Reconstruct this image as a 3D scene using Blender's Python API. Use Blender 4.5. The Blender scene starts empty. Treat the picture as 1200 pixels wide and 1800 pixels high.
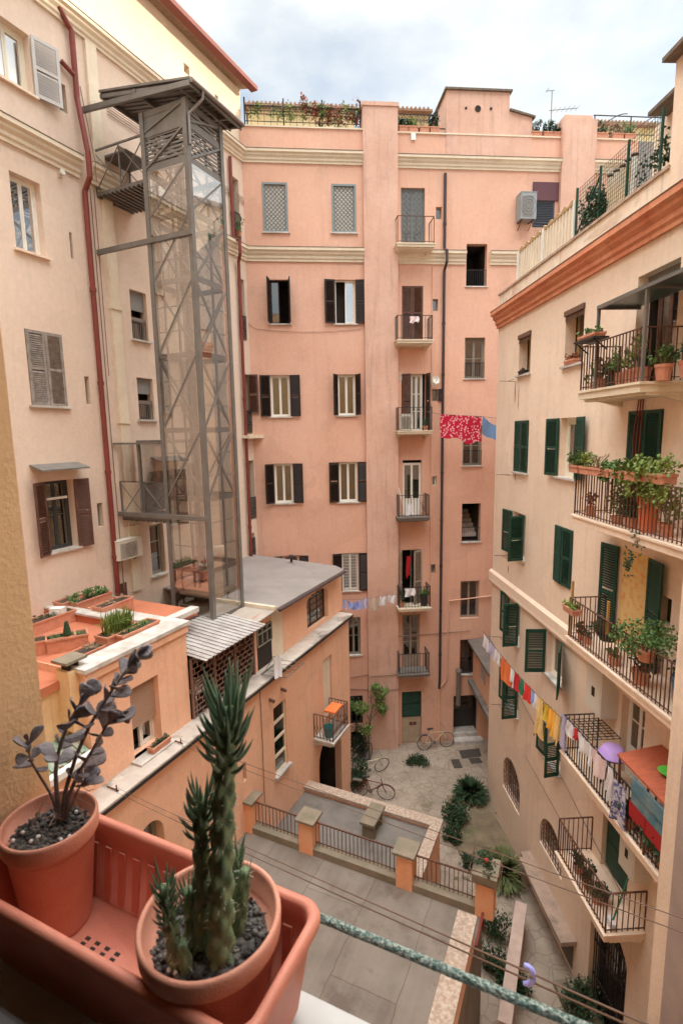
import bpy, math, random
from mathutils import Vector, Matrix
from math import sin, cos, pi, radians, sqrt
random.seed(7)
S = bpy.context.scene
C = S.collection
# ------------------------------------------------------------ camera
H = 13.8
FPX = 920.0; PITCH = radians(8.47); ROLL = radians(1.0)
fw = Vector((0, cos(PITCH), -sin(PITCH)))
up0 = Vector((0, sin(PITCH), cos(PITCH))); rt0 = Vector((1, 0, 0))
RT = rt0*cos(ROLL) - up0*sin(ROLL); UP = up0*cos(ROLL) + rt0*sin(ROLL)
cam = bpy.data.cameras.new("camera"); camo = bpy.data.objects.new("camera", cam); C.objects.link(camo)
cam.sensor_fit = 'HORIZONTAL'; cam.sensor_width = 36; cam.lens = FPX/1200*36
cam.clip_start = 0.02; cam.clip_end = 500
M = Matrix((RT, UP, -fw)).transposed().to_4x4(); M.translation = Vector((0, 0, H))
camo.matrix_world = M
S.camera = camo
cam.dof.use_dof = True; cam.dof.focus_distance = 14; cam.dof.aperture_fstop = 11
CAM = Vector((0, 0, H))
# ------------------------------------------------------------ world and sun
SUN_YAW, SUN_EL = 80.0, 17.0
w = bpy.data.worlds.new("World"); S.world = w; w.use_nodes = True
nt = w.node_tree; nt.nodes.clear()
out = nt.nodes.new('ShaderNodeOutputWorld'); bg = nt.nodes.new('ShaderNodeBackground')
sky = nt.nodes.new('ShaderNodeTexSky'); sky.sky_type = 'NISHITA'; sky.sun_disc = False
sky.sun_elevation = radians(SUN_EL); sky.sun_rotation = radians(SUN_YAW)
sky.air_density = 1.0; sky.dust_density = 1.2
tc = nt.nodes.new('ShaderNodeTexCoord'); mp = nt.nodes.new('ShaderNodeMapping'); mp.inputs['Scale'].default_value = (1, 1, 2.2)
nz = nt.nodes.new('ShaderNodeTexNoise'); nz.inputs['Scale'].default_value = 2.0; nz.inputs['Detail'].default_value = 7; nz.inputs['Roughness'].default_value = .55
rp = nt.nodes.new('ShaderNodeValToRGB'); rp.color_ramp.elements[0].position = .30; rp.color_ramp.elements[1].position = .56
rp.color_ramp.elements[0].color = (.15, .15, .15, 1)
mx = nt.nodes.new('ShaderNodeMix'); mx.data_type = 'RGBA'
L_ = nt.links
L_.new(tc.outputs['Generated'], mp.inputs['Vector']); L_.new(mp.outputs[0], nz.inputs['Vector']); L_.new(nz.outputs['Fac'], rp.inputs['Fac'])
L_.new(rp.outputs['Color'], mx.inputs[0]); L_.new(sky.outputs[0], mx.inputs[6])
sx = nt.nodes.new('ShaderNodeSeparateXYZ'); L_.new(tc.outputs['Generated'], sx.inputs[0])
gm = nt.nodes.new('ShaderNodeMapRange'); gm.inputs[1].default_value = 0.60; gm.inputs[2].default_value = 1.0; gm.inputs[3].default_value = .47; gm.inputs[4].default_value = 5.2
L_.new(sx.outputs[2], gm.inputs[0])                  # an overcast sky is brightest overhead
cv = nt.nodes.new('ShaderNodeVectorMath'); cv.operation = 'SCALE'; cv.inputs[0].default_value = (8.3, 8.5, 8.3)
L_.new(gm.outputs[0], cv.inputs['Scale']); L_.new(cv.outputs[0], mx.inputs[7])      # thin bright cloud over the sky
L_.new(mx.outputs[2], bg.inputs['Color']); bg.inputs['Strength'].default_value = 0.15
L_.new(bg.outputs[0], out.inputs[0])
sl = bpy.data.lights.new("sun", 'SUN'); sl.energy = 2.6; sl.angle = radians(.5); sl.color = (1, .9, .72)
so = bpy.data.objects.new("sun", sl); C.objects.link(so)
sd = Vector((sin(radians(SUN_YAW))*cos(radians(SUN_EL)), cos(radians(SUN_YAW))*cos(radians(SUN_EL)), sin(radians(SUN_EL))))
so.rotation_euler = sd.to_track_quat('Z', 'Y').to_euler(); so.location = (20, 5, 40)
S.view_settings.view_transform = 'Standard'; S.view_settings.look = 'None'
S.view_settings.gamma = 1; S.view_settings.exposure = 0.92
S.render.engine = 'CYCLES'; S.cycles.max_bounces = 8; S.cycles.diffuse_bounces = 5; S.cycles.transparent_max_bounces = 16

# ------------------------------------------------------------ projection helpers (used once, to survey the photograph's places)
def ray(x, y): return fw + RT*((x-600)/FPX) + UP*((900-y)/FPX)
def ground(x, y, z=0.0):
    d = ray(x, y); return CAM + d*((z-H)/d.z)
def yd(a): a = radians(a); return Vector((sin(a), cos(a), 0))
class Frame:
    """A building's own axes: x along the wall (to the right for a viewer), y into the wall, z up."""
    def __init__(s, org, yaw, z=0.0):
        s.o = Vector((org[0], org[1], z)); s.u = yd(yaw); s.n = yd(yaw-90); s.rot = radians(90-yaw); s.yaw = yaw
    def px(s, x, y, d=0.0):                      # -> (u, z) on the plane y=d
        r = ray(x, y); p0 = s.o + s.n*d
        t = (p0-CAM).dot(s.n)/r.dot(s.n); q = CAM + r*t
        return ((q-s.o).dot(s.u), q.z)
    def gp(s, x, y, z):                          # point at height z -> local (u, y)
        q = ground(x, y, z)-s.o; return (q.dot(s.u), q.dot(s.n))
    def w(s, u, y, z): return s.o + s.u*u + s.n*y + Vector((0, 0, z - s.o.z))
    def rect(s, x0, y0, x1, y1, d=0.0):
        a = s.px(x0, y0, d); b = s.px(x1, y1, d); return (a[0], b[0], b[1], a[1])
FB = Frame((2.35, 21.5), 85)
FL = Frame((-3.447, 20.993), 25)
FR = Frame((5.38, 18.265), 177.2)
# ------------------------------------------------------------ materials
MATS = {}
def nodes(name):
    m = bpy.data.materials.new(name); m.use_nodes = True; n = m.node_tree
    return m, n, n.nodes['Principled BSDF']
def V(c): return (c[0], c[1], c[2], 1)
def mat(name, c, rough=.7, *a_, **k_): return mat_(name, c, rough, *a_, **k_)
def mat_(name, c, rough=.7, c2=None, scale=3.0, metal=0.0, bump=0.0, bscale=60, spec=.3, streak=0.0, stretch=(1, 1, 1), detail=5, lo=.35, hi=.65, stain=None, stain_amt=0.0, lanes=None, cracks=0.0, joints=None):
    if name in MATS: return MATS[name]
    m, n, p = nodes(name); MATS[name] = m
    p.inputs['Base Color'].default_value = V(c); p.inputs['Roughness'].default_value = rough; p.inputs['Metallic'].default_value = metal
    p.inputs['Specular IOR Level'].default_value = spec
    N = n.nodes.new; K = n.links.new
    t = N('ShaderNodeTexCoord'); geo = N('ShaderNodeNewGeometry')
    src = geo.outputs['Position']
    cur = None
    if c2 is not None:
        mp = N('ShaderNodeMapping'); mp.inputs['Scale'].default_value = stretch; K(src, mp.inputs['Vector'])
        a = N('ShaderNodeTexNoise'); a.inputs['Scale'].default_value = scale; a.inputs['Detail'].default_value = detail; a.inputs['Roughness'].default_value = .6
        K(mp.outputs[0], a.inputs['Vector'])
        r = N('ShaderNodeValToRGB'); r.color_ramp.elements[0].position = lo; r.color_ramp.elements[1].position = hi
        r.color_ramp.elements[0].color = V(c); r.color_ramp.elements[1].color = V(c2)
        K(a.outputs['Fac'], r.inputs['Fac']); cur = r.outputs['Color']
    if lanes is not None:                       # old screed lanes and drag marks along one direction
        mp = N('ShaderNodeMapping'); mp.vector_type = 'TEXTURE'; mp.inputs['Rotation'].default_value = (0, 0, lanes); mp.inputs['Scale'].default_value = (6, .5, 1); K(src, mp.inputs['Vector'])
        a = N('ShaderNodeTexNoise'); a.inputs['Scale'].default_value = 1.0; a.inputs['Detail'].default_value = 8; a.inputs['Roughness'].default_value = .68; K(mp.outputs[0], a.inputs['Vector'])
        r = N('ShaderNodeMapRange'); r.inputs[1].default_value = .45; r.inputs[2].default_value = .66; r.inputs[3].default_value = 0; r.inputs[4].default_value = .8; K(a.outputs['Fac'], r.inputs[0])
        x = N('ShaderNodeMix'); x.data_type = 'RGBA'; K(r.outputs[0], x.inputs[0]); K(cur, x.inputs[6]); x.inputs[7].default_value = V([q*1.5 for q in c]); cur = x.outputs[2]
    if cracks > 0:
        wn = N('ShaderNodeTexNoise'); wn.inputs['Scale'].default_value = 1.5; wn.inputs['Detail'].default_value = 6; wm = N('ShaderNodeVectorMath'); wm.operation = 'MULTIPLY_ADD'; wm.inputs[1].default_value = (.18, .18, .18)
        K(src, wn.inputs['Vector']); K(wn.outputs['Color'], wm.inputs[0]); K(src, wm.inputs[2]); vo = N('ShaderNodeTexVoronoi'); vo.feature = 'DISTANCE_TO_EDGE'; vo.inputs['Scale'].default_value = 2.4; K(wm.outputs[0], vo.inputs['Vector'])
        r = N('ShaderNodeMapRange'); r.inputs[1].default_value = .01; r.inputs[2].default_value = .05; r.inputs[3].default_value = cracks; r.inputs[4].default_value = 0; K(vo.outputs['Distance'], r.inputs[0])
        x = N('ShaderNodeMix'); x.data_type = 'RGBA'; K(r.outputs[0], x.inputs[0]); K(cur, x.inputs[6]); x.inputs[7].default_value = V([q*.4 for q in c]); cur = x.outputs[2]
    if joints is not None:                      # cast slabs with dark uneven joints
        mp = N('ShaderNodeMapping'); mp.vector_type = 'TEXTURE'; mp.inputs['Rotation'].default_value = (0, 0, joints); K(src, mp.inputs['Vector'])
        wn = N('ShaderNodeTexNoise'); wn.inputs['Scale'].default_value = 2.5; wn.inputs['Detail'].default_value = 6; wm = N('ShaderNodeVectorMath'); wm.operation = 'MULTIPLY_ADD'; wm.inputs[1].default_value = (.10, .10, .0); K(mp.outputs[0], wn.inputs['Vector']); K(wn.outputs['Color'], wm.inputs[0]); K(mp.outputs[0], wm.inputs[2])
        bt = N('ShaderNodeTexBrick'); bt.inputs['Scale'].default_value = 1; bt.inputs['Brick Width'].default_value = 3.1; bt.inputs['Row Height'].default_value = 1.35; bt.inputs['Mortar Size'].default_value = .014; bt.inputs['Mortar Smooth'].default_value = .6; bt.inputs['Color1'].default_value = (1, 1, 1, 1); bt.inputs['Color2'].default_value = (.80, .80, .80, 1); bt.inputs['Mortar'].default_value = (.60, .57, .54, 1); K(wm.outputs[0], bt.inputs['Vector'])
        x = N('ShaderNodeMix'); x.data_type = 'RGBA'; x.blend_type = 'MULTIPLY'; x.inputs[0].default_value = 1; K(cur, x.inputs[6]); K(bt.outputs['Color'], x.inputs[7]); cur = x.outputs[2]
    if streak > 0:
        mp = N('ShaderNodeMapping'); mp.inputs['Scale'].default_value = (2.2, 2.2, .13); K(src, mp.inputs['Vector'])
        a = N('ShaderNodeTexNoise'); a.inputs['Scale'].default_value = 2.6; a.inputs['Detail'].default_value = 8; a.inputs['Roughness'].default_value = .7
        K(mp.outputs[0], a.inputs['Vector'])
        r = N('ShaderNodeMapRange'); r.inputs[1].default_value = .52; r.inputs[2].default_value = .75; r.inputs[3].default_value = 0; r.inputs[4].default_value = streak*1.5
        K(a.outputs['Fac'], r.inputs[0])
        x = N('ShaderNodeMix'); x.data_type = 'RGBA'; x.blend_type = 'MIX'; K(r.outputs[0], x.inputs[0])
        if cur: K(cur, x.inputs[6])
        else: x.inputs[6].default_value = V(c)
        x.inputs[7].default_value = V([q*.55 for q in c]); cur = x.outputs[2]
    if stain is not None:
        a = N('ShaderNodeTexNoise'); a.inputs['Scale'].default_value = .8; a.inputs['Detail'].default_value = 9; a.inputs['Roughness'].default_value = .7
        K(src, a.inputs['Vector'])
        r = N('ShaderNodeMapRange'); r.inputs[1].default_value = .56; r.inputs[2].default_value = .66; r.inputs[3].default_value = 0; r.inputs[4].default_value = stain_amt
        K(a.outputs['Fac'], r.inputs[0])
        x = N('ShaderNodeMix'); x.data_type = 'RGBA'; K(r.outputs[0], x.inputs[0])
        if cur: K(cur, x.inputs[6])
        else: x.inputs[6].default_value = V(c)
        x.inputs[7].default_value = V(stain); cur = x.outputs[2]
    if streak > 0 and cur:
        vo = N('ShaderNodeTexVoronoi'); vo.inputs['Scale'].default_value = .42; vo.inputs['Randomness'].default_value = 1; wn = N('ShaderNodeTexNoise'); wn.inputs['Scale'].default_value = 1.1; wn.inputs['Detail'].default_value = 5
        wm = N('ShaderNodeVectorMath'); wm.operation = 'MULTIPLY_ADD'; wm.inputs[1].default_value = (1.3, 1.3, 1.3); K(src, wn.inputs['Vector']); K(wn.outputs['Color'], wm.inputs[0]); K(src, wm.inputs[2]); K(wm.outputs[0], vo.inputs['Vector'])
        gn = N('ShaderNodeTexNoise'); gn.inputs['Scale'].default_value = 9; gn.inputs['Detail'].default_value = 8; gn.inputs['Roughness'].default_value = .75; K(src, gn.inputs['Vector'])
        sp = N('ShaderNodeSeparateColor'); K(vo.outputs['Color'], sp.inputs[0]); ad = N('ShaderNodeMath'); ad.operation = 'MULTIPLY_ADD'; ad.inputs[1].default_value = .10; K(sp.outputs[0], ad.inputs[0])
        m2 = N('ShaderNodeMapRange'); m2.inputs[1].default_value = .3; m2.inputs[2].default_value = .7; m2.inputs[3].default_value = .87; m2.inputs[4].default_value = 1.0; K(gn.outputs['Fac'], m2.inputs[0]); K(m2.outputs[0], ad.inputs[2])
        vm = N('ShaderNodeVectorMath'); vm.operation = 'SCALE'; K(cur, vm.inputs[0]); K(ad.outputs[0], vm.inputs['Scale']); cur = vm.outputs[0]
    if cur: K(cur, p.inputs['Base Color'])
    if bump > 0:
        b = N('ShaderNodeTexNoise'); b.inputs['Scale'].default_value = bscale; b.inputs['Detail'].default_value = 4; K(src, b.inputs['Vector'])
        bm = N('ShaderNodeBump'); bm.inputs['Strength'].default_value = bump; bm.inputs['Distance'].default_value = .02
        K(b.outputs['Fac'], bm.inputs['Height']); K(bm.outputs[0], p.inputs['Normal'])
    return m
def glass(name, tint, refl, rough=.03):
    m, n, p = nodes(name); n.nodes.remove(p)
    N = n.nodes.new; o = n.nodes['Material Output']
    tr = N('ShaderNodeBsdfTransparent'); tr.inputs[0].default_value = V(tint)
    gl = N('ShaderNodeBsdfGlossy'); gl.inputs['Roughness'].default_value = rough; gl.inputs[0].default_value = (.95, .95, .95, 1)
    lw = N('ShaderNodeLayerWeight'); lw.inputs[0].default_value = .15
    mr = N('ShaderNodeMapRange'); mr.inputs[3].default_value = refl; mr.inputs[4].default_value = .8
    ms = N('ShaderNodeMixShader'); K = n.links.new
    K(lw.outputs['Facing'], mr.inputs[0]); K(mr.outputs[0], ms.inputs[0]); K(tr.outputs[0], ms.inputs[1]); K(gl.outputs[0], ms.inputs[2]); K(ms.outputs[0], o.inputs[0])
    return m
PINK = mat('salmon_plaster', (.71, .405, .29), .9, (.75, .455, .34), .45, bump=.25, bscale=25, streak=.16, stain=(.58, .34, .26), stain_amt=.35)
PINK2 = mat('weathered_plaster', (.63, .38, .285), .9, (.71, .455, .355), .9, bump=.3, bscale=25, streak=.4, stain=(.50, .30, .26), stain_amt=.5)
PEACH = mat('peach_plaster', (.70, .55, .44), .9, (.74, .59, .48), .5, bump=.25, bscale=25, streak=.12, stain=(.64, .46, .35), stain_amt=.3)
CREAM = mat('pale_plaster', (.79, .615, .475), .9, (.83, .66, .52), .55, bump=.25, bscale=22, streak=.2, stain=(.70, .52, .40), stain_amt=.35)
ORANGE = mat('orange_plaster', (.80, .45, .29), .9, (.83, .50, .34), .6, bump=.25, bscale=22, streak=.2, stain=(.62, .36, .25), stain_amt=.4)
ATTIC = mat('cream_plaster', (.80, .68, .52), .9, (.76, .60, .46), .8, bump=.2, bscale=25, streak=.1)
TRIM = mat('cream_trim', (.76, .66, .51), .8, (.70, .59, .45), 1.2, bump=.1, streak=.12)
WHITE = mat('white_paint', (.80, .78, .74), .5, (.74, .72, .68), 3)
MARBLE = mat('pale_marble', (.66, .62, .58), .5, (.42, .38, .34), 2.5, bump=.1, stain=(.30, .25, .21), stain_amt=.5)
BRED = mat('band_red', (.62, .22, .12), .85, (.70, .32, .18), 1.5, bump=.2, streak=.4)
PARA = mat('stained_parapet', (.76, .60, .46), .9, (.82, .70, .56), 1.0, bump=.2, streak=.6, stain=(.58, .32, .22), stain_amt=.75)
DARK = mat('dark_interior_shade', (.035, .028, .022), .9)  # near-black stands in for the shade inside rooms and holes
DIM = mat('dim_interior_shade', (.05, .038, .03), .9, (.03, .022, .018), 2)  # shade of window niches and the passage put into the colour
SHB = mat('dark_brown_shutter', (.022, .013, .011), .55, (.035, .02, .016), 4)
SHBR = mat('brown_shutter', (.10, .045, .03), .6, (.14, .07, .05), 5)
SHG = mat('green_shutter', (.008, .045, .030), .55, (.016, .065, .042), 7)
SHGY = mat('weathered_shutter', (.34, .30, .27), .8, (.22, .18, .15), 8)
SHW = mat('grey_white_shutter', (.50, .48, .46), .6)
SHT = mat('taupe_shutter', (.30, .24, .19), .7, (.36, .29, .23), 5)
FRW = mat('white_frame', (.80, .77, .70), .45)
FRD = mat('dark_frame', (.05, .05, .05), .5)
FRG = mat('grey_green_frame', (.24, .24, .19), .6)
STEEL = mat('grey_green_steel', (.20, .19, .175), .45, (.16, .145, .13), 3, metal=.3, spec=.5)
IRON = mat('dark_iron', (.035, .03, .03), .55)
RUST = mat('rusty_iron', (.16, .07, .045), .8, (.09, .045, .035), 12)
PIPER = mat('dark_red_pipe', (.22, .045, .035), .5, (.17, .04, .03), 4)
PIPED = mat('dark_pipe', (.06, .04, .045), .5)
PIPEG = mat('grey_metal_pipe', (.25, .22, .20), .4, metal=.5)
ROOFG = mat('grey_roof', (.25, .215, .20), .85, (.30, .26, .24), 1.3, bump=.2, stain=(.18, .15, .14), stain_amt=.4)
CORR = mat('corrugated_sheet', (.50, .47, .45), .5, (.38, .34, .32), 3, metal=.2)
CORRD = mat('canopy_sheet', (.20, .18, .165), .5, (.15, .13, .12), 3, metal=.3)
TERRA = mat('terracotta', (.60, .27, .17), .75, (.50, .22, .14), 9, bump=.1)
TFLOOR = mat('terracotta_floor', (.55, .19, .10), .85, (.46, .16, .09), 1.5, bump=.1, stain=(.33, .16, .10), stain_amt=.5)
SOIL = mat('soil', (.05, .035, .025), .95, (.09, .065, .05), 25, bump=.5)
LEAF = mat('green_leaves', (.06, .13, .035), .6, (.11, .18, .05), 6)
LEAFD = mat('dark_leaves', (.02, .05, .022), .6, (.045, .08, .035), 8)
LEAFY = mat('yellow_green_leaves', (.22, .26, .06), .6, (.12, .20, .05), 6)
LEAFR = mat('red_leaves', (.32, .06, .05), .6, (.20, .10, .04), 6)
DRY = mat('dry_leaves', (.22, .16, .10), .8, (.30, .22, .14), 9)
BARK = mat('bark', (.12, .085, .06), .9, (.18, .13, .09), 20, bump=.3)
CONC = mat('concrete_paving', (.175, .145, .12), .9, (.26, .22, .185), .9, bump=.3, bscale=12, stain=(.13, .10, .085), stain_amt=.8, detail=9, lanes=radians(65), joints=radians(65))
CONCD = mat('dark_concrete', (.15, .135, .12), .9, (.21, .185, .165), 1.3, bump=.3, stain=(.09, .08, .07), stain_amt=.6)
MOSS = mat('mossy_stone', (.27, .215, .16), .95, (.20, .175, .125), 3, bump=.4, stain=(.13, .125, .08), stain_amt=.6)
PEEL = mat('peeling_coping', (.36, .26, .20), .9, (.52, .42, .34), 16, bump=.4, lo=.40, hi=.62, detail=8, stain=(.24, .18, .14), stain_amt=.6)
GLS = glass('window_glass', (.55, .55, .52), .16)
GLL = glass('lift_glass', (.93, .92, .90), .2)
GLR = glass('sky_reflecting_glass', (.3, .32, .34), .62)
GLD = glass('dark_glass', (.25, .27, .27), .16)
CURT = mat('curtain', (.62, .55, .45), .9, (.52, .45, .36), 6, stretch=(6, 6, .4))
CURY = mat('yellow_reflection_curtain', (.80, .62, .25), .9, (.85, .55, .22), 5)  # yellow stands in for sunlit reflections in the back block's windows
ACW = mat('cream_plastic', (.66, .63, .56), .5)
RAILG = mat('green_painted_iron', (.10, .17, .145), .55, (.38, .42, .37), 150, lo=.46, hi=.56, bump=.8, bscale=160, stain=(.20, .15, .10), stain_amt=.5)
WIRE = mat('wire', (.14, .09, .07), .6)
CABLE = mat('grey_cable', (.30, .20, .16), .8)
# ------------------------------------------------------------ mesh builder
class MB:
    def __init__(s): s.v = []; s.f = []; s.m = []; s.c = 0
    def add(s, vs, fs):
        b = len(s.v); s.v += [tuple(q) for q in vs]
        for f in fs: s.f.append(tuple(b+i for i in f)); s.m.append(s.c)
        return s
    def box(s, x0, x1, y0, y1, z0, z1, M=None):
        vs = [Vector((x, y, z)) for z in (z0, z1) for y in (y0, y1) for x in (x0, x1)]
        if M is not None: vs = [M @ q for q in vs]
        return s.add(vs, [(0, 2, 3, 1), (4, 5, 7, 6), (0, 1, 5, 4), (2, 6, 7, 3), (0, 4, 6, 2), (1, 3, 7, 5)])
    def quad(s, *p): return s.add(p, [tuple(range(len(p)))])
    def prism(s, poly, ext):
        n = len(poly); ext = Vector(ext); a = [Vector(p) for p in poly]
        return s.add(a+[p+ext for p in a], [tuple(range(n))[::-1], tuple(range(n, 2*n))]+[(i, (i+1) % n, n+(i+1) % n, n+i) for i in range(n)])
    def cyl(s, p, q, r, r2=None, n=8, cap=True):
        p = Vector(p); q = Vector(q); r2 = r if r2 is None else r2; d = (q-p).normalized()
        a = d.orthogonal().normalized(); b = d.cross(a)
        vs = [p+(a*cos(2*pi*i/n)+b*sin(2*pi*i/n))*r for i in range(n)]+[q+(a*cos(2*pi*i/n)+b*sin(2*pi*i/n))*r2 for i in range(n)]
        fs = [(i, (i+1) % n, n+(i+1) % n, n+i) for i in range(n)]
        if cap: fs += [tuple(range(n))[::-1], tuple(range(n, 2*n))]
        return s.add(vs, fs)
    def bar(s, p, q, w, d=None):                 # square bar
        p = Vector(p); q = Vector(q); d = d or w; ax = (q-p).normalized()
        ref = Vector((0, 0, 1)) if abs(ax.z) < .95 else Vector((0, 1, 0))
        a = ax.cross(ref).normalized()*w/2; b = ax.cross(a).normalized()*d/2
        vs = [p-a-b, p+a-b, p+a+b, p-a+b, q-a-b, q+a-b, q+a+b, q-a+b]
        return s.add(vs, [(0, 1, 2, 3)[::-1], (4, 5, 6, 7), (0, 1, 5, 4), (1, 2, 6, 5), (2, 3, 7, 6), (3, 0, 4, 7)])
    def tube(s, pts, r, n=6, r2=None):
        pts = [Vector(p) for p in pts]; m = len(pts); b = len(s.v); prev = None
        for i, p in enumerate(pts):
            t = (pts[min(i+1, m-1)]-pts[max(i-1, 0)]).normalized()
            if prev is None: a = t.orthogonal().normalized()
            else: a = (prev - t*prev.dot(t)).normalized()
            prev = a; c = t.cross(a)
            rr = r if not isinstance(r, (list, tuple)) else r[i]
            if r2 is not None: rr = r+(r2-r)*i/(m-1)
            s.v += [tuple(p+(a*cos(2*pi*k/n)+c*sin(2*pi*k/n))*rr) for k in range(n)]
        for i in range(m-1):
            for k in range(n):
                s.f.append((b+i*n+k, b+i*n+(k+1) % n, b+(i+1)*n+(k+1) % n, b+(i+1)*n+k)); s.m.append(s.c)
        s.f.append(tuple(b+k for k in range(n))[::-1]); s.m.append(s.c)
        s.f.append(tuple(b+(m-1)*n+k for k in range(n))); s.m.append(s.c)
        return s
    def lathe(s, prof, c=(0, 0, 0), n=24, jit=None):   # prof: (r,z) list
        b = len(s.v)
        for r, z in prof:
            for k in range(n): s.v.append((c[0]+r*cos(2*pi*k/n), c[1]+r*sin(2*pi*k/n), c[2]+z))
        for i in range(len(prof)-1):
            for k in range(n):
                s.f.append((b+i*n+k, b+i*n+(k+1) % n, b+(i+1)*n+(k+1) % n, b+(i+1)*n+k)); s.m.append(s.c)
        return s
    def ball(s, c, r, n=8, m=6, sq=(1, 1, 1)):
        c = Vector(c); vs = []
        for i in range(1, m):
            for k in range(n):
                vs.append(c+Vector((sin(pi*i/m)*cos(2*pi*k/n)*r*sq[0], sin(pi*i/m)*sin(2*pi*k/n)*r*sq[1], cos(pi*i/m)*r*sq[2])))
        t = len(vs); vs += [c+Vector((0, 0, r*sq[2])), c-Vector((0, 0, r*sq[2]))]
        fs = []
        for i in range(m-2):
            for k in range(n): fs.append((i*n+k, (i+1)*n+k, (i+1)*n+(k+1) % n, i*n+(k+1) % n))
        for k in range(n): fs.append((t, k, (k+1) % n)); fs.append((t+1, (m-2)*n+(k+1) % n, (m-2)*n+k))
        return s.add(vs, fs)
    def leaves(s, c, rad, n, size, flat=.0, rnd=random):
        """leaf sized folded faces scattered unevenly in an ellipsoid"""
        c = Vector(c)
        clumps = [Vector((rnd.gauss(0, .5), rnd.gauss(0, .5), rnd.gauss(0, .5))) for _ in range(max(3, n//25))]
        for _ in range(n):
            k = rnd.choice(clumps); q = k+Vector((rnd.gauss(0, .22), rnd.gauss(0, .22), rnd.gauss(0, .22)))
            if q.length > 1.25: q = q.normalized()*rnd.uniform(.7, 1.2)
            p = c+Vector((q.x*rad[0], q.y*rad[1], q.z*rad[2]))
            d = Vector((rnd.gauss(0, 1), rnd.gauss(0, 1), rnd.gauss(0, 1)*(1-flat))).normalized()
            e = d.orthogonal().normalized()*size*rnd.uniform(.25, .45); L = d*size*rnd.uniform(.7, 1.3)
            nn = d.cross(e).normalized()*size*.12
            s.add([p, p+L*.5+e+nn, p+L, p+L*.5-e+nn], [(0, 1, 2), (0, 2, 3)])
        return s
    def build(s, name, m, parent=None, loc=None, smooth=False, label=None):
        me = bpy.data.meshes.new(name)
        if loc is None:
            xs = [q[0] for q in s.v]; ys = [q[1] for q in s.v]; zs = [q[2] for q in s.v]
            loc = ((min(xs)+max(xs))/2, (min(ys)+max(ys))/2, min(zs))
        base = Vector(loc)
        me.from_pydata([(q[0]-loc[0], q[1]-loc[1], q[2]-loc[2]) for q in s.v], [], s.f)
        ms = m if isinstance(m, (list, tuple)) else [m]
        for q in ms: me.materials.append(q)
        if len(ms) > 1: me.polygons.foreach_set('material_index', s.m)
        if smooth: me.polygons.foreach_set('use_smooth', [True]*len(me.polygons))
        me.update()
        o = bpy.data.objects.new(name, me); C.objects.link(o)
        if parent is not None:
            o.parent = parent
            if parent.type == 'MESH': base = base - Vector(parent['_l'])      # geometry was given in the thing's axes
        o.location = base; o['_l'] = list(loc)
        if label: o['label'] = label
        return o
def tag(o, label, cat, group=None):
    o['label'] = label; o['category'] = cat
    if group: o['group'] = group
    return o
def struct(o, kind='structure'): o['kind'] = kind; return o
def thing(name, label, cat, loc=(0, 0, 0), rot=0.0, group=None):
    o = bpy.data.objects.new(name, None); C.objects.link(o); o.location = loc; o.rotation_euler = (0, 0, rot)
    o.empty_display_size = .2
    return tag(o, label, cat, group)
# ------------------------------------------------------------ building pieces (local axes x right, y into wall, z up)
def wallmesh(mb, u0, u1, z0, z1, y, holes):
    """holes: (a0,a1,b0,b1,depth,arch). material slots 0 wall 1 interior"""
    hs = [h for h in holes if h[0] < u1 and h[1] > u0]
    us = sorted(set([u0, u1]+[v for h in hs for v in h[:2] if u0 < v < u1])); zs = sorted(set([z0, z1]+[v for h in hs for v in h[2:4] if z0 < v < z1]))
    for i in range(len(us)-1):
        for j in range(len(zs)-1):
            cu = (us[i]+us[i+1])/2; cz = (zs[j]+zs[j+1])/2
            if any(h[0] < cu < h[1] and h[2] < cz < h[3] for h in hs): continue
            mb.c = 0; mb.quad((us[i], y, zs[j]), (us[i+1], y, zs[j]), (us[i+1], y, zs[j+1]), (us[i], y, zs[j+1]))
    for h in hs:
        a0, a1, b0, b1 = h[:4]; d = h[4] if len(h) > 4 and h[4] else .45; arch = len(h) > 5 and h[5]
        for (ya, yb, mi) in ((y, y+min(.26, d), 0), (y+min(.26, d), y+d, 1)):
            if yb-ya < 1e-4: continue
            mb.c = mi
            mb.quad((a0, ya, b0), (a0, ya, b1), (a0, yb, b1), (a0, yb, b0)); mb.quad((a1, ya, b0), (a1, yb, b0), (a1, yb, b1), (a1, ya, b1))
            mb.quad((a0, ya, b0), (a0, yb, b0), (a1, yb, b0), (a1, ya, b0)); mb.quad((a0, ya, b1), (a1, ya, b1), (a1, yb, b1), (a0, yb, b1))
        mb.c = 1; mb.quad((a0, y+d, b0), (a1, y+d, b0), (a1, y+d, b1), (a0, y+d, b1))
        if arch:
            mb.c = 0; r = (a1-a0)/2; cu = (a0+a1)/2; rise = arch if arch is not True else r; n = 12
            pts = [(cu-r*cos(pi*k/n), b1-rise+rise*sin(pi*k/n)) for k in range(n+1)]
            for k in range(n):
                p, q = pts[k], pts[k+1]
                mb.quad((p[0], y, p[1]), (q[0], y, q[1]), (q[0], y, b1), (p[0], y, b1))
                mb.quad((p[0], y, p[1]), (p[0], y+.26, p[1]), (q[0], y+.26, q[1]), (q[0], y, q[1]))
    mb.c = 0
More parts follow.
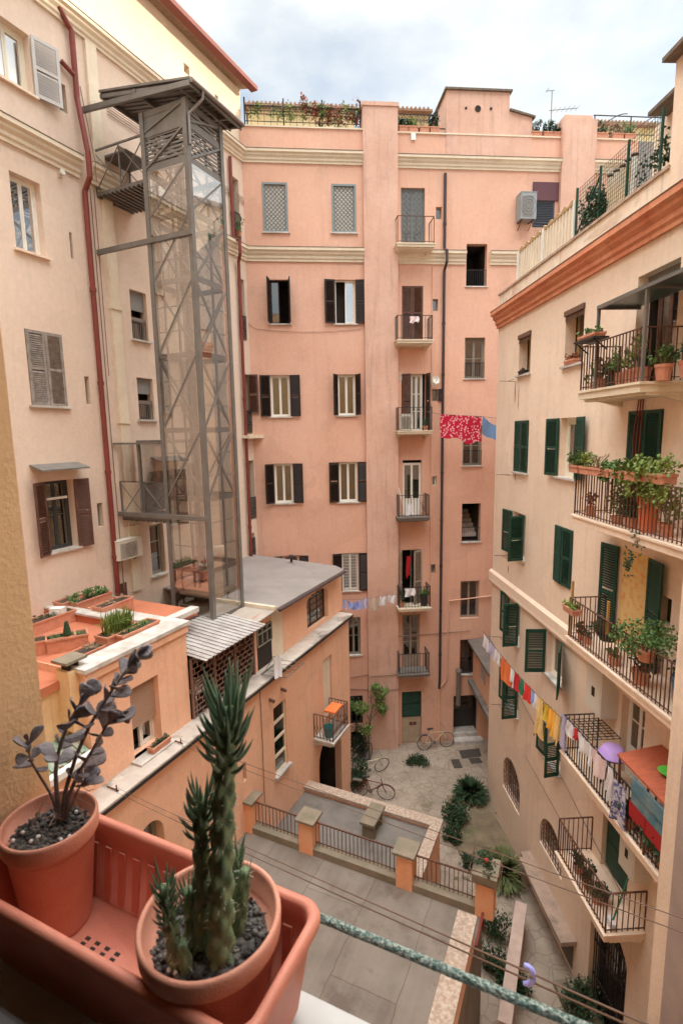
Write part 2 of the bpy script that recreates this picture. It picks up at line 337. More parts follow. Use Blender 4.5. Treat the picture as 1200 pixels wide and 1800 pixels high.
def leaf(u, y, z0, z1, w, ang, side, slat=.055, parent=None, m=None, th=.035, name='shutter', label=None):
    """louvred shutter leaf hinged at (u,y). side +1: hinge on the left; ang 0 closed, 180 flat on wall"""
    a = radians(ang); dx = side*cos(a); dy = -sin(a); mb = MB()
    X = Vector((dx, dy, 0)); Y = Vector((-dy, dx, 0)); R = Matrix.Translation((u, y, z0)) @ Matrix((X, Y, (0, 0, 1))).transposed().to_4x4()
    h = z1-z0; f = min(.07, w*.16); t = th/2
    mb.box(0, f, -t, t, 0, h, R); mb.box(w-f, w, -t, t, 0, h, R)
    for zz in (0, h*.5-f/2, h-f): mb.box(f, w-f, -t*.98, t*.98, zz, zz+f, R)
    k = 0; z = f+.01
    while z < h-f-.02:
        if not (h*.5-f/2-.03 < z < h*.5+f/2):
            T = R @ Matrix.Translation((0, 0, z+slat*.4)) @ Matrix.Rotation(radians(56), 4, 'X')
            mb.box(f, w-f, -slat*.66, slat*.66, -.003, .003, T)
        z += slat
    return mb.build(name, m or SHB, parent, label=label)
def casement(parent, u0, u1, z0, z1, y, fm=FRW, gm=GLS, n=2, bars=0, fw_=.05, curtain=None, sash=.045, name='window', openl=False, panel=0.0, label=None, gap=None):
    mb = MB(); f = fw_
    mb.box(u0, u0+f, y, y+.06, z0, z1); mb.box(u1-f, u1, y, y+.06, z0, z1)
    mb.box(u0+f, u1-f, y, y+.06, z0, z0+f); mb.box(u0+f, u1-f, y, y+.06, z1-f, z1)
    W = (u1-u0-2*f)/n; rects = []
    for i in range(n):
        if gap is not None and i == gap: continue
        a = u0+f+W*i; b = a+W; s = sash; zz0 = z0+f
        mb.box(a+.003, a+s, y+.01, y+.05, zz0, z1-f); mb.box(b-s, b-.003, y+.01, y+.05, zz0, z1-f)
        mb.box(a+s, b-s, y+.01, y+.05, zz0, zz0+s); mb.box(a+s, b-s, y+.01, y+.05, z1-f-s, z1-f)
        pz = zz0+s
        if panel > 0:
            pz = z0+f+(z1-z0)*panel; mb.box(a+s, b-s, y+.022, y+.038, zz0+s, pz); mb.box(a+s, b-s, y+.01, y+.05, pz, pz+s); pz += s
        for k in range(bars):
            zb = pz+(z1-f-s-pz)*(k+1)/(bars+1); mb.box(a+s, b-s, y+.015, y+.045, zb-.015, zb+.015)
        rects.append((a+s, b-s, pz, z1-f-s))
    o = mb.build(name, fm, parent, label=label)
    for (a, b, c, d) in rects:
        g = MB(); g.box(a, b, y+.026, y+.032, c, d); g.build('pane', gm, o)
    if curtain is not None:
        g = MB(); n_ = 16; ua, ub = u0+f+.01, u1-f-.01
        for k in range(n_):
            p = ua+(ub-ua)*k/n_; q = ua+(ub-ua)*(k+1)/n_; ya = y+.12+(.015 if k % 2 else -.015); yb = y+.12+(-.015 if k % 2 else .015)
            g.quad((p, ya, z0+f), (q, yb, z0+f), (q, yb, z1-f), (p, ya, z1-f))
        g.build('curtain', curtain, o)
    return o
def railing(u0, u1, y0, y1, z, h, parent, m=IRON, gap=.11, side=True, bar=.008, name='railing', mid=False, curl=False):
    """three-sided balcony rail: front at y0 (outer), sides back to y1"""
    mb = MB(); z0 = z+.02; z1 = z+h
    def run(p, q):
        p = Vector(p); q = Vector(q); L = (q-p).length; n = max(2, int(L/gap))
        mb.bar(p+Vector((0, 0, z1)), q+Vector((0, 0, z1)), .03, .02); mb.bar(p+Vector((0, 0, z0+.05)), q+Vector((0, 0, z0+.05)), .022, .014)
        for i in range(n+1):
            t = p.lerp(q, i/n); r = bar*(1.5 if i in (0, n) else 1)
            mb.bar(t+Vector((0, 0, z0)), t+Vector((0, 0, z1)), r*2)
            if curl and i < n:
                t2 = p.lerp(q, (i+1)/n); mb.bar(t+Vector((0, 0, z0+.1)), t2+Vector((0, 0, z0+h*.55)), .012)
    run((u0, y0, 0), (u1, y0, 0))
    if side: run((u0, y0, 0), (u0, y1, 0)); run((u1, y0, 0), (u1, y1, 0))
    return mb.build(name, m, parent)
def balcony(b, u0, u1, zt, dep, y, th=.12, h=.9, m=TRIM, rm=IRON, gap=.11, corb=True, **k):
    mb = MB()
    mb.box(u0, u1, y-dep, y-.002, zt-th, zt); 
    mb.box(u0-.03, u1+.03, y-dep-.03, y-.004, zt-.03, zt+.012)
    if corb:
        for c in (u0+.06, u1-.2): mb.prism([(c, y-.003, zt-th), (c, y-dep*.75, zt-th), (c, y-.003, zt-th-.16)], (.14, 0, 0))
        mb.box(u0+.02, u1-.02, y-dep*.85, y-.003, zt-th-.05, zt-th-.001)
    s = mb.build('balcony', m, b)
    railing(u0+.03, u1-.03, y-dep+.03, y-.01, zt+.012, h, s, rm, gap, **k)
    return s
def cornice(b, u0, u1, z0, z1, y, m=TRIM, proj=.22, name='cornice', steps=4, endcap=True):
    mb = MB(); hh = z1-z0
    prof = [(.0, 0), (.25, 0), (.25, .16), (.42, .24), (.42, .42), (.7, .56), (.7, .70), (1.0, .78), (1.0, 1.0), (0, 1.0)]
    pts = [(u0, y-p*proj, z0+q*hh) for p, q in prof]
    pts = [(p[0], min(p[1], y-.003) if i not in (0, len(prof)-1) else y-.003, p[2]) for i, p in enumerate(pts)]
    mb.prism(pts, (u1-u0, 0, 0))
    o = mb.build(name, m, b)
    f = MB(); f.box(u0, u1, y-proj-.012, y-.003, z1+.001, z1+.018); f.build('flashing', mat('dark_flashing', (.13, .085, .065), .8, (.22, .15, .12), 6), o)
    return o
def pipe(b, pts, r, m, name='drain_pipe', collars=0):
    mb = MB(); mb.tube(pts, r, 10)
    P = [Vector(p) for p in pts]
    for a, c in zip(P[:-1], P[1:]):
        L = (c-a).length
        if L > 2 and collars:
            k = int(L/collars)
            for i in range(1, k+1):
                q = a.lerp(c, i/(k+.5)); d = (c-a).normalized(); mb.cyl(q-d*.05, q+d*.05, r*1.25, n=10)
    return mb.build(name, m, b, smooth=False)
def cloth(name, mats, p, q, drop, label, cat, group=None, n=14, wave=.03, sag=.0, fold=.5, nb=6, taper=0.0):
    """cloth hung from line p->q, hanging down by drop, thin but with two sides"""
    p = Vector(p); q = Vector(q); mb = MB(); t = (q-p).normalized(); nn = t.cross(Vector((0, 0, 1))).normalized(); ph = random.uniform(0, 6)
    g = []
    for j in range(nb+1):
        v = j/nb; row = []
        for i in range(n+1):
            u = i/n; uu = .5+(u-.5)*(1-taper*v)
            s = p.lerp(q, uu)+Vector((0, 0, -drop*v-sag*sin(pi*u)*(1-.4*v)-.015*sin(u*9+ph)*v))
            s += nn*(wave*1.3*sin(u*9+ph+v*1.5)*(.3+v)+wave*.5*sin(u*21+ph*2)); s.z += drop*v*(.10*sin(u*5+ph*3)+.06*sin(u*13+ph)-.10*abs(u-.5)); s += t*(.02*sin(v*5+ph))
            row.append(s)
        g.append(row)
    for side in (0, 1):
        off = nn*(.006 if side else -.006)
        b = len(mb.v); mb.v += [tuple(s+off) for row in g for s in row]
        for j in range(nb):
            for i in range(n):
                f = (b+j*(n+1)+i, b+j*(n+1)+i+1, b+(j+1)*(n+1)+i+1, b+(j+1)*(n+1)+i); mb.f.append(f if side else f[::-1]); mb.m.append(0)
    o = mb.build(name, mats, smooth=True); return tag(o, label, cat, group)
# ============================================================ setting
g = MB(); g.box(-140, 140, -60, 220, -.3, 0.0); struct(g.build('ground', mat('courtyard_ground', (.29, .23, .18), .95, (.40, .325, .26), 1.1, bump=.6, bscale=9, stain=(.17, .145, .10), stain_amt=.85, detail=10, cracks=.38)))
# ============================================================ BACK BUILDING
bb = thing('apartment_building', 'tall salmon pink apartment block closing the far side of the courtyard', 'building', FB.o, FB.rot)
CORN = -5.86
YR = .12
def RB(x0, y0, x1, y1, d=0.0): return FB.rect(x0, y0, x1, y1, d)
bw = {  # name: rect, plane
 'w7a': RB(461, 321, 506, 408), 'w7b': RB(583, 324, 625, 409), 'd7': RB(704.5, 329, 746, 430, YR), 's7': RB(766, 363, 776, 385, YR),
 'w6a': RB(473, 491, 509, 569), 'w6b': RB(588, 491, 625, 569), 'd6': RB(706, 502, 743, 596, YR), 's6': RB(759.5, 525, 769.5, 546, YR),
 'w5a': RB(474, 659, 511, 732), 'w5b': RB(592.5, 658, 625.5, 730), 'd5': RB(705.5, 657, 748, 757, YR), 's5': RB(758, 684, 769.5, 705, YR),
 'w4a': RB(481, 815, 516.5, 884), 'w4b': RB(595, 812, 629, 882), 'd4': RB(707.5, 809, 740.5, 908, YR), 's4': RB(759, 837, 767, 854, YR),
 'w3a': RB(496, 977, 528, 1040), 'w3b': RB(600, 972.5, 631, 1038), 'd3': RB(706, 967, 740, 1072, YR), 's3': RB(757, 992, 765, 1008, YR),
 'w2': RB(609, 1086, 634, 1151), 'd2': RB(706.5, 1081, 737, 1186, YR),
 'w1': RB(615, 1224, 638, 1273), 'w0': RB(616.5, 1287, 638, 1316), 'd1': RB(706, 1217, 740, 1313, YR),
 't7': RB(820, 428, 854.5, 503, YR), 't6': RB(817, 593, 851, 665, YR), 't5': RB(813.5, 748, 846, 818, YR), 't4': RB(812, 885.5, 843.5, 952, YR),
 't3': RB(809, 1022, 841, 1086, YR), 't2': RB(808.5, 1125, 833, 1185, YR), 'door': RB(797, 1224, 839, 1302, YR),
 'u7': RB(936, 350, 973, 400, YR)}
def H_(k, d=.45, arch=None):
    a = bw[k]; return (a[0], a[1], a[2], a[3], d, arch)
L_holes = [H_(k) for k in ('w7a', 'w7b', 'w6b', 'w5a', 'w5b', 'w4a', 'w4b', 'w3a', 'w3b', 'w2', 'w1', 'w0')]+[H_('w6a', 1.2)]
R_holes = [H_(k) for k in ('d7', 's7', 'd6', 's6', 'd5', 's5', 'd4', 's4', 's3', 'd2', 'd1', 't6', 't5', 't3', 't2', 'u7')]+[H_('d3', 1.2), H_('t7', 1.6), H_('t4', 1.8), H_('door', .8)]
zc1, zc0 = FB.px(500, 266)[1], FB.px(500, 287)[1]        # upper cornice
zl1, zl0 = FB.px(500, 437)[1], FB.px(500, 460)[1]        # lower cornice
zp = FB.px(560, 226)[1]                                  # parapet
PU0, PU1 = -1.33, -.02
TOPZ = zc1+.15
mb = MB(); wallmesh(mb, CORN, PU0, 0, zp, 0, L_holes); mb.build('wall', [PINK, DIM], bb)
mb = MB(); wallmesh(mb, PU1, 9.6, 0, zp, YR, R_holes); mb.build('wall', [PINK, DIM], bb)
mb = MB(); mb.box(PU0, PU1, -.16, .5, 0, FB.px(660, 190)[1]); mb.box(PU0-.03, PU1+.03, -.2, .5, FB.px(660, 190)[1], FB.px(660, 183)[1]); mb.build('pillar', PINK2, bb)
mb = MB(); mb.box(CORN-2, 16, 6, 9.5, 0, zp-.8); mb.box(CORN+.3, 9.5, .5, 8.9, zp-1.2, zp-1.0); mb.box(9.6, 16, YR, 6, 0, zp); mb.build('roof', ROOFG, bb)
for (a, b_) in ((CORN+.05, PU0), (PU1, 6.45), ):
    yy = 0 if a < PU0 else YR
    cornice(bb, a, b_, zc0, zc1, yy, proj=.22)
cornice(bb, 7.75, 9.55, zc0, zc1, YR)
t7 = bw['t7']
cornice(bb, CORN+.05, PU0, zl0, zl1, 0, proj=.24); cornice(bb, PU1, t7[0]-.05, zl0, zl1, YR, proj=.22); cornice(bb, t7[1]+.12, 5.6, zl0, zl1, YR, proj=.22)
cop = MB(); cop.box(CORN, PU0, -.05, .22, zp, zp+.05); cop.box(PU1, 9.5, YR-.05, YR+.22, zp, zp+.05); cop.build('coping', TRIM, bb)
pl = MB(); px0, px1 = 6.42, 7.78; zt2 = FB.px(1010, 209)[1]; pl.box(px0, px1, YR-.2, .9, zl0, zt2); pl.box(px0+.15, px1-.1, YR, .8, zt2, zt2+.22); pl.build('pillar', PINK2, bb)
# windows left section
def lwin(k, style, **kw):
    a = bw[k]; return casement(bb, a[0], a[1], a[2], a[3], .13, **kw)
for k in ('w7a', 'w7b'):
    a = bw[k]; mb = MB(); f = .05
    mb.box(a[0]-.02, a[0]+f, -.03, .02, a[2]-.02, a[3]+.02); mb.box(a[1]-f, a[1]+.02, -.03, .02, a[2]-.02, a[3]+.02); mb.box(a[0]+f, a[1]-f, -.03, .02, a[3]-f, a[3]+.02); mb.box(a[0]+f, a[1]-f, -.03, .02, a[2]-.02, a[2]+f)
    o = mb.build('window', mat('blue_grey_frame', (.22, .26, .27), .5), bb)
    sc = MB(); sc.box(a[0]+f, a[1]-f, .045, .055, a[2]+f, a[3]-f); sc.build('screen', mat('pale_screen', (.52, .51, .47), .8), o)
    gr = MB(); W = a[1]-a[0]-2*f; Hh = a[3]-a[2]-2*f; st = .155
    def clipseg(sgn, off):
        # diagonal segment inside rect
        pts = []
        for x in (0, W):
            z = off+sgn*x
            if 0 <= z <= Hh: pts.append((x, z))
        for z in (0, Hh):
            x = (z-off)/sgn
            if 0 < x < W: pts.append((x, z))
        return pts[:2] if len(pts) >= 2 else None
    n_ = int((W+Hh)/st)+2
    for i in range(-1, n_):
        for sgn, off in ((1, i*st-W), (-1, i*st)):
            s_ = clipseg(sgn, off)
            if s_: gr.bar((a[0]+f+s_[0][0], .03, a[2]+f+s_[0][1]), (a[0]+f+s_[1][0], .03, a[2]+f+s_[1][1]), .014)
    gr.build('grille', STEEL, o)
def shut(b, a, y, left=None, right=None, wf=.5, m=SHB, slat=.055, outy=.05):
    W = a[1]-a[0]
    if left is not None: leaf(a[0], y-outy, a[2]+.01, a[3]-.01, W*wf, left, 1, slat, b, m)
    if right is not None: leaf(a[1], y-outy, a[2]+.01, a[3]-.01, W*wf, right, -1, slat, b, m)
a = bw['w6a']; casement(bb, a[0], a[1], a[2], a[3], .13, n=2, gm=GLS, gap=1, fm=SHB, fw_=.03); leaf(a[0], -.05, a[2], a[3], .42, 100, 1, .055, bb, SHB); leaf(a[1], -.05, a[2], a[3], .42, 95, -1, .055, bb, SHB)
a = bw['w6b']; casement(bb, a[0], a[1], a[2], a[3], .13, n=2, gap=0, gm=GLR); shut(bb, a, 0, 172, 172, .52)
a = bw['w5a']; casement(bb, a[0], a[1], a[2], a[3], .13, curtain=CURY); shut(bb, a, 0, 175, 172, .52)
leaf(a[0]-.47, -.06, a[2]+.15, a[3]+.02, .40, 178, 1, .055, bb, SHBR, label='reddish brown shutter leaf left of the dark one')
a = bw['w5b']; casement(bb, a[0], a[1], a[2], a[3], .13, curtain=CURY); shut(bb, a, 0, 118, 112, .52)
a = bw['w4a']; casement(bb, a[0], a[1], a[2], a[3], .13, curtain=CURT); shut(bb, a, 0, 150, 172, .52)
a = bw['w4b']; casement(bb, a[0], a[1], a[2], a[3], .13, curtain=CURT); shut(bb, a, 0, 178, 175, .52)
a = bw['w3a']; casement(bb, a[0], a[1], a[2], a[3], .13, bars=3); shut(bb, a, 0, 172, 172, .52)
a = bw['w3b']; w_ = casement(bb, a[0], a[1], a[2], a[3], .15, curtain=CURT); shut(bb, a, 0, 175, 176, .52)
gr = MB()
for i in range(1, 9): x = a[0]+(a[1]-a[0])*i/9; gr.bar((x, .04, a[2]), (x, .04, a[3]), .014)
for i in range(1, 13): z = a[2]+(a[3]-a[2])*i/13; gr.bar((a[0], .045, z), (a[1], .045, z), .012)
gr.build('grille', WHITE, w_)
a = bw['w2']; casement(bb, a[0], a[1], a[2], a[3], .1, fm=FRG, gm=GLD, bars=1, curtain=DRY)
for k in ('w1', 'w0'): a = bw[k]; casement(bb, a[0], a[1], a[2], a[3], .12, fm=FRD, gm=GLD, bars=1)
sl_ = MB()
for k in ('w7a', 'w7b', 'w6a', 'w6b', 'w5a', 'w5b', 'w4a', 'w4b', 'w3b', 'w2'):
    a = bw[k]; s_ = MB(); s_.box(a[0]-.08, a[1]+.08, -.07, .12, a[2]-.045, a[2]+.004); s_.build('sill', MARBLE, bb)
# right section doors + balconies
def bdoor(k, **kw):
    a = bw[k]; return casement(bb, a[0], a[1], a[2], a[3], YR+.13, **kw)
bu0, bu1 = .0, 1.42
def bal(k, x0, x1, y, dep=.75, m=TRIM, rm=IRON, **kw):
    u0 = FB.px(x0, y, YR-dep)[0]; u1 = FB.px(x1, y, YR-dep)[0]; z = FB.px((x0+x1)/2, y, YR-dep)[1]
    return balcony(bb, u0, u1, z, dep, YR, m=m, rm=rm, **kw), (u0, u1, z)
a = bw['d7']; d_ = bdoor('d7', fm=mat('blue_grey_frame', (.22, .26, .27)), gm=GLS, curtain=CURT)
gr = MB()
for i in range(-14, 16):
    for sg in (1, -1):
        W = a[1]-a[0]; Hh = a[3]-a[2]; off = i*.2
        x0, z0 = 0, off if sg > 0 else off+W
        x1, z1 = W, off+W if sg > 0 else off
        lo, hi = 0.0, 1.0
        if z1 != z0:
            t0, t1 = (0-z0)/(z1-z0), (Hh-z0)/(z1-z0); lo, hi = max(0, min(t0, t1)), min(1, max(t0, t1))
        if hi-lo > .05: gr.bar((a[0]+W*lo, YR+.05, a[2]+z0+(z1-z0)*lo), (a[0]+W*hi, YR+.05, a[2]+z0+(z1-z0)*hi), .014)
gr.build('grille', STEEL, d_)
b7, e7 = bal('d7', 697.5, 764, 427, gap=.3, h=.95, rm=RUST)
a = bw['d6']; o_ = MB(); o_.box(a[0], a[1], YR+.16, YR+.18, a[2], a[3]); o_.build('door', SHB, bb); shut(bb, a, YR, None, None)
leaf(a[0], YR+.03, a[2], a[3], (a[1]-a[0])/2-.005, 0, 1, .055, bb, SHBR); leaf(a[1], YR+.03, a[2], a[3], (a[1]-a[0])/2-.005, 0, -1, .055, bb, SHBR)
b6, e6 = bal('d6', 697.5, 761, 597, gap=.13)
a = bw['d5']; casement(bb, a[0]+.38, a[1]-.12, a[2], a[3], YR+.13, bars=2, curtain=CURT); leaf(a[0]+.02, YR-.02, a[2], a[3], .36, 25, 1, .055, bb, SHBR); leaf(a[1], YR-.02, a[2], a[3], .36, 100, -1, .055, bb, SHB)
b5, e5 = bal('d5', 699, 760, 757, gap=.12)
a = bw['d4']; casement(bb, a[0], a[1], a[2], a[3]-.12, YR+.1, panel=.3, curtain=CURT, label='white glazed balcony door standing half open')
b4, e4 = bal('d4', 700, 755, 910, m=CONCD, gap=.12)
a = bw['d3']; casement(bb, a[0], a[1], a[2], a[3], YR+.25, gm=GLD, fm=FRG, gap=0); leaf(a[0], YR-.04, a[2], a[3], .45, 110, 1, .055, bb, SHT); leaf(a[1], YR-.04, a[2], a[3], .48, 35, -1, .055, bb, SHT)
b3, e3 = bal('d3', 701, 757, 1070, gap=.12)
a = bw['d2']; casement(bb, a[0], a[1], a[2], a[3], YR+.1, fm=SHT, gm=GLD, bars=2, panel=.3)
b2, e2_ = bal('d2', 701, 755, 1186, m=CONCD, gap=.12)
a = bw['d1']; zc_ = a[2]+(a[3]-a[2])*.54
mb = MB(); mb.box(a[0]+.02, a[1]-.02, YR+.08, YR+.13, a[2], zc_); mb.box(a[0]+.1, a[1]-.1, YR+.06, YR+.085, a[2]+.25, zc_-.2); dd = mb.build('door', mat('beige_door', (.40, .30, .21), .7, (.46, .36, .26), 4), bb)
mb = MB(); 
for q in (0, 1): mb.box(a[0]+.35+q*.17, a[0]+.49+q*.17, YR+.045, YR+.062, a[2]+1.05, a[2]+1.2)
mb.build('vent', RUST, dd)
leaf(a[0]+.02, YR+.07, zc_+.02, a[3], a[1]-a[0]-.04, 0, 1, .05, bb, SHG, label='green louvred shutter over the beige door')
for k in ('s7', 's6', 's5', 's4', 's3'):
    a = bw[k]; casement(bb, a[0], a[1], a[2], a[3], YR+.12, fm=FRG if k != 's4' else FRW, n=1, fw_=.03, sash=.02)
a = bw['s5']; leaf(a[1], YR-.03, a[2], a[3], .22, 170, -1, .05, bb, SHB)
# stair windows
for k, fm_, gm_ in (('t6', FRG, GLS), ('t5', FRG, GLD), ('t3', SHT, GLD), ('t2', FRD, GLD)):
    a = bw[k]; casement(bb, a[0], a[1], a[2], a[3], YR+.15, fm=fm_, gm=gm_, bars=1, curtain=CURT if k == 't6' else None)
for k in ('t7', 't6', 't5', 't4', 't2'):
    a = bw[k]; mb = MB(); zt_ = a[2]+.62
    mb.bar((a[0], YR+.03, zt_), (a[1], YR+.03, zt_), .022); n_ = 9
    for i in range(n_+1): x = a[0]+.02+(a[1]-a[0]-.04)*i/n_; mb.bar((x, YR+.03, a[2]), (x, YR+.03, zt_), .013)
    mb.build('window_guard', IRON, bb)
    s_ = MB(); s_.box(a[0]-.05, a[1]+.05, YR-.05, YR+.2, a[2]-.04, a[2]+.004); s_.build('sill', MARBLE, bb)
a = bw['t4']; mb = MB()
for i in range(6): mb.box(a[0]+.02, a[1]-.02, YR+.45+i*.22, YR+.7+i*.22, a[2]+.15+i*.17, a[2]+.33+i*.17)
mb.build('stairs', MARBLE, bb)
# entrance
a = bw['door']; mb = MB(); mb.box(a[0]-.02, a[1]+.15, YR-.35, YR+.7, 0.0, .16); mb.box(a[0]+.02, a[1]-.02, YR+.02, YR+.78, .16, .34); mb.build('step', MARBLE, bb)
casement(bb, a[0]+.03, a[1]-.03, .36, a[3], YR+.55, fm=FRD, gm=GLD, n=2, bars=2, fw_=.07, name='door', panel=.42)
# blocked dark opening with the brown blind, top right
a = bw['u7']; mb = MB(); mb.box(a[0]-.02, a[1]+.15, YR-.05, YR+.05, a[3]-.05, a[3]+.62); mb.build('blind_box', mat('aubergine_paint', (.12, .05, .06), .6), bb)
leaf(a[0], YR+.02, a[2]-.6, a[3]-.05, a[1]-a[0], 0, 1, .06, bb, mat('slate_shutter', (.07, .075, .09), .6))
# penthouse block on the roof
z0_ = zc1+.0; zt_ = FB.px(840, 157)[1]; ua = FB.px(786, 180)[0]; ub = FB.px(897, 180)[0]; uc = FB.px(937, 205)[0]; zt3 = FB.px(937, 200)[1]
mb = MB(); mb.box(ua, ub, YR-.03, 3.4, z0_, zt_); mb.prism([(ub, YR-.03, z0_), (uc, YR-.03, z0_), (uc, YR-.03, zt3-.08), (ub, YR-.03, zt3+.12)], (0, 2.4, 0)); ph = mb.build('penthouse_wall', PINK2, bb)
mb = MB(); mb.box(ua-.08, ub+.08, YR-.12, 3.5, zt_, zt_+.07); mb.prism([(ub, YR-.12, zt3+.12), (uc+.1, YR-.12, zt3-.1), (uc+.1, YR-.12, zt3-.04), (ub, YR-.12, zt3+.19)], (0, 2.6, 0)); mb.build('roof', mat('dark_tile_edge', (.20, .15, .11), .9, (.12, .10, .08), 8), bb)
for (x, y, r) in ((841, 188, .115), (864, 188, .05), (820, 187, .045)):
    q = FB.px(x, y); mb = MB(); mb.cyl((q[0], YR-.035, q[1]), (q[0], YR-.05, q[1]), r, n=16); mb.build('vent_hole', DARK, bb)
# pipes
xs = FB.px(783, 305)[0]
pipe(bb, [(xs, YR-.08, FB.px(783, 303)[1]), (xs, YR-.08, zl1+.1), (xs+.02, YR-.36, zl1-.05), (xs+.02, YR-.36, zl0), (xs, YR-.08, zl0-.25), (xs, YR-.08, 3.2), (xs-.02, YR-.08, 2.6)], .055, PIPED, collars=2)
pipe(bb, [(xs-.02, YR-.06, 2.62), (xs-.02, YR-.06, .05)], .045, ORANGE, name='lower_pipe')
pipe(bb, [(xs, YR-.06, 2.62), (xs+.32, YR-.06, 3.0), (xs+.36, YR-.06, 6.6), (xs+2.4, YR-.06, 6.75)], .03, PINK, name='gas_pipe')
pipe(bb, [(PU1+1.42, YR-.03, zl0), (PU1+1.42, YR-.03, 6.5)], .018, PINK, name='gas_pipe')
x_ = FB.px(615, 1186)[0]
for (za, zb) in ((FB.px(660, 1188)[1], FB.px(660, 1185)[1]), (FB.px(660, 1208)[1], FB.px(660, 1211)[1])):
    mb = MB(); mb.tube([(x_, -.03, za), (PU0-.02, -.03, zb), (PU0-.0, -.2, zb), (PU1, -.2, zb+.03)], .018, 5); mb.build('cable', CABLE, bb)
mb = MB(); mb.tube([(PU1+.02, YR-.03, 5.1), (1.4, YR-.03, 5.12), (3.2, YR-.03, 5.2)], .016, 5); mb.build('cable', CABLE, bb)
mb = MB(); mb.tube([(FB.px(436, 568)[0], -.02, FB.px(440, 568)[1])]+[(CORN+.3+4.1*i/8, -.025, FB.px(480, 578)[1]-.12*sin(pi*i/8)) for i in range(9)], .008, 4); mb.build('cable', CABLE, bb)
q = FB.px(813, 1190, -.3); mb = MB(); mb.cyl((q[0]-.12, YR-.22, FB.px(808, 1237)[1]), (q[0]-.12, YR-.22, FB.px(808, 1178)[1]), .1, n=14); mb.cyl((q[0]-.12, YR-.22, FB.px(808, 1178)[1]), (q[0]-.12, YR-.22, FB.px(808, 1174)[1]), .15, .1, n=14); mb.build('flue_pipe', PIPEG, bb, smooth=False)
# projecting loggia beside the right hand house
lg = thing('stair_annex', 'small orange upper storey with grey lean-to roof projecting beside the right hand house', 'annex', (5.67, 18.6, 0), 0)
mb = MB(); mb.box(0, 3, -.1, 3.22, 3.0, 4.75); mb.build('wall', ORANGE, lg)
mb = MB(); mb.prism([(-.25, -.1, 4.70), (-.25, 3.2, 4.70), (3, 3.2, 5.2), (3, -.1, 5.2)], (0, 0, .1)); mb.build('roof', CORRD, lg)
mb = MB(); mb.box(-.22, 3, -.1, 3.15, 2.82, 3.0); mb.build('floor_slab', CONCD, lg)
mb = MB(); mb.box(-.02, 0, 1.2, 1.9, 3.7, 4.3); mb.build('vent_grille', CORR, lg)
# ============================================================ roof garden of the back building
def rooff(x, y, d=0.0): q = FB.px(x, y, d); return q
pg = thing('pergola', 'long black iron trellis pergola with creepers on the left part of the pink roof', 'pergola', FB.w(CORN+.2, .2, zp+.05), FB.rot, 'iron pergolas on the roof')
def pergola(t, W, h, n, mroof=True):
    fr = MB()
    for i in range(n+1):
        x = W*i/n; fr.bar((x, 0, 0), (x, 0, h+.25), .05)
        if i < n:
            for k in range(1, 6): fr.bar((x+W/n*k/6, 0, 0), (x+W/n*k/6, 0, h), .014)
    for z in (.25, .5, .75, h-.18, h): fr.bar((0, 0, z), (W, 0, z), .02)
    k = int(W/.12)
    for i in range(k):
        fr.bar((W*i/k, 0, h-.18), (W*(i+1)/k, 0, h), .012); fr.bar((W*i/k, 0, h), (W*(i+1)/k, 0, h-.18), .012)
    for i in range(n+1):
        x = W*i/n; pts = [(x, 1.7*j/6, h+.25*sin(pi*j/6)) for j in range(7)]; fr.tube(pts, .02, 5)
    fr.build('trellis', IRON, t)
Wp = PU0-CORN-.25
PGH = FB.px(500, 186, .2)[1]-zp-.05
pergola(pg, Wp, PGH, 3)
fo = MB()
for i in range(9): fo.leaves((.3+Wp*i/9, .02, .55+random.uniform(-.1, .15)), (.36, .08, .42), 150 if i > 4 else 80, .10)
fo.build('creeper', LEAFY, pg)
fo = MB()
for i in range(6): fo.leaves((Wp*.5+Wp*.46*i/5, .0, .55+random.uniform(-.1, .2)), (.3, .09, .45), 150, .10)
fo.build('creeper', LEAFR, pg, label='creeper with red autumn leaves')
ya = thing('roof_cabin', 'low yellow roof-terrace room with a sunny glow in its wall colour behind the long pergola', 'building', FB.w(CORN+.2, 2.2, zp-1.0), FB.rot, 'yellow rooms behind the pergolas')
YEL = mat('glow_yellow_plaster', (.80, .62, .32), .9, (.84, .68, .40), 2, bump=.1)  # sunlit glow of the wall put into its bright yellow
def cabin(t, W):
    hh_ = FB.px(500, 192, 2.2)[1]-zp+1.0
    m_ = MB(); m_.box(0, W, 0, 2.2, 0, hh_); w_ = m_.build('wall', YEL, t)
    m_ = MB(); m_.box(-.1, W+.1, -.25, 2.4, hh_, hh_+.08)
    k = int(W/.16)
    for i in range(k): m_.cyl((W*i/k+.08, -.27, hh_+.1), (W*i/k+.08, 2.4, hh_+.17), .05, n=6)
    m_.build('roof', mat('roof_tiles', (.42, .27, .18), .9, (.30, .18, .12), 9), t)
    for i in range(int(W/1.5)): casement(t, .5+i*1.5, 1.3+i*1.5, .2, 1.35, -.02, bars=1)
cabin(ya, Wp)
pg2 = thing('pergola', 'short black iron pergola between the tall pink pillar and the penthouse block', 'pergola', FB.w(.05, .35, zp+.05), FB.rot, 'iron pergolas on the roof')
pergola(pg2, 1.55, PGH-.05, 1)
ya2 = thing('roof_cabin', 'narrow yellow roof room behind the short pergola beside the penthouse block', 'building', FB.w(.0, 2.2, zp-1.0), FB.rot, 'yellow rooms behind the pergolas'); cabin(ya2, 1.75)
ya3 = thing('roof_cabin', 'yellow roof room with tiled roof at the far right end of the pink roof', 'building', FB.w(7.8, 2.6, zp-1.0), FB.rot, 'yellow rooms behind the pergolas'); cabin(ya3, 4.2)
pg3 = thing('pergola', 'curved black iron pergola frame at the far right end of the pink roof', 'pergola', FB.w(7.85, .35, zp+.05), FB.rot, 'iron pergolas on the roof')
m_ = MB()
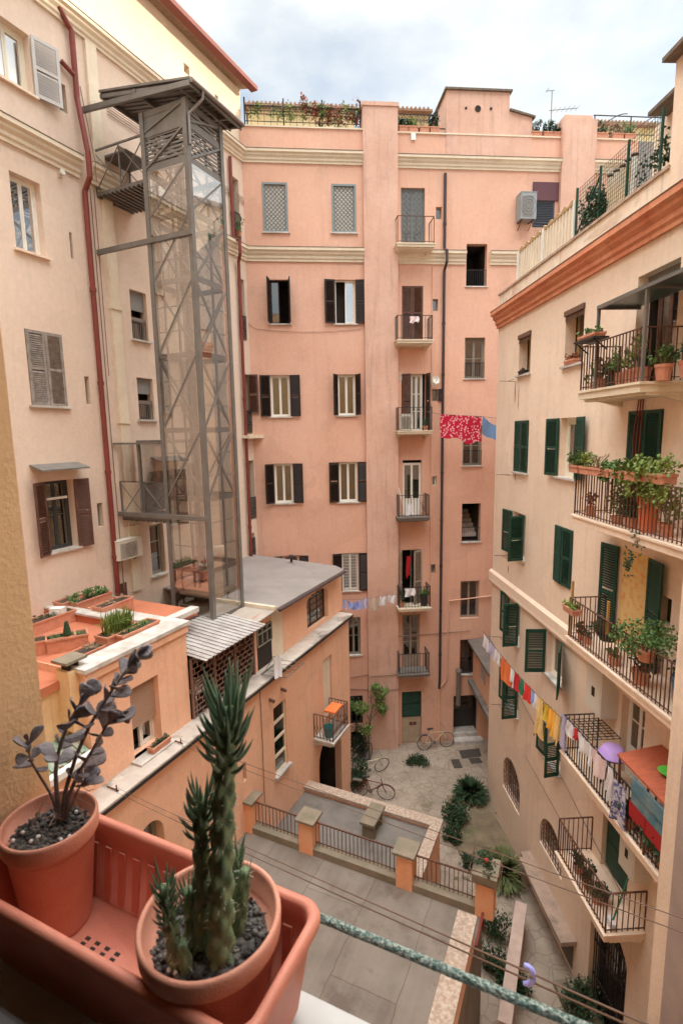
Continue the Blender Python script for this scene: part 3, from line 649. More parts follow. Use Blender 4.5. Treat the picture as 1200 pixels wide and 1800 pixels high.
for i in range(3):
    x = .05+i*1.5; m_.bar((x, 0, 0), (x, 0, .95), .035); m_.tube([(x+1.4*j/8, .1*j/8, .25+.85*sin(pi/2*j/8)) for j in range(9)], .018, 5)
m_.bar((0, 0, .95), (3.2, 0, .95), .03); m_.bar((0, 0, .3), (3.2, 0, .3), .02); m_.build('trellis', IRON, pg3)
rl = MB(); rl.bar((0, 0, .22), (2.0, 0, .22), .03); [rl.bar((x, 0, 0), (x, 0, .22), .02) for x in (0, .5, 1, 1.5, 2.0)]
tag(rl.build('handrail', IRON), 'low black handrail on the pink parapet left of the penthouse block', 'railing'); bpy.data.objects['handrail'].matrix_world = Matrix.Translation(FB.w(.9, YR+.12, zp+.05)) @ Matrix.Rotation(FB.rot, 4, 'Z')
# potted plants
def pot_mesh(t, r, h, m=TERRA, square=False, ln=None):
    mb = MB()
    if square:
        a = ln or r; b = r; th = .02
        mb.prism([(-a*.92, -b*.9, 0), (a*.92, -b*.9, 0), (a*.92, b*.9, 0), (-a*.92, b*.9, 0)], (0, 0, .03))
        for (x0, x1, y0, y1) in ((-a, a, -b, -b+th), (-a, a, b-th, b), (-a, -a+th, -b+th, b-th), (a-th, a, -b+th, b-th)): mb.box(x0, x1, y0, y1, 0, h)
        for (x0, x1, y0, y1) in ((-a-.015, a+.015, -b-.015, -b+.001), (-a-.015, a+.015, b-.001, b+.015), (-a-.015, -a+.001, -b, b), (a-.001, a+.015, -b, b)): mb.box(x0, x1, y0, y1, h-.04, h+.004)
        o = mb.build('pot', m, t); s = MB(); s.box(-a+th, a-th, -b+th, b-th, h-.06, h-.03); s.build('soil', SOIL, t)
    else:
        mb.lathe([(0.001, 0), (r*.72, 0), (r*.93, h*.8), (r*1.0, h*.8), (r*1.04, h), (r*.93, h), (r*.9, h*.86), (0.001, h*.86)], n=14); o = mb.build('pot', m, t, smooth=False)
    return o
def plant(loc, r, h, fr, fh, label, cat='potted plant', leafm=LEAF, n=120, size=.07, rot=0, potm=TERRA, square=False, ln=None, group=None, kind='bush', name='potted_plant'):
    t = thing(name, label, cat, loc, rot, group); pot_mesh(t, r, h, potm, square, ln)
    mb = MB(); L = ln or r
    if kind == 'bush':
        for k in range(6):
            a = random.uniform(0, 6.3); mb.tube([(0, 0, h*.8), (cos(a)*fr*.3, sin(a)*fr*.3, h+fh*.4), (cos(a)*fr*.6, sin(a)*fr*.6, h+fh*.8)], .006, 4)
        if square:
            for k in range(4): mb.leaves((-L+2*L*(k+.5)/4, 0, h+fh*.45), (L*.4, fr*.6, fh*.55), n//4, size)
        else: mb.leaves((0, 0, h+fh*.5), (fr, fr, fh*.6), n, size)
    elif kind == 'grass':
        for k in range(n):
            a = random.uniform(0, 6.3); q = random.uniform(0, 1)**.6; sx = random.uniform(-L*.7, L*.7) if square else random.gauss(0, r*.3); sy = random.gauss(0, r*.3)
            p0 = Vector((sx, sy, h*.85)); p2 = p0+Vector((cos(a)*fr*q, sin(a)*fr*q, fh*(1.1-.7*q))); p1 = p0.lerp(p2, .5)+Vector((0, 0, fh*.22))
            e = Vector((-sin(a), cos(a), 0))*size*.12
            mb.add([p0-e, p0+e, p1+e, p1-e, p2], [(0, 1, 2, 3), (3, 2, 4)])
    elif kind == 'trail':
        mb.leaves((0, 0, h+fh*.2), (fr, fr*.6, fh*.4), n//2, size); mb.leaves((0, -r*.8, h-fh*.3), (fr*.9, r*.4, fh*.6), n//2, size)
    elif kind == 'dead':
        for k in range(14):
            a = random.uniform(0, 6.3); mb.tube([(0, 0, h*.8), (cos(a)*fr*.4, sin(a)*fr*.4, h+fh*.5), (cos(a+.4)*fr*.8, sin(a+.4)*fr*.8, h+fh*random.uniform(.6, 1))], .006, 4)
    mb.build('foliage', leafm, t)
    return t
RG = 'planters along the back roof parapet'
for (u, lab, lm, kd) in ((.25, 'round dark clipped plant in terracotta pot left end beside the tall pillar on the roof', LEAFD, 'bush'), (.62, 'yellow green leafy plant in a terracotta pot near the small white sign on the roof', LEAFY, 'bush'), (1.05, 'nearly bare terracotta trough between the yellow plant and the tall dark one on the roof', DRY, 'dead'), (1.45, 'tall dark blue-green plant in pot right beside the penthouse block', LEAFD, 'bush')):
    plant(FB.w(u, YR+.12, zp+.05), .17, .2, .26, .62 if u > 1.3 else .34, lab, leafm=lm, n=260, size=.10, rot=FB.rot, square=True, ln=.17, group=RG, kind=kd)
for (u, lab, lm) in ((5.45, 'dark bushy plant in terracotta trough just right of the penthouse block', LEAFD), (5.95, 'small second dark plant in trough between the penthouse and the antenna', LEAFD), (6.3, 'dark plant in terracotta pot against the right pink pillar', LEAFD)):
    plant(FB.w(u, YR+.12, zp+.05), .16, .17, .26, .42, lab, leafm=lm, n=260, size=.10, rot=FB.rot, square=True, ln=.2, group=RG)
for (u, lab, lm) in ((8.1, 'dark spiky plant in terracotta trough right of the right pink pillar', LEAFD), (8.75, 'low trailing plant in terracotta trough under the curved pergola', DRY), (9.25, 'bright green plant in terracotta trough under the curved pergola', LEAF)):
    plant(FB.w(u, YR+.12, zp+.05), .16, .2, .28, .45, lab, leafm=lm, n=260, size=.10, rot=FB.rot, square=True, ln=.22, group=RG)
# antenna
t = thing('antenna', 'thin tv antenna mast standing on the roof right of the penthouse block', 'antenna', FB.w(FB.px(967, 240, 1.5)[0], 1.5, zp-1), FB.rot)
m_ = MB(); hh = FB.px(967, 158, 1.5)[1]-zp+1; m_.cyl((0, 0, 0), (0, 0, hh), .018, n=6); m_.build('mast', PIPEG, t)
m_ = MB(); m_.bar((-.1, 0, hh-.75), (1.1, 0, hh-.62), .02); [m_.bar((x, -.2, hh-.74+.11*x), (x, .2, hh-.74+.11*x), .01) for x in (.1, .3, .5, .7, .9, 1.1)]; m_.bar((-.25, 0, hh-.03), (.1, 0, hh-.0), .02); m_.bar((-.2, -.15, hh), (-.2, .15, hh), .012); m_.build('aerial', PIPEG, t)
# wall units on the back block
def acunit(F, u, y, z, w_, h_, d_, label, m=ACW, group=None, grill='front', cat='air conditioner', name='air_conditioner'):
    t = thing(name, label, cat, F.w(u, y, z), F.rot, group)
    mb = MB(); mb.box(-w_/2, w_/2, -d_-.04, -.04, 0, h_); mb.box(-w_/2-.01, w_/2+.01, -d_-.05, -.03, h_, h_+.02); o = mb.build('casing', m, t)
    g_ = MB(); n_ = 14
    for i in range(n_): z_ = h_*(.1+.8*i/n_); g_.box(-w_/2+.05, w_/2*.55, -d_-.052, -d_-.041, z_, z_+h_*.02)
    g_.build('grille', mat('grille_grey', (.30, .28, .25), .6), t)
    f = MB(); 
    for k in range(3):
        r = h_*.12*(k+1); f.tube([(w_*.0-.02+r*cos(a)*.9, -d_-.056, h_*.5+r*sin(a)) for a in [2*pi*j/16 for j in range(17)]], .004, 4)
    f.build('fan_guard', FRD, t)
    for x in (-w_*.35, w_*.35): b_ = MB(); b_.box(x-.015, x+.015, -d_-.02, 0, -.03, 0); b_.bar((x, -d_*.8, -.02), (x, 0, -d_*.6), .02); b_.build('bracket', RUST, t)
    return t
q = FB.px(927, 385, -.3); acunit(FB, q[0], YR, q[1], .62, .95, .45, 'large grey metal cabinet hung on the pink wall near its upper right end', m=mat('grey_cabinet', (.30, .32, .33), .45, (.26, .28, .29), 4), cat='metal cabinet', name='metal_cabinet')
acunit(FB, e5[0]+.38, YR-.35, e5[2]+.03, .5, .62, .25, 'white air conditioner standing on the small balcony beside the floral red cloth')
t = thing('satellite_dish', 'white satellite dish on a peeled patch of pink wall above the tiny window', 'satellite dish', FB.w(FB.px(764, 672)[0], YR, FB.px(764, 668)[1]), FB.rot)
mb = MB(); mb.lathe([(.001, .0), (.08, .01), (.16, .05), (.165, .055), (.08, .02), (.001, .01)], n=18); o = mb.build('dish', ACW, t); o.rotation_euler = (radians(80), 0, .3); o.location = (0, -.2, .0)
mb = MB(); mb.bar((0, 0, -.06), (0, -.2, 0), .03); mb.bar((0, -.2, -.12), (.02, -.38, .02), .015); mb.build('arm', PIPEG, t)
# small writing-free plate
mb = MB(); q = FB.px(727, 238); mb.box(q[0]-.09, q[0]+.09, YR-.065, YR-.052, q[1]-.11, q[1]+.12); o = mb.build('wall_plate', WHITE, None, None); o.matrix_world = Matrix.Translation(FB.o) @ Matrix.Rotation(FB.rot, 4, 'Z') @ Matrix.Translation(o.location); tag(o, 'small white plate fixed on the pink parapet under the roof plants', 'plate')
# ============================================================ LEFT BUILDING
lb = thing('apartment_house', 'peach apartment house on the left with a red downpipe and cream pilaster strips', 'building', FL.o, FL.rot)
def RL(x0, y0, x1, y1, d=0.0): return FL.rect(x0, y0, x1, y1, d)
lw = {'a7': RL(-25, 8, 60, 170), 'n7': RL(101, 141, 119, 200), 'n8': RL(88, 16, 106, 37), 'a6': RL(15, 298, 82, 453), 'n6': RL(121, 407, 130, 455),
 'a5': RL(42, 577, 119, 715), 'n5': RL(148, 661, 160, 710), 'a4': RL(75, 847, 137, 960), 'n4': RL(170, 885, 183, 925),
 'r1': RL(227, 507, 262, 601), 'r2': RL(240, 663, 273, 738), 'r3': RL(244, 780, 290, 893), 'r4': RL(262, 924, 292, 1005),
 'door': RL(206, 253, 228, 367), 'g1': RL(290, 235, 330, 325), 'g2': RL(302, 437, 335, 528), 'g3': RL(321, 634, 349, 726), 'g4': RL(328, 814, 357, 874),
 'f7': RL(403, 305, 423, 423), 'f6': RL(417, 487, 433, 600), 'f5': RL(428, 657, 443, 763), 'f4': RL(434.5, 810, 450, 912), 'f3': RL(437, 939, 449, 983)}
deep = {'door': 1.2}
zc1L, zc0L = zc1, zc0
UL = -17.6
lh = [(q[0], q[1], q[2], q[3], deep.get(k, .5 if k[0] != 'n' else .3)) for k, q in lw.items()]
mb = MB(); wallmesh(mb, UL, .05, 0, zc0L+.02, 0, lh); mb.build('wall', [PEACH, DIM], lb)
zat = FL.px(422, 160)[1]
mb = MB(); wallmesh(mb, UL, .1, zc0L+.02, zat+.1, .06, [RL(325, 107, 336, 133)+(.3,), RL(380, 163, 386, 175)+(.2,)]); mb.box(.1, .16, .06, 7, zc0L+.02, zat+.1)
mb.box(UL, .1, 7, 7.2, 0, zat+.1); mb.build('attic_wall', [ATTIC, DIM], lb)
mb = MB(); mb.prism([(UL, -.55, zat+.1), (UL, 8, zat+1.9), (UL, 8, zat+2.05), (UL, -.55, zat+.2)], (-UL+.35, 0, 0)); rf = mb.build('roof', mat('roof_tiles', (.42, .27, .18)), lb)
mb = MB(); mb.prism([(UL, -.57, zat+.03), (UL, -.30, zat+.03), (UL, -.30, zat+.12), (UL, -.57, zat+.16)], (-UL+.37, 0, 0)); mb.build('gutter', PIPER, rf)
cornice(lb, UL, .0, zc0L, zc1L, 0, proj=.26)
cornice(lb, UL, FL.px(134, 270)[0], zl0, zl1, 0, proj=.26); cornice(lb, FL.px(152, 285)[0], FL.px(203, 318)[0], zl0, zl1, -.06, proj=.22); cornice(lb, FL.px(232, 325)[0], .0, zl0, zl1, 0, proj=.24)
# cream strips
ua, ub = FL.px(154, 180)[0], FL.px(172, 180)[0]
mb = MB(); mb.box(ua, ub, -.09, -.002, zl1, zc0L-.02); mb.build('pilaster', TRIM, lb)
ua, ub = FL.px(177, 345)[0], FL.px(192, 345)[0]+.02
mb = MB(); mb.box(ua, ub, -.09, -.002, 9.3, zl0)
for z in (11.2, 14.2, 17.3): mb.box(ua-.03, ub+.03, -.12, -.002, z, z+.07)
mb.build('pilaster', TRIM, lb)
mb = MB(); mb.box(ub+.02, .05, .0, .0, 9, 9.01)
ux = (FL.px(126, 150)[0]+FL.px(196, 950)[0])/2
pipe(lb, [FLp for FLp in [(ux-.75, -.1, FL.px(55, -10)[1]+.6), (ux-.12, -.1, FL.px(112, 40)[1]), (ux, -.12, FL.px(118, 55)[1]), (ux, -.12, zc0L-1.6), (ux, -.34, zl1+.1), (ux, -.34, zl0), (ux, -.12, zl0-.3), (ux, -.12, 9.3)]], .068, PIPER, collars=2.2)
pipe(lb, [(ux-.35, -.08, FL.px(103, 108)[1]), (ux-.05, -.12, FL.px(122, 132)[1])], .06, PIPER)
mb = MB(); mb.tube([(ux+.25, -.03, zl0-.1), (ux+.28, -.03, 14), (ux+.3, -.03, 11), (ux+.3, -.03, 9.4)], .012, 4); mb.tube([(ux+.37, -.03, zl0-.1), (ux+.37, -.03, 15.5)], .01, 4); mb.tube([(ux+.2, -.03, zc0L-1.2), (ux+.25, -.28, zl1), (ux+.25, -.28, zl0)], .012, 4); mb.build('cable', CABLE, lb)
for k in range(4): z = FL.px(200, 208)[1]+.07*k; mb = MB(); mb.tube([(ub+.1, -.03, z), (.0, -.03, z-.02)], .009, 4); mb.build('cable', CABLE, lb)
uf = FL.px(404, 300)[0]
pipe(lb, [(uf-.1, -.1, FL.px(403, 278)[1]), (uf-.1, -.1, zl1), (uf-.1, -.36, zl1-.02), (uf-.1, -.36, zl0), (uf+.12, -.12, zl0-.2), (uf+.1, -.12, 9.0)], .06, PIPER, collars=2.5)
# windows
def lc(k, y=.14, **kw): a = lw[k]; return casement(lb, a[0], a[1], a[2], a[3], y, **kw)
lc('a7', bars=0, gm=GLR, fm=mat('cream_frame', (.74, .70, .58), .5), fw_=.08, y=.2); a = lw['a7']; leaf(a[1], -.06, a[2], a[3], .62, 168, -1, .05, lb, SHW)
for k in ('n7', 'n8', 'n6', 'n5', 'n4'): lc(k, n=1, fm=FRG, fw_=.03, sash=.02)
lc('a6', y=.2, fw_=.06, gm=GLR)
a = lw['a5']; W = a[1]-a[0]; leaf(a[0]+.01, -.01, a[2], a[3], W/2-.015, 0, 1, .05, lb, SHGY); leaf(a[1]-.01, -.01, a[2], a[3], W/2-.015, 0, -1, .05, lb, SHGY)
a = lw['a4']; casement(lb, a[0], a[1], a[2]+(a[3]-a[2])*.0, a[3], .2, fm=FRD, n=2, bars=1, gm=GLD); W = a[1]-a[0]; leaf(a[0], -.06, a[2]-.05, a[3], W*.5, 160, 1, .06, lb, SHBR); leaf(a[1], -.06, a[2]-.02, a[3], W*.5, 170, -1, .06, lb, SHBR)
mb = MB(); mb.box(a[0]+.1, a[1]-.1, .1, .14, a[3]-.48, a[3]-.42); mb.build('lamp_rail', ACW, lb)
q0 = FL.px(62, 829, -.2); q1 = FL.px(147, 826, -.2); mb = MB(); mb.prism([(q0[0], 0, q0[1]+.12), (q0[0], -.45, q0[1]), (q0[0], -.45, q0[1]+.035), (q0[0], 0, q0[1]+.16)], (q1[0]-q0[0], 0, 0)); mb.build('canopy', CONCD, lb)
def sill(b, a, m=MARBLE, y=0): s_ = MB(); s_.box(a[0]-.07, a[1]+.07, y-.09, y+.12, a[2]-.05, a[2]+.004); return s_.build('sill', m, b)
for k in ('a7', 'a6', 'a5', 'a4', 'r1', 'r2', 'r4'): sill(lb, lw[k], CREAM if k in ('a6', 'a7') else MARBLE)
for k in ('r1', 'r2'):
    a = lw[k]; zm = a[2]+(a[3]-a[2])*.48; casement(lb, a[0], a[1], a[2], zm, .2, fm=FRD, curtain=CURT, n=1, bars=0)
    mb = MB(); mb.box(a[0], a[1], .12, .16, zm+.18, a[3]); mb.build('roller_blind', mat('grey_blind', (.23, .23, .22), .7, (.28, .27, .26), 5, stretch=(1, 1, 20)), lb)
    mb = MB(); mb.box(a[0], a[1], .08, .12, zm-.12, zm-.02)
    for i in range(9): x = a[0]+.04+(a[1]-a[0]-.08)*i/8; mb.bar((x, .06, a[2]), (x, .06, zm-.1), .014)
    mb.build('window_guard', PIPEG, lb)
lc('r4', fm=FRG, n=1, bars=2, gm=GLD)
a = lw['r3']; lc('r3', fm=STEEL, n=2, bars=1, panel=.35, y=-.12)
mb = MB(); mb.box(a[0]-.1, a[1]+.25, -1.7, 0, a[3]+.02, a[3]+.1); mb.build('canopy', CORRD, lb)
for k in ('g1', 'g2', 'g3', 'g4'):
    lc(k, fm=mat('blue_grey_frame', (.22, .26, .27)), n=2, curtain=CURT); sill(lb, lw[k])
    a = lw[k]; leaf(a[0], -.05, a[2], a[3], .34, 165, 1, .06, lb, SHW if k in ('g1', 'g2') else SHT)
a = lw['door']; mb = MB(); mb.box(a[0]+.02, a[1]-.02, .9, .95, a[2], a[3]); mb.build('door', DARK, lb)
mb = MB(); mb.box(a[0]-.55, a[1]+.05, -.85, -.0, a[2]+(a[3]-a[2])*.62, a[2]+(a[3]-a[2])*.62+.05)
mb.build('canopy', STEEL, lb)
for k in ('f7', 'f6', 'f5', 'f4', 'f3'):
    a = lw[k]; lc(k, fm=FRG if k != 'f3' else FRW, n=2, bars=1, y=.2)
    mb = MB(); mb.bar((a[0], -.02, a[2]+.9), (a[1], -.02, a[2]+.9), .03)
    for i in range(9): x = a[0]+(a[1]-a[0])*i/8; mb.bar((x, -.02, a[2]+.05), (x, -.02, a[2]+.9), .015)
    for i in range(4): x = a[0]+(a[1]-a[0])*(i+.5)/4; mb.tube([(x+.07*cos(t_*.8), -.02, a[2]+.35+.12*sin(t_*.8)) for t_ in range(8)], .007, 4)
    mb.build('window_guard', IRON, lb)
a = lw['f5']; mb = MB(); mb.box(a[0]-.3, a[1]+.4, -.35, -.002, a[2]-.16, a[2]-.04); mb.build('ledge', TRIM, lb)
mb = MB(); a = RL(209, 1027, 223, 1049); mb.box(a[0], a[1], -.03, -.004, a[2], a[3]); mb.build('vent_grille', RUST, lb)
q = FL.px(224, 980, -.15); acunit(FL, q[0], 0, FL.px(224, 983, -.3)[1], .85, .55, .28, 'cream air conditioner on the left wall beside the red downpipe')
a = lw['f7']; plant(FL.w((a[0]+a[1])/2, -.12, a[2]+.05), .1, .18, .2, .6, 'leafy climber in pot on the tall narrow window under the top left cornice', leafm=LEAF, n=110, size=.08, rot=FL.rot)
t = thing('wall_lamp', 'small cream flood lamp on the left wall between the two upper window rows', 'wall lamp', FL.w(FL.px(104, 305)[0], 0, FL.px(104, 305)[1]), FL.rot)
mb = MB(); mb.cyl((0, 0, 0), (0, -.14, .02), .05, .07, n=12); mb.build('lamp_body', ACW, t); mb = MB(); mb.box(-.05, .05, -.02, 0, -.09, .05); mb.build('mount', ACW, t)
# ============================================================ LIFT
LN = (-6.80, -3.12)                      # near corner (u, y) in the left building's axes
lt = thing('lift_tower', 'grey-green steel and glass outdoor lift shaft standing in front of the left house', 'lift', FL.w(LN[0], LN[1], 8.9), FL.rot)
LW, LD = 1.32, 1.28                      # width towards the wall (y), depth along the wall (u)
def LNz(y): 
    x = 322+(y-170)*.0678
    r = ray(x, y); p = FL.w(LN[0], LN[1], 0); t_ = ((p-CAM).x*fw.x+(p-CAM).y*fw.y)/(r.x*fw.x+r.y*fw.y); t_ = Vector((p.x-CAM.x, p.y-CAM.y)).length/Vector((r.x, r.y)).length; return (CAM+r*t_).z-8.9
lev = [LNz(y) for y in (1070, 1005, 878, 755, 621, 487, 370, 280, 214, 172)]
zb = min(lev[0], 0) if lev[0] < .3 else 0
lev[0] = 0.0
top = lev[-1]
cs = [(0, 0), (LD, 0), (LD, LW), (0, LW)]
for i, (x, y) in enumerate(cs):
    mb = MB(); mb.box(x-.06, x+.06, y-.06, y+.06, -.3, top); mb.build('post', STEEL, lt)
for z in lev[:-1]+[top-.06]:
    mb = MB()
    for i in range(4):
        p = cs[i]; q = cs[(i+1) % 4]; d = Vector((q[0]-p[0], q[1]-p[1], 0)).normalized()*.06
        mb.bar(Vector((p[0], p[1], z))+d, Vector((q[0], q[1], z))-d, .05, .13)
    mb.build('ring_beam', STEEL, lt)
mb = MB()
for j in range(1, len(lev)-3):
    for k in (1, 2):
        z = lev[j]+(lev[j+1]-lev[j])*k/3
        for i in (0, 3):
            p = cs[i]; q = cs[(i+1) % 4]; d = Vector((q[0]-p[0], q[1]-p[1], 0)).normalized()*.06; mb.bar(Vector((p[0], p[1], z))+d, Vector((q[0], q[1], z))-d, .02, .03)
mb.build('glazing_bar', STEEL, lt)
for i in range(4):
    p = cs[i]; q = cs[(i+1) % 4]; mb = MB(); d = Vector((q[0]-p[0], q[1]-p[1], 0)).normalized()*.06
    for j in range(2, len(lev)-1):
        a0 = Vector((p[0], p[1], lev[j]+.06))+d; a1 = Vector((q[0], q[1], lev[j]+.06))-d; b0 = Vector((p[0], p[1], lev[j+1]-.06))+d; b1 = Vector((q[0], q[1], lev[j+1]-.06))-d
        o_ = Vector((d.y, -d.x, 0)).normalized()*.02
        if i in (0, 3): mb.bar(a0+o_, b1+o_, .05, .05); mb.bar(a1-o_, b0-o_, .05, .05)
        elif j % 2: mb.bar(a0+o_, b1+o_, .04, .03)
        else: mb.bar(a1-o_, b0-o_, .04, .03)
    mb.build('cross_brace', STEEL, lt)
    mb = MB(); o_ = Vector((d.y, -d.x, 0)).normalized()*(.035 if i in (0, 3) else .035)
    A_ = Vector((p[0], p[1], .05))-o_*-1+d; B_ = Vector((q[0], q[1], .05))+o_-d
    mb.prism([A_, B_, B_+o_*.2, A_+o_*.2], (0, 0, lev[-3]-.1)); mb.build('glass_panel', GLL, lt)
mb = MB()
for i in (0, 3):
    p = cs[i]; q = cs[(i+1) % 4]
    z = lev[-3]+.1
    while z < top-.15:
        mb.bar((p[0], p[1], z), (q[0], q[1], z), .02, .05); z += .09
mb.build('louvre', STEEL, lt)
mb = MB(); mb.box(-.015, .015, .06, LW-.06, top-.55, top-.1); mb.build('fascia', STEEL, lt)
# guide rails, counterweight cable, cabin base
mb = MB(); mb.bar((LD*.5, LW-.2, 0), (LD*.5, LW-.2, top-.2), .05); mb.bar((LD-.15, .35, 0), (LD-.15, .35, top-.2), .05); mb.bar((.2, LW-.15, 0), (.2, LW-.15, top-.2), .04); mb.build('guide_rail', STEEL, lt)
mb = MB(); [mb.tube([(LD*.5+.04*k, LW-.35, .2), (LD*.5+.04*k, LW-.35, top-.3)], .008, 4) for k in range(3)]; mb.build('cable', IRON, lt)
mb = MB(); mb.box(.1, LD-.1, .1, LW-.1, .02, .25); mb.box(.1, LD-.1, .1, LW-.1, .55, .62); mb.build('pit', mat('sand_concrete', (.38, .30, .22), .9), lt)
# roof: mono pitch sheet, ridge over the near corner falling outwards
x0, x1, y0, y1 = -.22, LD+.50, -.36, LW+1.15
mb = MB(); zt = top+.02; sl = .16
n_ = 26
def zr(y): return zt+.16+(y-y0)*sl
for i in range(n_):
    xa = x0+(x1-x0)*i/n_; xb = x0+(x1-x0)*(i+1)/n_; h1 = .0 if i % 2 else .03
    mb.prism([(xa, y0, zr(y0)+h1), (xb, y0, zr(y0)+h1), (xb, y1, zr(y1)+h1), (xa, y1, zr(y1)+h1)], (0, 0, .05))
mb.build('roof', CORRD, lt)
mb = MB()
for x in (x0+.05, 0, LD, x1-.08): mb.bar((x, y0+.05, zr(y0)-.05), (x, y1-.05, zr(y1)-.05), .05, .08)
for y in (y0+.03, 0, LW, y1-.05): mb.bar((x0, y, zr(y)-.06), (x1, y, zr(y)-.06), .05, .1)
mb.build('roof_frame', STEEL, lt)
mb = MB(); mb.cyl((x0, y0-.04, zr(y0)), (x1, y0-.04, zr(y0)), .055, n=10); mb.tube([(x0+.4, y0-.04, zr(y0)), (x0+.4, y0-.02, zr(y0)-.2), (.0, -.1, top-.35), (0, -.1, top-1.0)], .035, 8); mb.build('gutter', PIPEG, lt)
for (x, y) in ((334, 401), (362, 905)):
    z = LNz(y)-.1; mb = MB(); mb.box(-.1, -.02, -.06, -LN[1], z-.06, z+.06); mb.build('tie_beam', STEEL, lt)
mb = MB(); mb.prism([(x0-.03, y0, zr(y0)-.12), (x0-.03, y0, zr(y0)), (x0-.03, 3.2, zr(y0)+.30), (x0-.03, 3.2, zr(y0)+.18)], (.08, 0, 0)); mb.build('tie_beam', STEEL, lt)
# landings to the wall (three bridges)
def landing(z, label=None):
    m_ = MB(); m_.box(.05, LD-.02, LW+.06, -LN[1]-.01, z-.08, z)
    for i in range(12): y = LW+.1+(-LN[1]-LW-.15)*i/11; m_.box(.05, LD-.02, y-.03, y+.03, z-.12, z-.081)
    s_ = m_.build('landing', CORRD, lt)
    m_ = MB(); ya_, yb_ = LW+.06, -LN[1]-.04
    for (p, q) in (((.05, ya_), (.05, yb_)), ((LD-.05, ya_), (LD-.05, yb_))):
        m_.bar((p[0], p[1], z+1), (q[0], q[1], z+1), .04); m_.bar((p[0], p[1], z), (p[0], p[1], z+1), .04); m_.bar((q[0], q[1], z), (q[0], q[1], z+1), .04); ym = (p[1]+q[1])/2
        m_.bar((p[0], ym, z), (p[0], ym, z+1), .03)
        for (a_, b_) in ((p[1], ym), (ym, q[1])): m_.bar((p[0], a_, z+.05), (p[0], b_, z+.95), .02); m_.bar((p[0], b_, z+.05), (p[0], a_, z+.95), .02)
    m_.build('railing', STEEL, s_)
landing(lw['door'][2]-8.9); landing(lw['r3'][2]-8.9)
mb = MB(); z = FL.px(245, 780)[1]-8.9; mb.box(-.1, .03, LW+.1, -LN[1]-.02, z, z+.05); zz = lw['r3'][2]-8.9+1.0
mb.bar((.0, LW+.95, zz-1), (.0, LW+.95, z), .05); mb.build('porch_frame', STEEL, lt)
mb = MB(); mb.prism([(.02, LW+.1, zz), (.02, -LN[1]-.05, zz), (.02, -LN[1]-.05, z), (.02, LW+.1, z)], (.01, 0, 0)); mb.build('glass_panel', GLL, lt)
# ============================================================ ANNEX (low wing under the lift)
AY = -4.36; UY = -3.94                  # face of the wing, face of the set-back upper storey
AE = -.75                               # far end
AU = -16.9
ax = thing('annex_wing', 'low orange wing along the left with a grey sheet roof and an arched upper window', 'annex', FL.w(0, 0, 0), FL.rot)
def RA(x0, y0, x1, y1, d=AY): return FL.rect(x0, y0, x1, y1, d)
aw = {'col': RA(480, 1247, 506, 1342), 'blind': RA(567, 1163, 585, 1247), 'arch': RA(560, 1307, 601, 1385), 'small': RA(426, 1345, 434, 1370), 'bw': RA(262, 1440, 289, 1475),
      'uarch': RA(540, 1052, 577, 1090, UY), 'udoor': RA(450, 1103, 478, 1165, UY), 'roll': RA(227, 1210, 286, 1310, UY)}
LZ = 7.15
a = aw['arch']; ah = (a[0], a[1], .0, a[3], 1.3, True)
a = aw['blind']; bh = (a[0], a[1], a[2], a[3], .08)
a = aw['uarch']; zu0 = 7.32; uh = (a[0]-.05, a[1], zu0+.05, 8.55, .3, .22)
mb = MB(); wallmesh(mb, AU, AE, 0, LZ, AY, [ah, bh, aw['col']+(.35,), aw['small']+(.2,), (aw['bw'][0]-.4, aw['bw'][1], 4.0, aw['bw'][3]-.1, .4, True)]); mb.box(AE, AE+.01, AY, 0, 0, LZ)
mb.build('wall', [ORANGE, DIM], ax)
a = aw['col']; wn = MB(); hh = (a[3]-a[2])/4
for i in range(4): casement(ax, a[0], a[1], a[2]+hh*i+.01, a[2]+hh*(i+1)-.01, AY+.05, fm=TRIM, gm=GLD, n=1, fw_=.025, sash=.015)
mb = MB(); mb.box(a[0]-.06, a[1]+.1, AY-.1, AY+.1, a[2]-.07, a[2]+.005); mb.build('sill', MARBLE, ax)
a = ah; mb = MB()
for i in range(7): x = a[0]+(a[1]-a[0])*i/6; mb.bar((x, AY+1.0, 0), (x, AY+1.0, a[3]), .02)
mb.bar((a[0], AY+1.0, 1.1), (a[1], AY+1.0, 1.1), .03); mb.build('gate', IRON, ax)
a = aw['bw']; casement(ax, a[0]-.38, a[1]-.02, 4.0, a[3]-.12, AY+.2, fm=FRG, gm=GLD, n=2, bars=1)
for (x, y) in ((494, 1211), (473, 1230)):
    q = FL.px(x, y, AY); mb = MB(); mb.cyl((q[0], AY, q[1]), (q[0]+.02, AY-.16, q[1]-.05), .045, n=8); mb.build('spout', RUST, ax)
q = FL.px(455, 1200, AY)[0]; mb = MB(); mb.tube([(q, AY-.02, LZ), (q+.02, AY-.02, 5.5), (q, AY-.02, 3.7)], .012, 4); mb.build('cable', CABLE, ax)
mb = MB(); mb.box(AU, AE+.1, AY-.14, UY+.02, LZ, LZ+.1); mb.build('ledge', mat('dirty_ledge', (.44, .37, .32), .85, (.56, .50, .44), 2.2, bump=.2, stain=(.16, .13, .11), stain_amt=.85), ax); mb = MB(); mb.box(AU, AE+.1, AY-.15, AY-.141, LZ-.02, LZ+.06); mb.build('lead_edge', IRON, ax)
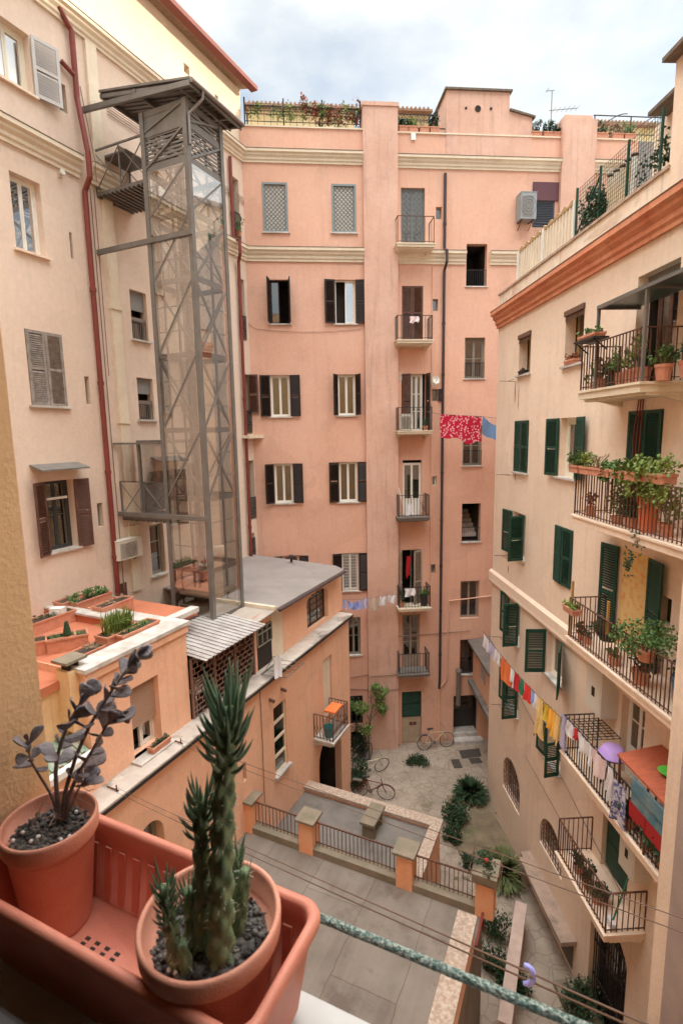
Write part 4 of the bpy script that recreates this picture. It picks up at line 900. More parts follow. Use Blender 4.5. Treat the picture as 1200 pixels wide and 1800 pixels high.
# small balcony on the wing
b0, b1 = FL.px(568, 1283, AY)[0]-.05, FL.px(600, 1270, AY)[0]+.05
bs = balcony(ax, -3.65, -2.45, 3.95, .72, AY, m=MARBLE, rm=RUST, gap=.1, h=.85, curl=True)
a = aw['blind']; mb = MB(); mb.box(a[0]+.05, a[1]-.05, AY+.06, AY+.09, a[2], a[3]-.03); mb.build('blind_door', TRIM, ax)
# upper storey
mb = MB(); wallmesh(mb, -6.15, -.42, LZ+.1, 8.86, UY, [uh]); mb.box(-.42, -.41, UY, 0, LZ, 8.86); mb.build('wall', [ORANGE, DIM], ax)
casement(ax, uh[0], uh[1], uh[2], uh[3], UY+.15, fm=IRON, gm=GLD, n=3, bars=4, fw_=.03, sash=.015)
a = aw['udoor']
mb = MB(); mb.box(a[0], a[1], UY-.012, UY-.004, LZ+.12, a[3]-.05); dd = mb.build('door', DARK, ax)  # flat dark sheet standing in for the shade of an open doorway
mb = MB(); [mb.bar((a[0]+(a[1]-a[0])*k/3, UY-.03, LZ+.8), (a[0]+(a[1]-a[0])*k/3, UY-.03, a[3]-.08), .03) for k in range(4)]; [mb.bar((a[0], UY-.03, z), (a[1], UY-.03, z), .03) for z in (LZ+.8, LZ+1.15, a[3]-.08)]; mb.build('frame', FRG, dd)
mb = MB(); mb.box(a[1], a[1]+.62, UY-.02, UY-.003, LZ+.1, 8.75); mb.build('cream_panel', TRIM, ax)
mb = MB(); mb.prism([(-5.35, -4.22, 8.86), (-.75, -4.22, 8.86), (-.38, -3.7, 8.87), (-.38, .0, 9.0), (-5.35, .0, 9.0)], (0, 0, .06)); rf = mb.build('roof', ROOFG, ax)
mb = MB(); mb.cyl((-5.3, -4.27, 8.84), (-.75, -4.27, 8.84), .04, n=8); mb.build('gutter', PIPED, rf)
mb = MB(); mb.box(-5.45, -5.35, -4.2, -2.4, 8.88, 8.98); mb.build('ridge_trim', TRIM, rf)
mb = MB(); mb.prism([(-7.4, -4.15, 8.70), (-5.36, -4.2, 8.84), (-5.36, -1.0, 8.84), (-7.4, -1.0, 8.70)], (0, 0, .04)); rf2 = mb.build('roof', mat('beige_sheet', (.34, .28, .24), .8, (.40, .34, .29), 2, bump=.1), ax)
mb = MB(); mb.box(-8.8, -6.4, -2.9, -.02, 8.5, 8.76); mb.build('roof', CONC, ax)
q = FL.gp(512, 985, 9.1); t = thing('roof_vent', 'small black vent cowl standing on the grey sheet roof', 'vent', FL.w(q[0], q[1], 9.04), FL.rot)
mb = MB(); mb.cyl((0, 0, 0), (0, 0, .18), .05, n=8); mb.build('stem', IRON, t); mb = MB(); mb.ball((0, 0, .22), .1, 8, 5, (1, 1, .6)); mb.cyl((0, -.1, .18), (0, -.2, .2), .05, n=8); mb.build('cowl', IRON, t)
# corrugated canopy over the grille
mb = MB(); n_ = 30
for i in range(n_):
    xa = -8.75+2.45*i/n_; xb = -8.75+2.45*(i+1)/n_; h = .02 if i % 2 else 0
    mb.prism([(xa, -4.45, 8.78+h), (xb, -4.45, 8.78+h), (xb, -2.7, 8.95+h), (xa, -2.7, 8.95+h)], (0, 0, .012))
mb.build('corrugated_canopy', CORR, ax)
# brick-pattern iron grille of the covered passage
mb = MB(); g0, g1, gz0, gz1 = -8.70, -6.2, LZ+.1, 8.72
rows = 11
for j in range(rows+1): z = gz0+(gz1-gz0)*j/rows; mb.bar((g0, UY-.02, z), (g1, UY-.02, z), .022)
for j in range(rows):
    z = gz0+(gz1-gz0)*j/rows; z2 = gz0+(gz1-gz0)*(j+1)/rows; x = g0+(.0 if j % 2 else .11)
    while x < g1: mb.bar((x, UY-.02, z), (x, UY-.02, z2), .022); x += .22
for x in (g0, g0+.82, g0+1.65, g1): mb.bar((x, UY-.02, gz0), (x, UY-.02, gz1), .05)
mb.build('grille', mat('pinkish_iron', (.24, .14, .11), .7), ax)
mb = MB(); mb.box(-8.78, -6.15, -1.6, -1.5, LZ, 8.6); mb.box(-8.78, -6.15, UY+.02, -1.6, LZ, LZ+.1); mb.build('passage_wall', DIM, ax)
# block with the terracotta terrace
BU0, BU1, BZ = -11.45, -8.78, 9.62
a = aw['roll']; rh = (a[0], a[1], LZ+.15, 8.80, .4)
mb = MB(); wallmesh(mb, BU0, BU1, LZ+.1, BZ-.02, UY, [rh]); mb.box(BU1-.02, BU1, UY, 0, LZ, BZ-.02); mb.box(BU0, BU0+.02, UY, -.02, LZ, BZ-.02); mb.build('wall', [ORANGE, DARK], ax)
mb = MB(); mb.box(rh[0], rh[1], UY+.14, UY+.18, rh[2]+.55, rh[3])
for i in range(16): z = rh[2]+.55+i*.06; mb.box(rh[0], rh[1], UY+.13, UY+.14, z, z+.045)
rb_ = mb.build('roller_shutter', mat('beige_roller', (.42, .27, .19), .7), ax)
casement(ax, rh[1]-.4, rh[1], rh[2], rh[2]+.56, UY+.22, fm=FRW, gm=GLD, n=1)
mb = MB(); mb.box(rh[0]-.1, rh[1]+.12, UY-.28, UY+.1, LZ+.1, LZ+.15); mb.build('sill', MARBLE, ax)
mb = MB(); mb.box(BU0-.05, BU1+.05, UY-.1, UY+.42, BZ-.02, BZ+.06); mb.box(BU1-.4, BU1+.05, UY+.42, -1.3, BZ-.02, BZ+.05); mb.build('coping', MARBLE, ax)
mb = MB(); mb.box(BU0-.03, BU1+.02, UY-.06, UY-.002, BZ-.2, BZ-.02); mb.build('string_course', ORANGE, ax)
mb = MB(); mb.box(BU0-1.6, BU1-.3, UY+.42, -.02, 9.3, 9.46); mb.build('terrace_floor', TFLOOR, ax)
mb = MB(); mb.box(BU1-.55, BU1-.35, -2.2, -.02, 9.46, 9.64); mb.box(BU1-.36, -7.5, -3.2, -.02, 9.3, 9.44); mb.build('upstand', TFLOOR, ax)
mb = MB(); mb.box(BU1-.32, -7.6, -3.35, -3.1, 9.44, 9.56); mb.box(BU1-.6, BU1-.3, -2.2, -.02, 9.64, 9.69); mb.build('coping', MARBLE, ax)
# lower left bit: yellow parapet, chimney, green corrugated roof, white edge
YB = mat('yellow_ochre_plaster', (.74, .50, .27), .9, (.80, .57, .33), 1.2, bump=.2, streak=.3)
mb = MB(); mb.box(BU0-1.9, BU0, -3.45, -3.3, 8.2, 9.35); mb.build('wall', YB, ax)
mb = MB(); mb.box(AU, BU0, UY, UY+.02, LZ, 8.05); mb.build('wall', ORANGE, ax)
mb = MB()
for i in range(40): xa = BU0-.05-3*i/40; h = .03 if i % 2 else 0; mb.prism([(xa, UY-.02, 8.12+h), (xa-.075, UY-.02, 8.12+h), (xa-.075, -3.2, 8.45+h), (xa, -3.2, 8.45+h)], (0, 0, .012))
mb.build('corrugated_roof', mat('green_sheet', (.12, .26, .17), .6, (.40, .38, .32), 5), ax)
mb = MB(); mb.box(BU0-3.5, BU0-.02, UY-.16, UY-.02, 8.0, 8.12); mb.build('edge_trim', WHITE, ax)
t = thing('chimney', 'square ochre chimney with a flat slab cap at the terracotta terrace corner', 'chimney', FL.w(BU0-.02, -3.62, 8.5), FL.rot)
mb = MB(); mb.box(-.17, .17, -.17, .17, 0, 1.15); mb.build('stack', YB, t); mb = MB(); mb.box(-.1, -.06, -.1, .1, 1.15, 1.3); mb.box(.06, .1, -.1, .1, 1.15, 1.3); mb.build('vent', DARK, t); mb = MB(); mb.box(-.22, .22, -.2, .2, 1.3, 1.35); mb.build('cap', MOSS, t)
TG = 'terracotta planters on the red terrace'
def tp(x, y, ln, lab, n, fh, kd, lm, w_=.18, h=.30, rot=None, z=9.46):
    q = ground(x, y, z); return plant(q, w_, h, w_*1.3, fh, lab, leafm=lm, n=n, size=.07, rot=FL.rot if rot is None else rot, square=True, ln=ln*1.12, group=TG, kind=kd)
tp(126, 1072, .32, 'empty terracotta trough far left in the back row on the red terrace', 20, .05, 'dead', DRY, z=9.5)
tp(160, 1068, .46, 'terracotta trough full of low bright green leaves in the terrace back row', 420, .2, 'bush', LEAF, z=9.5)
tp(200, 1078, .42, 'terracotta trough of dried plants at the right of the terrace back row', 40, .1, 'bush', DRY, z=9.5)
tp(88, 1104, .5, 'long dark terracotta trough beside the white box at the terrace left edge', 40, .08, 'bush', LEAFD)
tp(98, 1142, .34, 'weedy terracotta trough at the left end of the front terrace row', 60, .07, 'grass', LEAFD, rot=FL.rot-.6)
tp(120, 1140, .34, 'terracotta trough holding a small dark cone shaped succulent', 80, .07, 'grass', LEAF, rot=FL.rot-.6)
tp(163, 1150, .3, 'low terracotta box of bare soil beside the terrace coping', 10, .03, 'dead', DRY, h=.16)
tp(210, 1130, .4, 'terracotta trough with a big bushy grey-green grass near the coping', 420, .55, 'grass', LEAFY)
tp(240, 1125, .46, 'terracotta trough of moss in front of the bushy grass', 100, .12, 'grass', LEAF)
q = ground(119, 1122, 9.7); mb = MB()
for j in range(8):
    for i in range(8): a_ = i*pi/4+j; r = .06*(1-j/9); z = j*.035; mb.ball((cos(a_)*r, sin(a_)*r, z), .028, 6, 4)
mb.cyl((0, 0, -.1), (0, 0, .25), .03, n=6); o = mb.build('succulent', LEAFD); o.location = q; tag(o, 'dark cone shaped succulent growing upright in a front terrace trough', 'succulent')
q = ground(104, 1098, 9.46); t = thing('plastic_box', 'square white plastic box with a round lid on the red terrace', 'box', q+Vector((0, 0, .12)), FL.rot-1.1)
mb = MB(); mb.box(-.15, .15, -.1, .1, 0, .3); mb.build('body', WHITE, t); mb = MB(); mb.cyl((0, -.1, .15), (0, -.115, .15), .09, n=18); mb.build('lid', ACW, t)
q = FL.w(-9.95, UY-.16, LZ+.155); plant(q, .08, .12, .12, .08, 'narrow terracotta trough on the white sill under the roller shutter', leafm=LEAFD, n=60, size=.05, rot=FL.rot, square=True, ln=.25)
t = thing('clothes_rack', 'small metal clothes rack fixed below the black doorway over the wing wall', 'clothes rack', FL.w(-6.2, AY, LZ+.12), FL.rot)
mb = MB(); [mb.bar((0+.25*k, .2, .02), (0+.25*k, -.6, .06), .014) for k in range(5)]; mb.bar((0, -.6, .06), (1.0, -.6, .06), .02); mb.bar((0, .2, .02), (1, .2, .02), .02); mb.build('frame', PIPEG, t)
mb = MB(); mb.tube([(0, .15, .0), (.6, .15, .3), (1.0, .15, .05)], .012, 5); mb.build('brace', PIPEG, t)
# chair behind the grille (white plastic)
t = thing('folding_chair', 'white plastic folding chair leaning behind the iron grille', 'chair', FL.w(-8.4, UY+.15, LZ+.1), FL.rot)
mb = MB(); mb.bar((0, 0, 0), (.1, .1, .8), .03); mb.build('leg', WHITE, t); mb = MB(); mb.bar((.4, 0, 0), (.45, .1, .8), .03); mb.build('leg', WHITE, t); mb = MB(); [mb.bar((.05, .08, .45+.08*k), (.44, .08, .45+.08*k), .03) for k in range(4)]; mb.build('backrest', WHITE, t); mb = MB(); mb.box(.02, .44, .0, .3, .4, .43); mb.build('seat', WHITE, t)
# ============================================================ RIGHT BUILDING
rb = thing('corner_house', 'cream house on the right with green shutters, five planted balconies and a red cornice', 'building', FR.o, FR.rot)
def RR(x0, y0, x1, y1, d=0.0): return FR.rect(x0, y0, x1, y1, d)
rw = {'6a': RR(913, 590, 931, 655), '6b': RR(995, 548, 1023, 636), '6c': RR(1122, 487, 1183, 645),
 '5a': RR(906, 740, 926.5, 832), '5b': RR(985.5, 735, 1012, 842), '5c': RR(1107, 723, 1157, 860),
 '4a': RR(902, 898, 921, 985), '4b': RR(977, 922, 1003, 1036), '4c': RR(1092, 961, 1133, 1165),
 '3a': RR(897, 1046, 912, 1135), '3b': RR(963, 1106, 986, 1208), '3c': RR(1095, 1206, 1129, 1320), '3d': RR(1160, 1045, 1177, 1103),
 '2a': RR(895, 1170, 910, 1262), '2b': RR(964, 1275, 984, 1363),
 '1a': RR(884, 1334, 912, 1435), '1b': RR(949, 1438, 986, 1548), '1c': RR(1060, 1430, 1101, 1570), '1d': RR(1130, 1490, 1145, 1545), '0a': RR(1038, 1625, 1097, 1770)}
BZs = [14.57, 12.02, 9.31, 6.57, 3.98]
for k, z in (('6c', BZs[0]), ('5c', BZs[1]), ('4c', BZs[2]), ('3c', BZs[3]), ('1c', BZs[4])):
    a = rw[k]; rw[k] = (a[0], a[1], z+.02, a[3])
a = rw['0a']; rw['0a'] = (a[0], a[1], .0, FR.px(1078, 1632)[1])
for k_, pk in (('1a', (896, 1334)), ('1b', (961, 1438))): a = rw[k_]; rw[k_] = (a[0], a[1], a[2], FR.px(*pk)[1])
z5 = [('5', 0), ('4', 0)]
zp0, zpc0, zpc1, zpt = 17.1, 17.2, 17.72, 18.32
rh = []
for k, a in rw.items():
    arch = {'1a': True, '1b': True, '0a': .5}.get(k)
    rh.append((a[0], a[1], a[2], a[3], .5, arch))
WU = 10.9                                # the wing stands forward from here on
mb = MB(); wallmesh(mb, 0, 18.6, 0, zpc1, 0, rh); mb.build('wall', [CREAM, DIM], rb)
mb = MB(); mb.box(-.005, .0, 0, 12, 0, zpt); mb.box(0, 18.6, 11.9, 12, 0, zpt); mb.build('end_wall', CREAM, rb)
mb = MB(); mb.box(0, 18.6, .3, 11.9, zpc1-.3, zpc1-.1); mb.build('roof', ROOFG, rb)
mb = MB(); mb.box(.0, 8.45, 0, .25, zpc1+.001, zpt-.06); mb.box(0.0, .25, .25, 11.9, zpc1+.001, zpt-.06); mb.build('parapet', PARA, rb)
mb = MB(); mb.box(-.04, 8.45, -.04, .29, zpt-.06, zpt); mb.build('coping', mat('dark_coping', (.34, .24, .18), .9, (.48, .36, .27), 5), rb)
cornice(rb, -.0, 18.6, zpc0, zpc1, 0, m=BRED, proj=.3)
mb = MB(); prof = [(0, 0), (.06, 0), (.10, .10), (.09, .2), (.09, .42), (0, .5)]
mb.prism([(-.1, -p-.0 if p else -.003, 8.42+q) for p, q in prof], (11, 0, 0)); mb.build('string_course', CREAM, rb)
# wing
mb = MB(); mb.box(WU, 18.6, -1.0, -.003, 0, 21); mb.build('wing_wall', CREAM, rb)
u_ = FR.px(1185, 1700, -1.0)[0]; mb = MB(); mb.box(u_, u_+.5, -1.16, -1.003, 0, 21); mb.build('wing_grey_strip', mat('strip_grey', (.34, .27, .24), .9, (.42, .33, .29), 1.5, bump=.2), rb)  # projecting strip added to give the dark grey area on the wing
# attic block beside the terrace
ue = FR.px(1182, 200)[0]
zev = FR.px(1140, 200, .5)[1]
mb = MB(); mb.box(ue, 18.6, .0, 10, zpc1+.001, zev-.02); mb.box(FR.px(1149, 250, .9)[0], ue, .9, 6, zpc1, zev-.02); mb.build('attic_wall', CREAM, rb)
mb = MB(); mb.box(FR.px(1138, 200, .5)[0], 18.7, .5, 6.2, zev-.02, zev+.05); mb.box(ue-.05, 18.7, -.22, .5, zev-.02, zev+.05); mb.prism([(FR.px(1138, 200, .5)[0]+.1, .7, zev+.05), (18.7, .7, zev+.05), (18.7, 6, zev+1.2), (FR.px(1138, 200, .5)[0]+1.2, 6, zev+1.2)], (0, 0, .03)); mb.build('roof', mat('dark_tile_edge', (.20, .15, .11)), rb)
# windows
def rc(k, y=.16, **kw): a = rw[k]; return casement(rb, a[0], a[1], a[2], a[3], y, **kw)
SL = dict(slat=.05)
for k in ('6a', '6b'):
    a = rw[k]; rc(k, y=.3, fm=mat('ochre_frame', (.38, .27, .14), .6), n=2, bars=0, curtain=CURT if k == '6a' else None)
    mb = MB(); mb.box(a[0]-.02, a[1]+.02, -.05, .02, a[3]-.12, a[3]); [mb.box(a[0], a[1], -.02, .0, a[3]-.24+.03*i, a[3]-.225+.03*i) for i in range(4)]; mb.build('blind_roll', mat('brown_blind', (.16, .09, .06), .7), rb)
    sill(rb, a)
a = rw['6c']; casement(rb, a[0]+.2, a[1]-.0, a[2], a[3]-.35, .3, fm=SHBR, n=3, bars=0, panel=.3, curtain=CURT)
mb = MB(); mb.box(a[0], a[1], .2, .25, a[3]-.35, a[3]); mb.build('transom', PIPEG, rb)
for k in ('5a', '5c', '4b'):
    a = rw[k]; W = a[1]-a[0]; yy = -.02
    leaf(a[0]+.01, yy, a[2], a[3], W/2-.012, 0 if k != '4b' else 6, 1, .05, rb, SHG); leaf(a[1]-.01, yy, a[2], a[3], W/2-.012, 0 if k != '4b' else 4, -1, .05, rb, SHG)
a = rw['5b']; rc('5b', fm=mat('cream_frame', (.74, .70, .58)), n=1, curtain=CURT, fw_=.12); leaf(a[0], -.05, a[2], a[3], .55, 172, 1, .05, rb, SHG); leaf(a[1], -.05, a[2], a[3], .5, 172, -1, .05, rb, SHG)
a = rw['4a']; rc('4a', fm=SHT, n=2, curtain=DRY); leaf(a[0], -.05, a[2], a[3], .55, 170, 1, .05, rb, SHG); leaf(a[1], -.05, a[2], a[3], .5, 100, -1, .05, rb, SHG)
a = rw['4c']; leaf(a[0], -.06, a[2], a[3], .52, 172, 1, .055, rb, SHG); leaf(a[1], -.06, a[2], a[3], .5, 172, -1, .055, rb, SHG)
mb = MB(); n_ = 26
for i in range(n_): p = a[0]+(a[1]-a[0])*i/n_; q = a[0]+(a[1]-a[0])*(i+1)/n_; mb.quad((p, .05+.03*(i % 2), a[2]), (q, .05+.03*((i+1) % 2), a[2]), (q, .05+.03*((i+1) % 2), a[3]), (p, .05+.03*(i % 2), a[3]))
mb.build('curtain', mat('patterned_curtain', (.78, .58, .28), .9, (.72, .30, .10), 7, lo=.5, hi=.7), rb)
a = rw['3a']; rc('3a', fm=FRW, n=1); leaf(a[0], -.05, a[2], a[3], .55, 172, 1, .05, rb, SHG); leaf(a[1], -.05, a[2], a[3], .5, 95, -1, .05, rb, SHG)
a = rw['3b']; rc('3b', fm=FRW, n=2); leaf(a[0], -.05, a[2], a[3], .55, 95, 1, .05, rb, SHG); leaf(a[1], -.05, a[2], a[3], .75, 150, -1, .05, rb, SHG)
a = rw['3c']; rc('3c', fm=FRW, n=2, bars=1, panel=.3)
rc('3d', fm=FRD, n=1, gm=GLD)
a = rw['2a']; rc('2a', fm=SHT, n=2, curtain=CURT); leaf(a[0], -.05, a[2], a[3], .55, 172, 1, .05, rb, SHG); leaf(a[1], -.05, a[2], a[3], .5, 95, -1, .05, rb, SHG)
a = rw['2b']; rc('2b', fm=TRIM, n=1, curtain=CURY); leaf(a[0], -.05, a[2], a[3], .5, 174, 1, .05, rb, SHG); leaf(a[1], -.05, a[2], a[3], .42, 100, -1, .05, rb, SHG)
for k in ('5a', '5b', '4a', '3a', '2a', '2b', '3b'): sill(rb, rw[k])
for k in ('1a', '1b'):
    a = rw[k]; w_ = rc(k, fm=SHT, n=2, bars=2, gm=GLD, y=.2); mb = MB()
    for i in range(10): x = a[0]+(a[1]-a[0])*i/9; mb.bar((x, .05, a[2]), (x, .05, a[3]-.05-(.6*(abs(i-4.5)/4.5)**2.4)*(a[1]-a[0])/2*1.6), .016)
    for i in range(7): z = a[2]+(a[3]-a[2])*i/7.5; mb.bar((a[0], .055, z), (a[1], .055, z), .014)
    mb.build('grille', RUST, w_)
a = rw['1c']; mb = MB(); mb.box(a[0]+.03, a[1]-.03, .1, .14, a[2], a[3]-.02); dd = mb.build('door', SHG, rb); mb = MB(); [mb.box(a[0]+.12, a[1]-.12, .085, .1, a[2]+.15+.7*i, a[2]+.7+.7*i) for i in range(3)]; mb.build('door_panel', SHG, dd)
rc('1d', fm=TRIM, n=2, gm=GLD)
a = rw['0a']; w_ = rc('0a', fm=SHB, n=2, gm=GLD, bars=2, panel=.35, y=.28, fw_=.08, name='door'); mb = MB()
for i in range(16): x = a[0]+(a[1]-a[0])*i/15; mb.bar((x, .12, .05), (x, .12, a[3]-.1), .02)
for z in (.1, .9, 1.8, 2.5): mb.bar((a[0], .12, z), (a[1], .12, z), .03)
mb.build('gate', IRON, w_)
# balconies
U0, U1, DP = 7.25, 9.32, .83
bals = []
for i, z in enumerate(BZs):
    u1 = U1 if i in (0, 4) else WU-.02
    bals.append(balcony(rb, U0, u1, z, DP, 0, th=.16, m=CREAM if i else TRIM, rm=RUST if i != 3 else IRON, h=.88, gap=.1, corb=True))
# railed end of the lowest balcony
# canopy of the top balcony
can = MB(); zc = 16.08
for (u, y) in ((U0+.6, -DP+.02), (U1, -DP+.02), (U1+.6, -.1)): can.bar((u, y, BZs[0]), (u, y, zc), .05)
for (p, q) in (((U0+.6, -DP), (U1+.9, -DP)), ((U0+.6, -DP), (U0+.6, 0)), ((U1+.9, -DP), (U1+.9, 0)), ((U1, -DP), (U1, 0))): can.bar((p[0], p[1], zc), (q[0], q[1], zc), .05)
can.build('canopy_frame', STEEL, rb); mb = MB(); mb.box(U0+.6, U1+.9, -DP-.02, -.005, zc+.028, zc+.04); mb.build('canopy', mat('green_polycarbonate', (.06, .10, .09), .35), rb)
# pipes and rust stains
mb = MB()
for k, dx in enumerate((0, .07, .14)): mb.tube([(8.05+dx, -.04, BZs[0]-.2), (7.98+dx*1.5, -.06, 13.6), (8.02+dx*1.1, -.05, 12.9), (8.06+dx, -.04, BZs[1]+.1)], .013, 6)
mb.build('pipe', PIPER, rb)
mb = MB(); mb.tube([(3.4, -.02, 3.9), (6, -.03, 3.6), (U0+.1, -.03, 3.3)], .012, 4); mb.build('cable', CABLE, rb)
mb = MB(); mb.tube([(-.0, -.02, 6.3)]+[(u, -.03, 6.3-.26*u-.02*sin(u)) for u in (1, 2.5, 4, 5.5, 7)]+[(U0+1.3, -.03, 4.1)], .012, 4); mb.build('cable', CABLE, rb)
for k in ('6a', '4a', '3a', '2a', '5a'):
    a = rw[k]; mb = MB(); mb.bar((a[0]-.2, -.0, a[2]-.14), (a[0]-.25, -.5, a[2]-.12), .014); mb.bar((a[0]-.2, -.25, a[2]-.13), (a[0]+.3, -.25, a[2]-.12), .01); mb.build('clothesline_bracket', RUST, rb)
# projecting slab with basement openings at the foot of the wall
mb = MB(); u0s, u1s = 4.2, 6.9; mb.box(u0s, u1s, -.42, -.003, .98, 1.1); mb.box(u0s-.2, u0s, -.3, -.003, 0, 1.1); mb.build('basement_slab', mat('pinkish_concrete', (.46, .34, .27), .9, (.36, .27, .22), 3, bump=.3, stain=(.20, .17, .13), stain_amt=.8), rb)
mb = MB(); [mb.box(u0s+.05+.9*i, u0s+.75+.9*i, -.012, -.003, .1, .95) for i in range(3)]; mb.build('basement_panel', CONCD, rb)
mb = MB(); mb.box(7.0, 8.5, -.62, -.003, 0, .16); mb.box(7.1, 8.4, -.35, -.003, .16, .32); mb.build('step', MOSS, rb)
# boiler cabinets
def boiler(u, z, w_, h_, d_, label):
    t = thing('boiler_cabinet', label, 'cabinet', FR.w(u, 0, z), FR.rot, 'boiler cabinets on the cream house')
    mb = MB(); mb.box(0, w_, -d_, -.0, 0, h_); mb.build('casing', ACW, t)
    mb = MB(); mb.box(.04, w_-.04, -d_-.012, -d_-.0, .04, h_-.04); dd = mb.build('door', ACW, t)
    mb = MB(); mb.box(w_*.4, w_*.6, -d_-.016, -d_-.012, h_*.35, h_*.55); mb.build('slot', DARK, dd)
    mb = MB(); mb.box(-.004, 0, -d_*.6, -d_*.3, h_*.35, h_*.6); mb.build('vent', DARK, t)
    mb = MB(); mb.cyl((w_*.7, -d_*.5, h_), (w_*.7, -d_*.5, h_+.5), .06, n=10); mb.build('flue', ACW, t)
a = FR.px(1030, 1245, -.35); boiler(a[0], FR.px(1040, 1248, -.35)[1], .62, 1.05, .38, 'cream boiler cabinet on the wall under the fourth balcony slab, above the lilac basin')
a = FR.px(1089, 1515, -.35); boiler(a[0], FR.px(1095, 1525, -.35)[1], .5, .95, .38, 'cream boiler cabinet beside the dark green door of the lowest balcony')
# rain
# terrace on the right house
t = thing('privacy_screen', 'cream corrugated screen with scalloped brown top on the right house parapet', 'screen', FR.w(1.35, .1, zpt), FR.rot)
mb = MB(); n_ = 40; LL = 3.5
for i in range(n_): x = LL*i/n_; y = .02*(i % 2); mb.box(x, x+LL/n_, y, y+.02, 0, .86)
mb.build('panel', mat('cream_sheet', (.74, .66, .52), .6, (.66, .56, .44), 3), t)
mb = MB()
for i in range(9): mb.prism([(LL*i/9, -.01, .86), (LL*(i+1)/9, -.01, .86), (LL*(i+1)/9, -.01, .90), (LL*(i+.5)/9, -.01, .99), (LL*i/9, -.01, .90)], (0, .05, 0))
mb.build('trim', mat('ochre_trim', (.40, .26, .12), .8), t)
for x in (0, LL/2, LL): mb = MB(); mb.bar((x, -.03, 0), (x, -.03, .9), .05); mb.build('post', WHITE, t)
t = thing('mesh_fence', 'green wire mesh fence with ivy on the right house parapet', 'fence', FR.w(4.9, .1, zpt), FR.rot)
for i in range(4): mb = MB(); mb.bar((3.1*i/3, 0, 0), (3.1*i/3, 0, 1.15), .04); mb.build('post', SHG, t)
mb = MB()
for i in range(40): x = 3.1*i/40; mb.bar((x, 0, 0), (x, 0, 1.1), .006)
for i in range(14): z = 1.1*i/13; mb.bar((0, 0, z), (3.1, 0, z), .006)
mb.bar((0, .02, .1), (1.0, .02, 1.0), .03); mb.build('mesh', SHG, t)
mb = MB(); mb.leaves((.55, .06, .5), (.5, .08, .45), 600, .08); mb.leaves((1.1, .06, .3), (.4, .08, .3), 200, .08); mb.leaves((2.6, .2, .5), (.5, .15, .5), 200, .08); mb.build('ivy', LEAFD, t)
FLX = [1074.6, 1084.5, 1094.8, 1104.7, 1114.6]; FLY = [304, 296, 288, 278, 269]
for i in range(5):
    fh_ = FR.px(FLX[i], FLY[i], .18)[1]-zpt
    t = thing('flue', ['slender cream flue with rusty cap farthest of the five behind the green mesh', 'second farthest of the five cream flues behind the mesh fence', 'middle one of the five cream flues behind the mesh fence', 'second nearest of the five cream flues behind the mesh fence', 'nearest and tallest looking of the five cream flues beside the ivy'][i], 'flue', FR.w(FR.px(FLX[i], 290, .18)[0], .18, zpt), FR.rot, 'cream flues on the right house')
    mb = MB(); mb.cyl((0, 0, 0), (0, 0, fh_-.08), .055, n=12); mb.build('pipe', WHITE if i == 4 else TRIM, t); mb = MB(); mb.cyl((0, 0, fh_-.04), (0, 0, fh_), .08, .04, n=12); mb.cyl((0, 0, fh_-.1), (0, 0, fh_-.02), .03, n=6); mb.build('cap', RUST, t)
# ============================================================ OUR OWN HOUSE (facade, window opening, sill)
FN = Frame((0, 0), 115, H); FN.n = yd(25)     # x along our facade to the right, y outwards
hb = thing('own_house', 'ochre plastered house we look out of, its window jamb at the left edge', 'building', (0, 0, H), radians(-25))
MB_ = MB(); A0, A1 = .40, .62
OCH = mat('rough_ochre_plaster', (.74, .49, .27), .95, (.80, .56, .33), 2.5, bump=.16, bscale=110, stain=(.70, .44, .21), stain_amt=.4)
def seg(x0, x1, z0, z1): MB_.box(x0, x1, A0, A1, z0, z1)
seg(-11.2, -.945, -H, 9); seg(1.3, 9.5, -H, 9); seg(-.945, 1.3, -H, -.945); seg(-.945, 1.3, 1.2, 9)
MB_.build('wall', OCH, hb)
mb = MB(); mb.box(-.945, 1.3, .30, .644, -.945, -.92); mb.build('sill', mat('grey_marble', (.62, .60, .57), .4, (.50, .48, .46), 3), hb)
mb = MB(); mb.box(-11, 9.5, -7, A0, 8.8, 9.1); mb.build('roof', ROOFG, hb)
mb = MB(); mb.box(-11.2, -11, -7, A0, -H, 8.8); mb.box(9.4, 9.5, -7, A0, -H, 8.8); mb.box(-11.2, 9.5, -7.2, -7, -H, 8.8); mb.box(-1.6, -1.5, -2, A0, -1.6, 1.6); mb.box(1.5, 1.6, -2, A0, -1.6, 1.6); mb.build('side_wall', OCH, hb)
# added unseen block in the east: its roof line keeps sun off the court
nb = thing('shade_block', 'unseen tall block added east of the courtyard so its roofline shades the court', 'building', (34, 25, 0), 0)
mb = MB(); mb.box(0, 12, -22, 24, 0, 36.0); mb.build('wall', CREAM, nb); mb = MB(); mb.box(-.5, 12.5, -22.5, 24.5, 36.0, 36.4); mb.build('roof', ROOFG, nb)
for j in range(6):
    for i in range(6): mb = MB(); mb.box(-.04, .02, -20+7*i, -18.6+7*i, 14+3.5*j, 16+3.5*j); mb.build('window', SHG, nb)
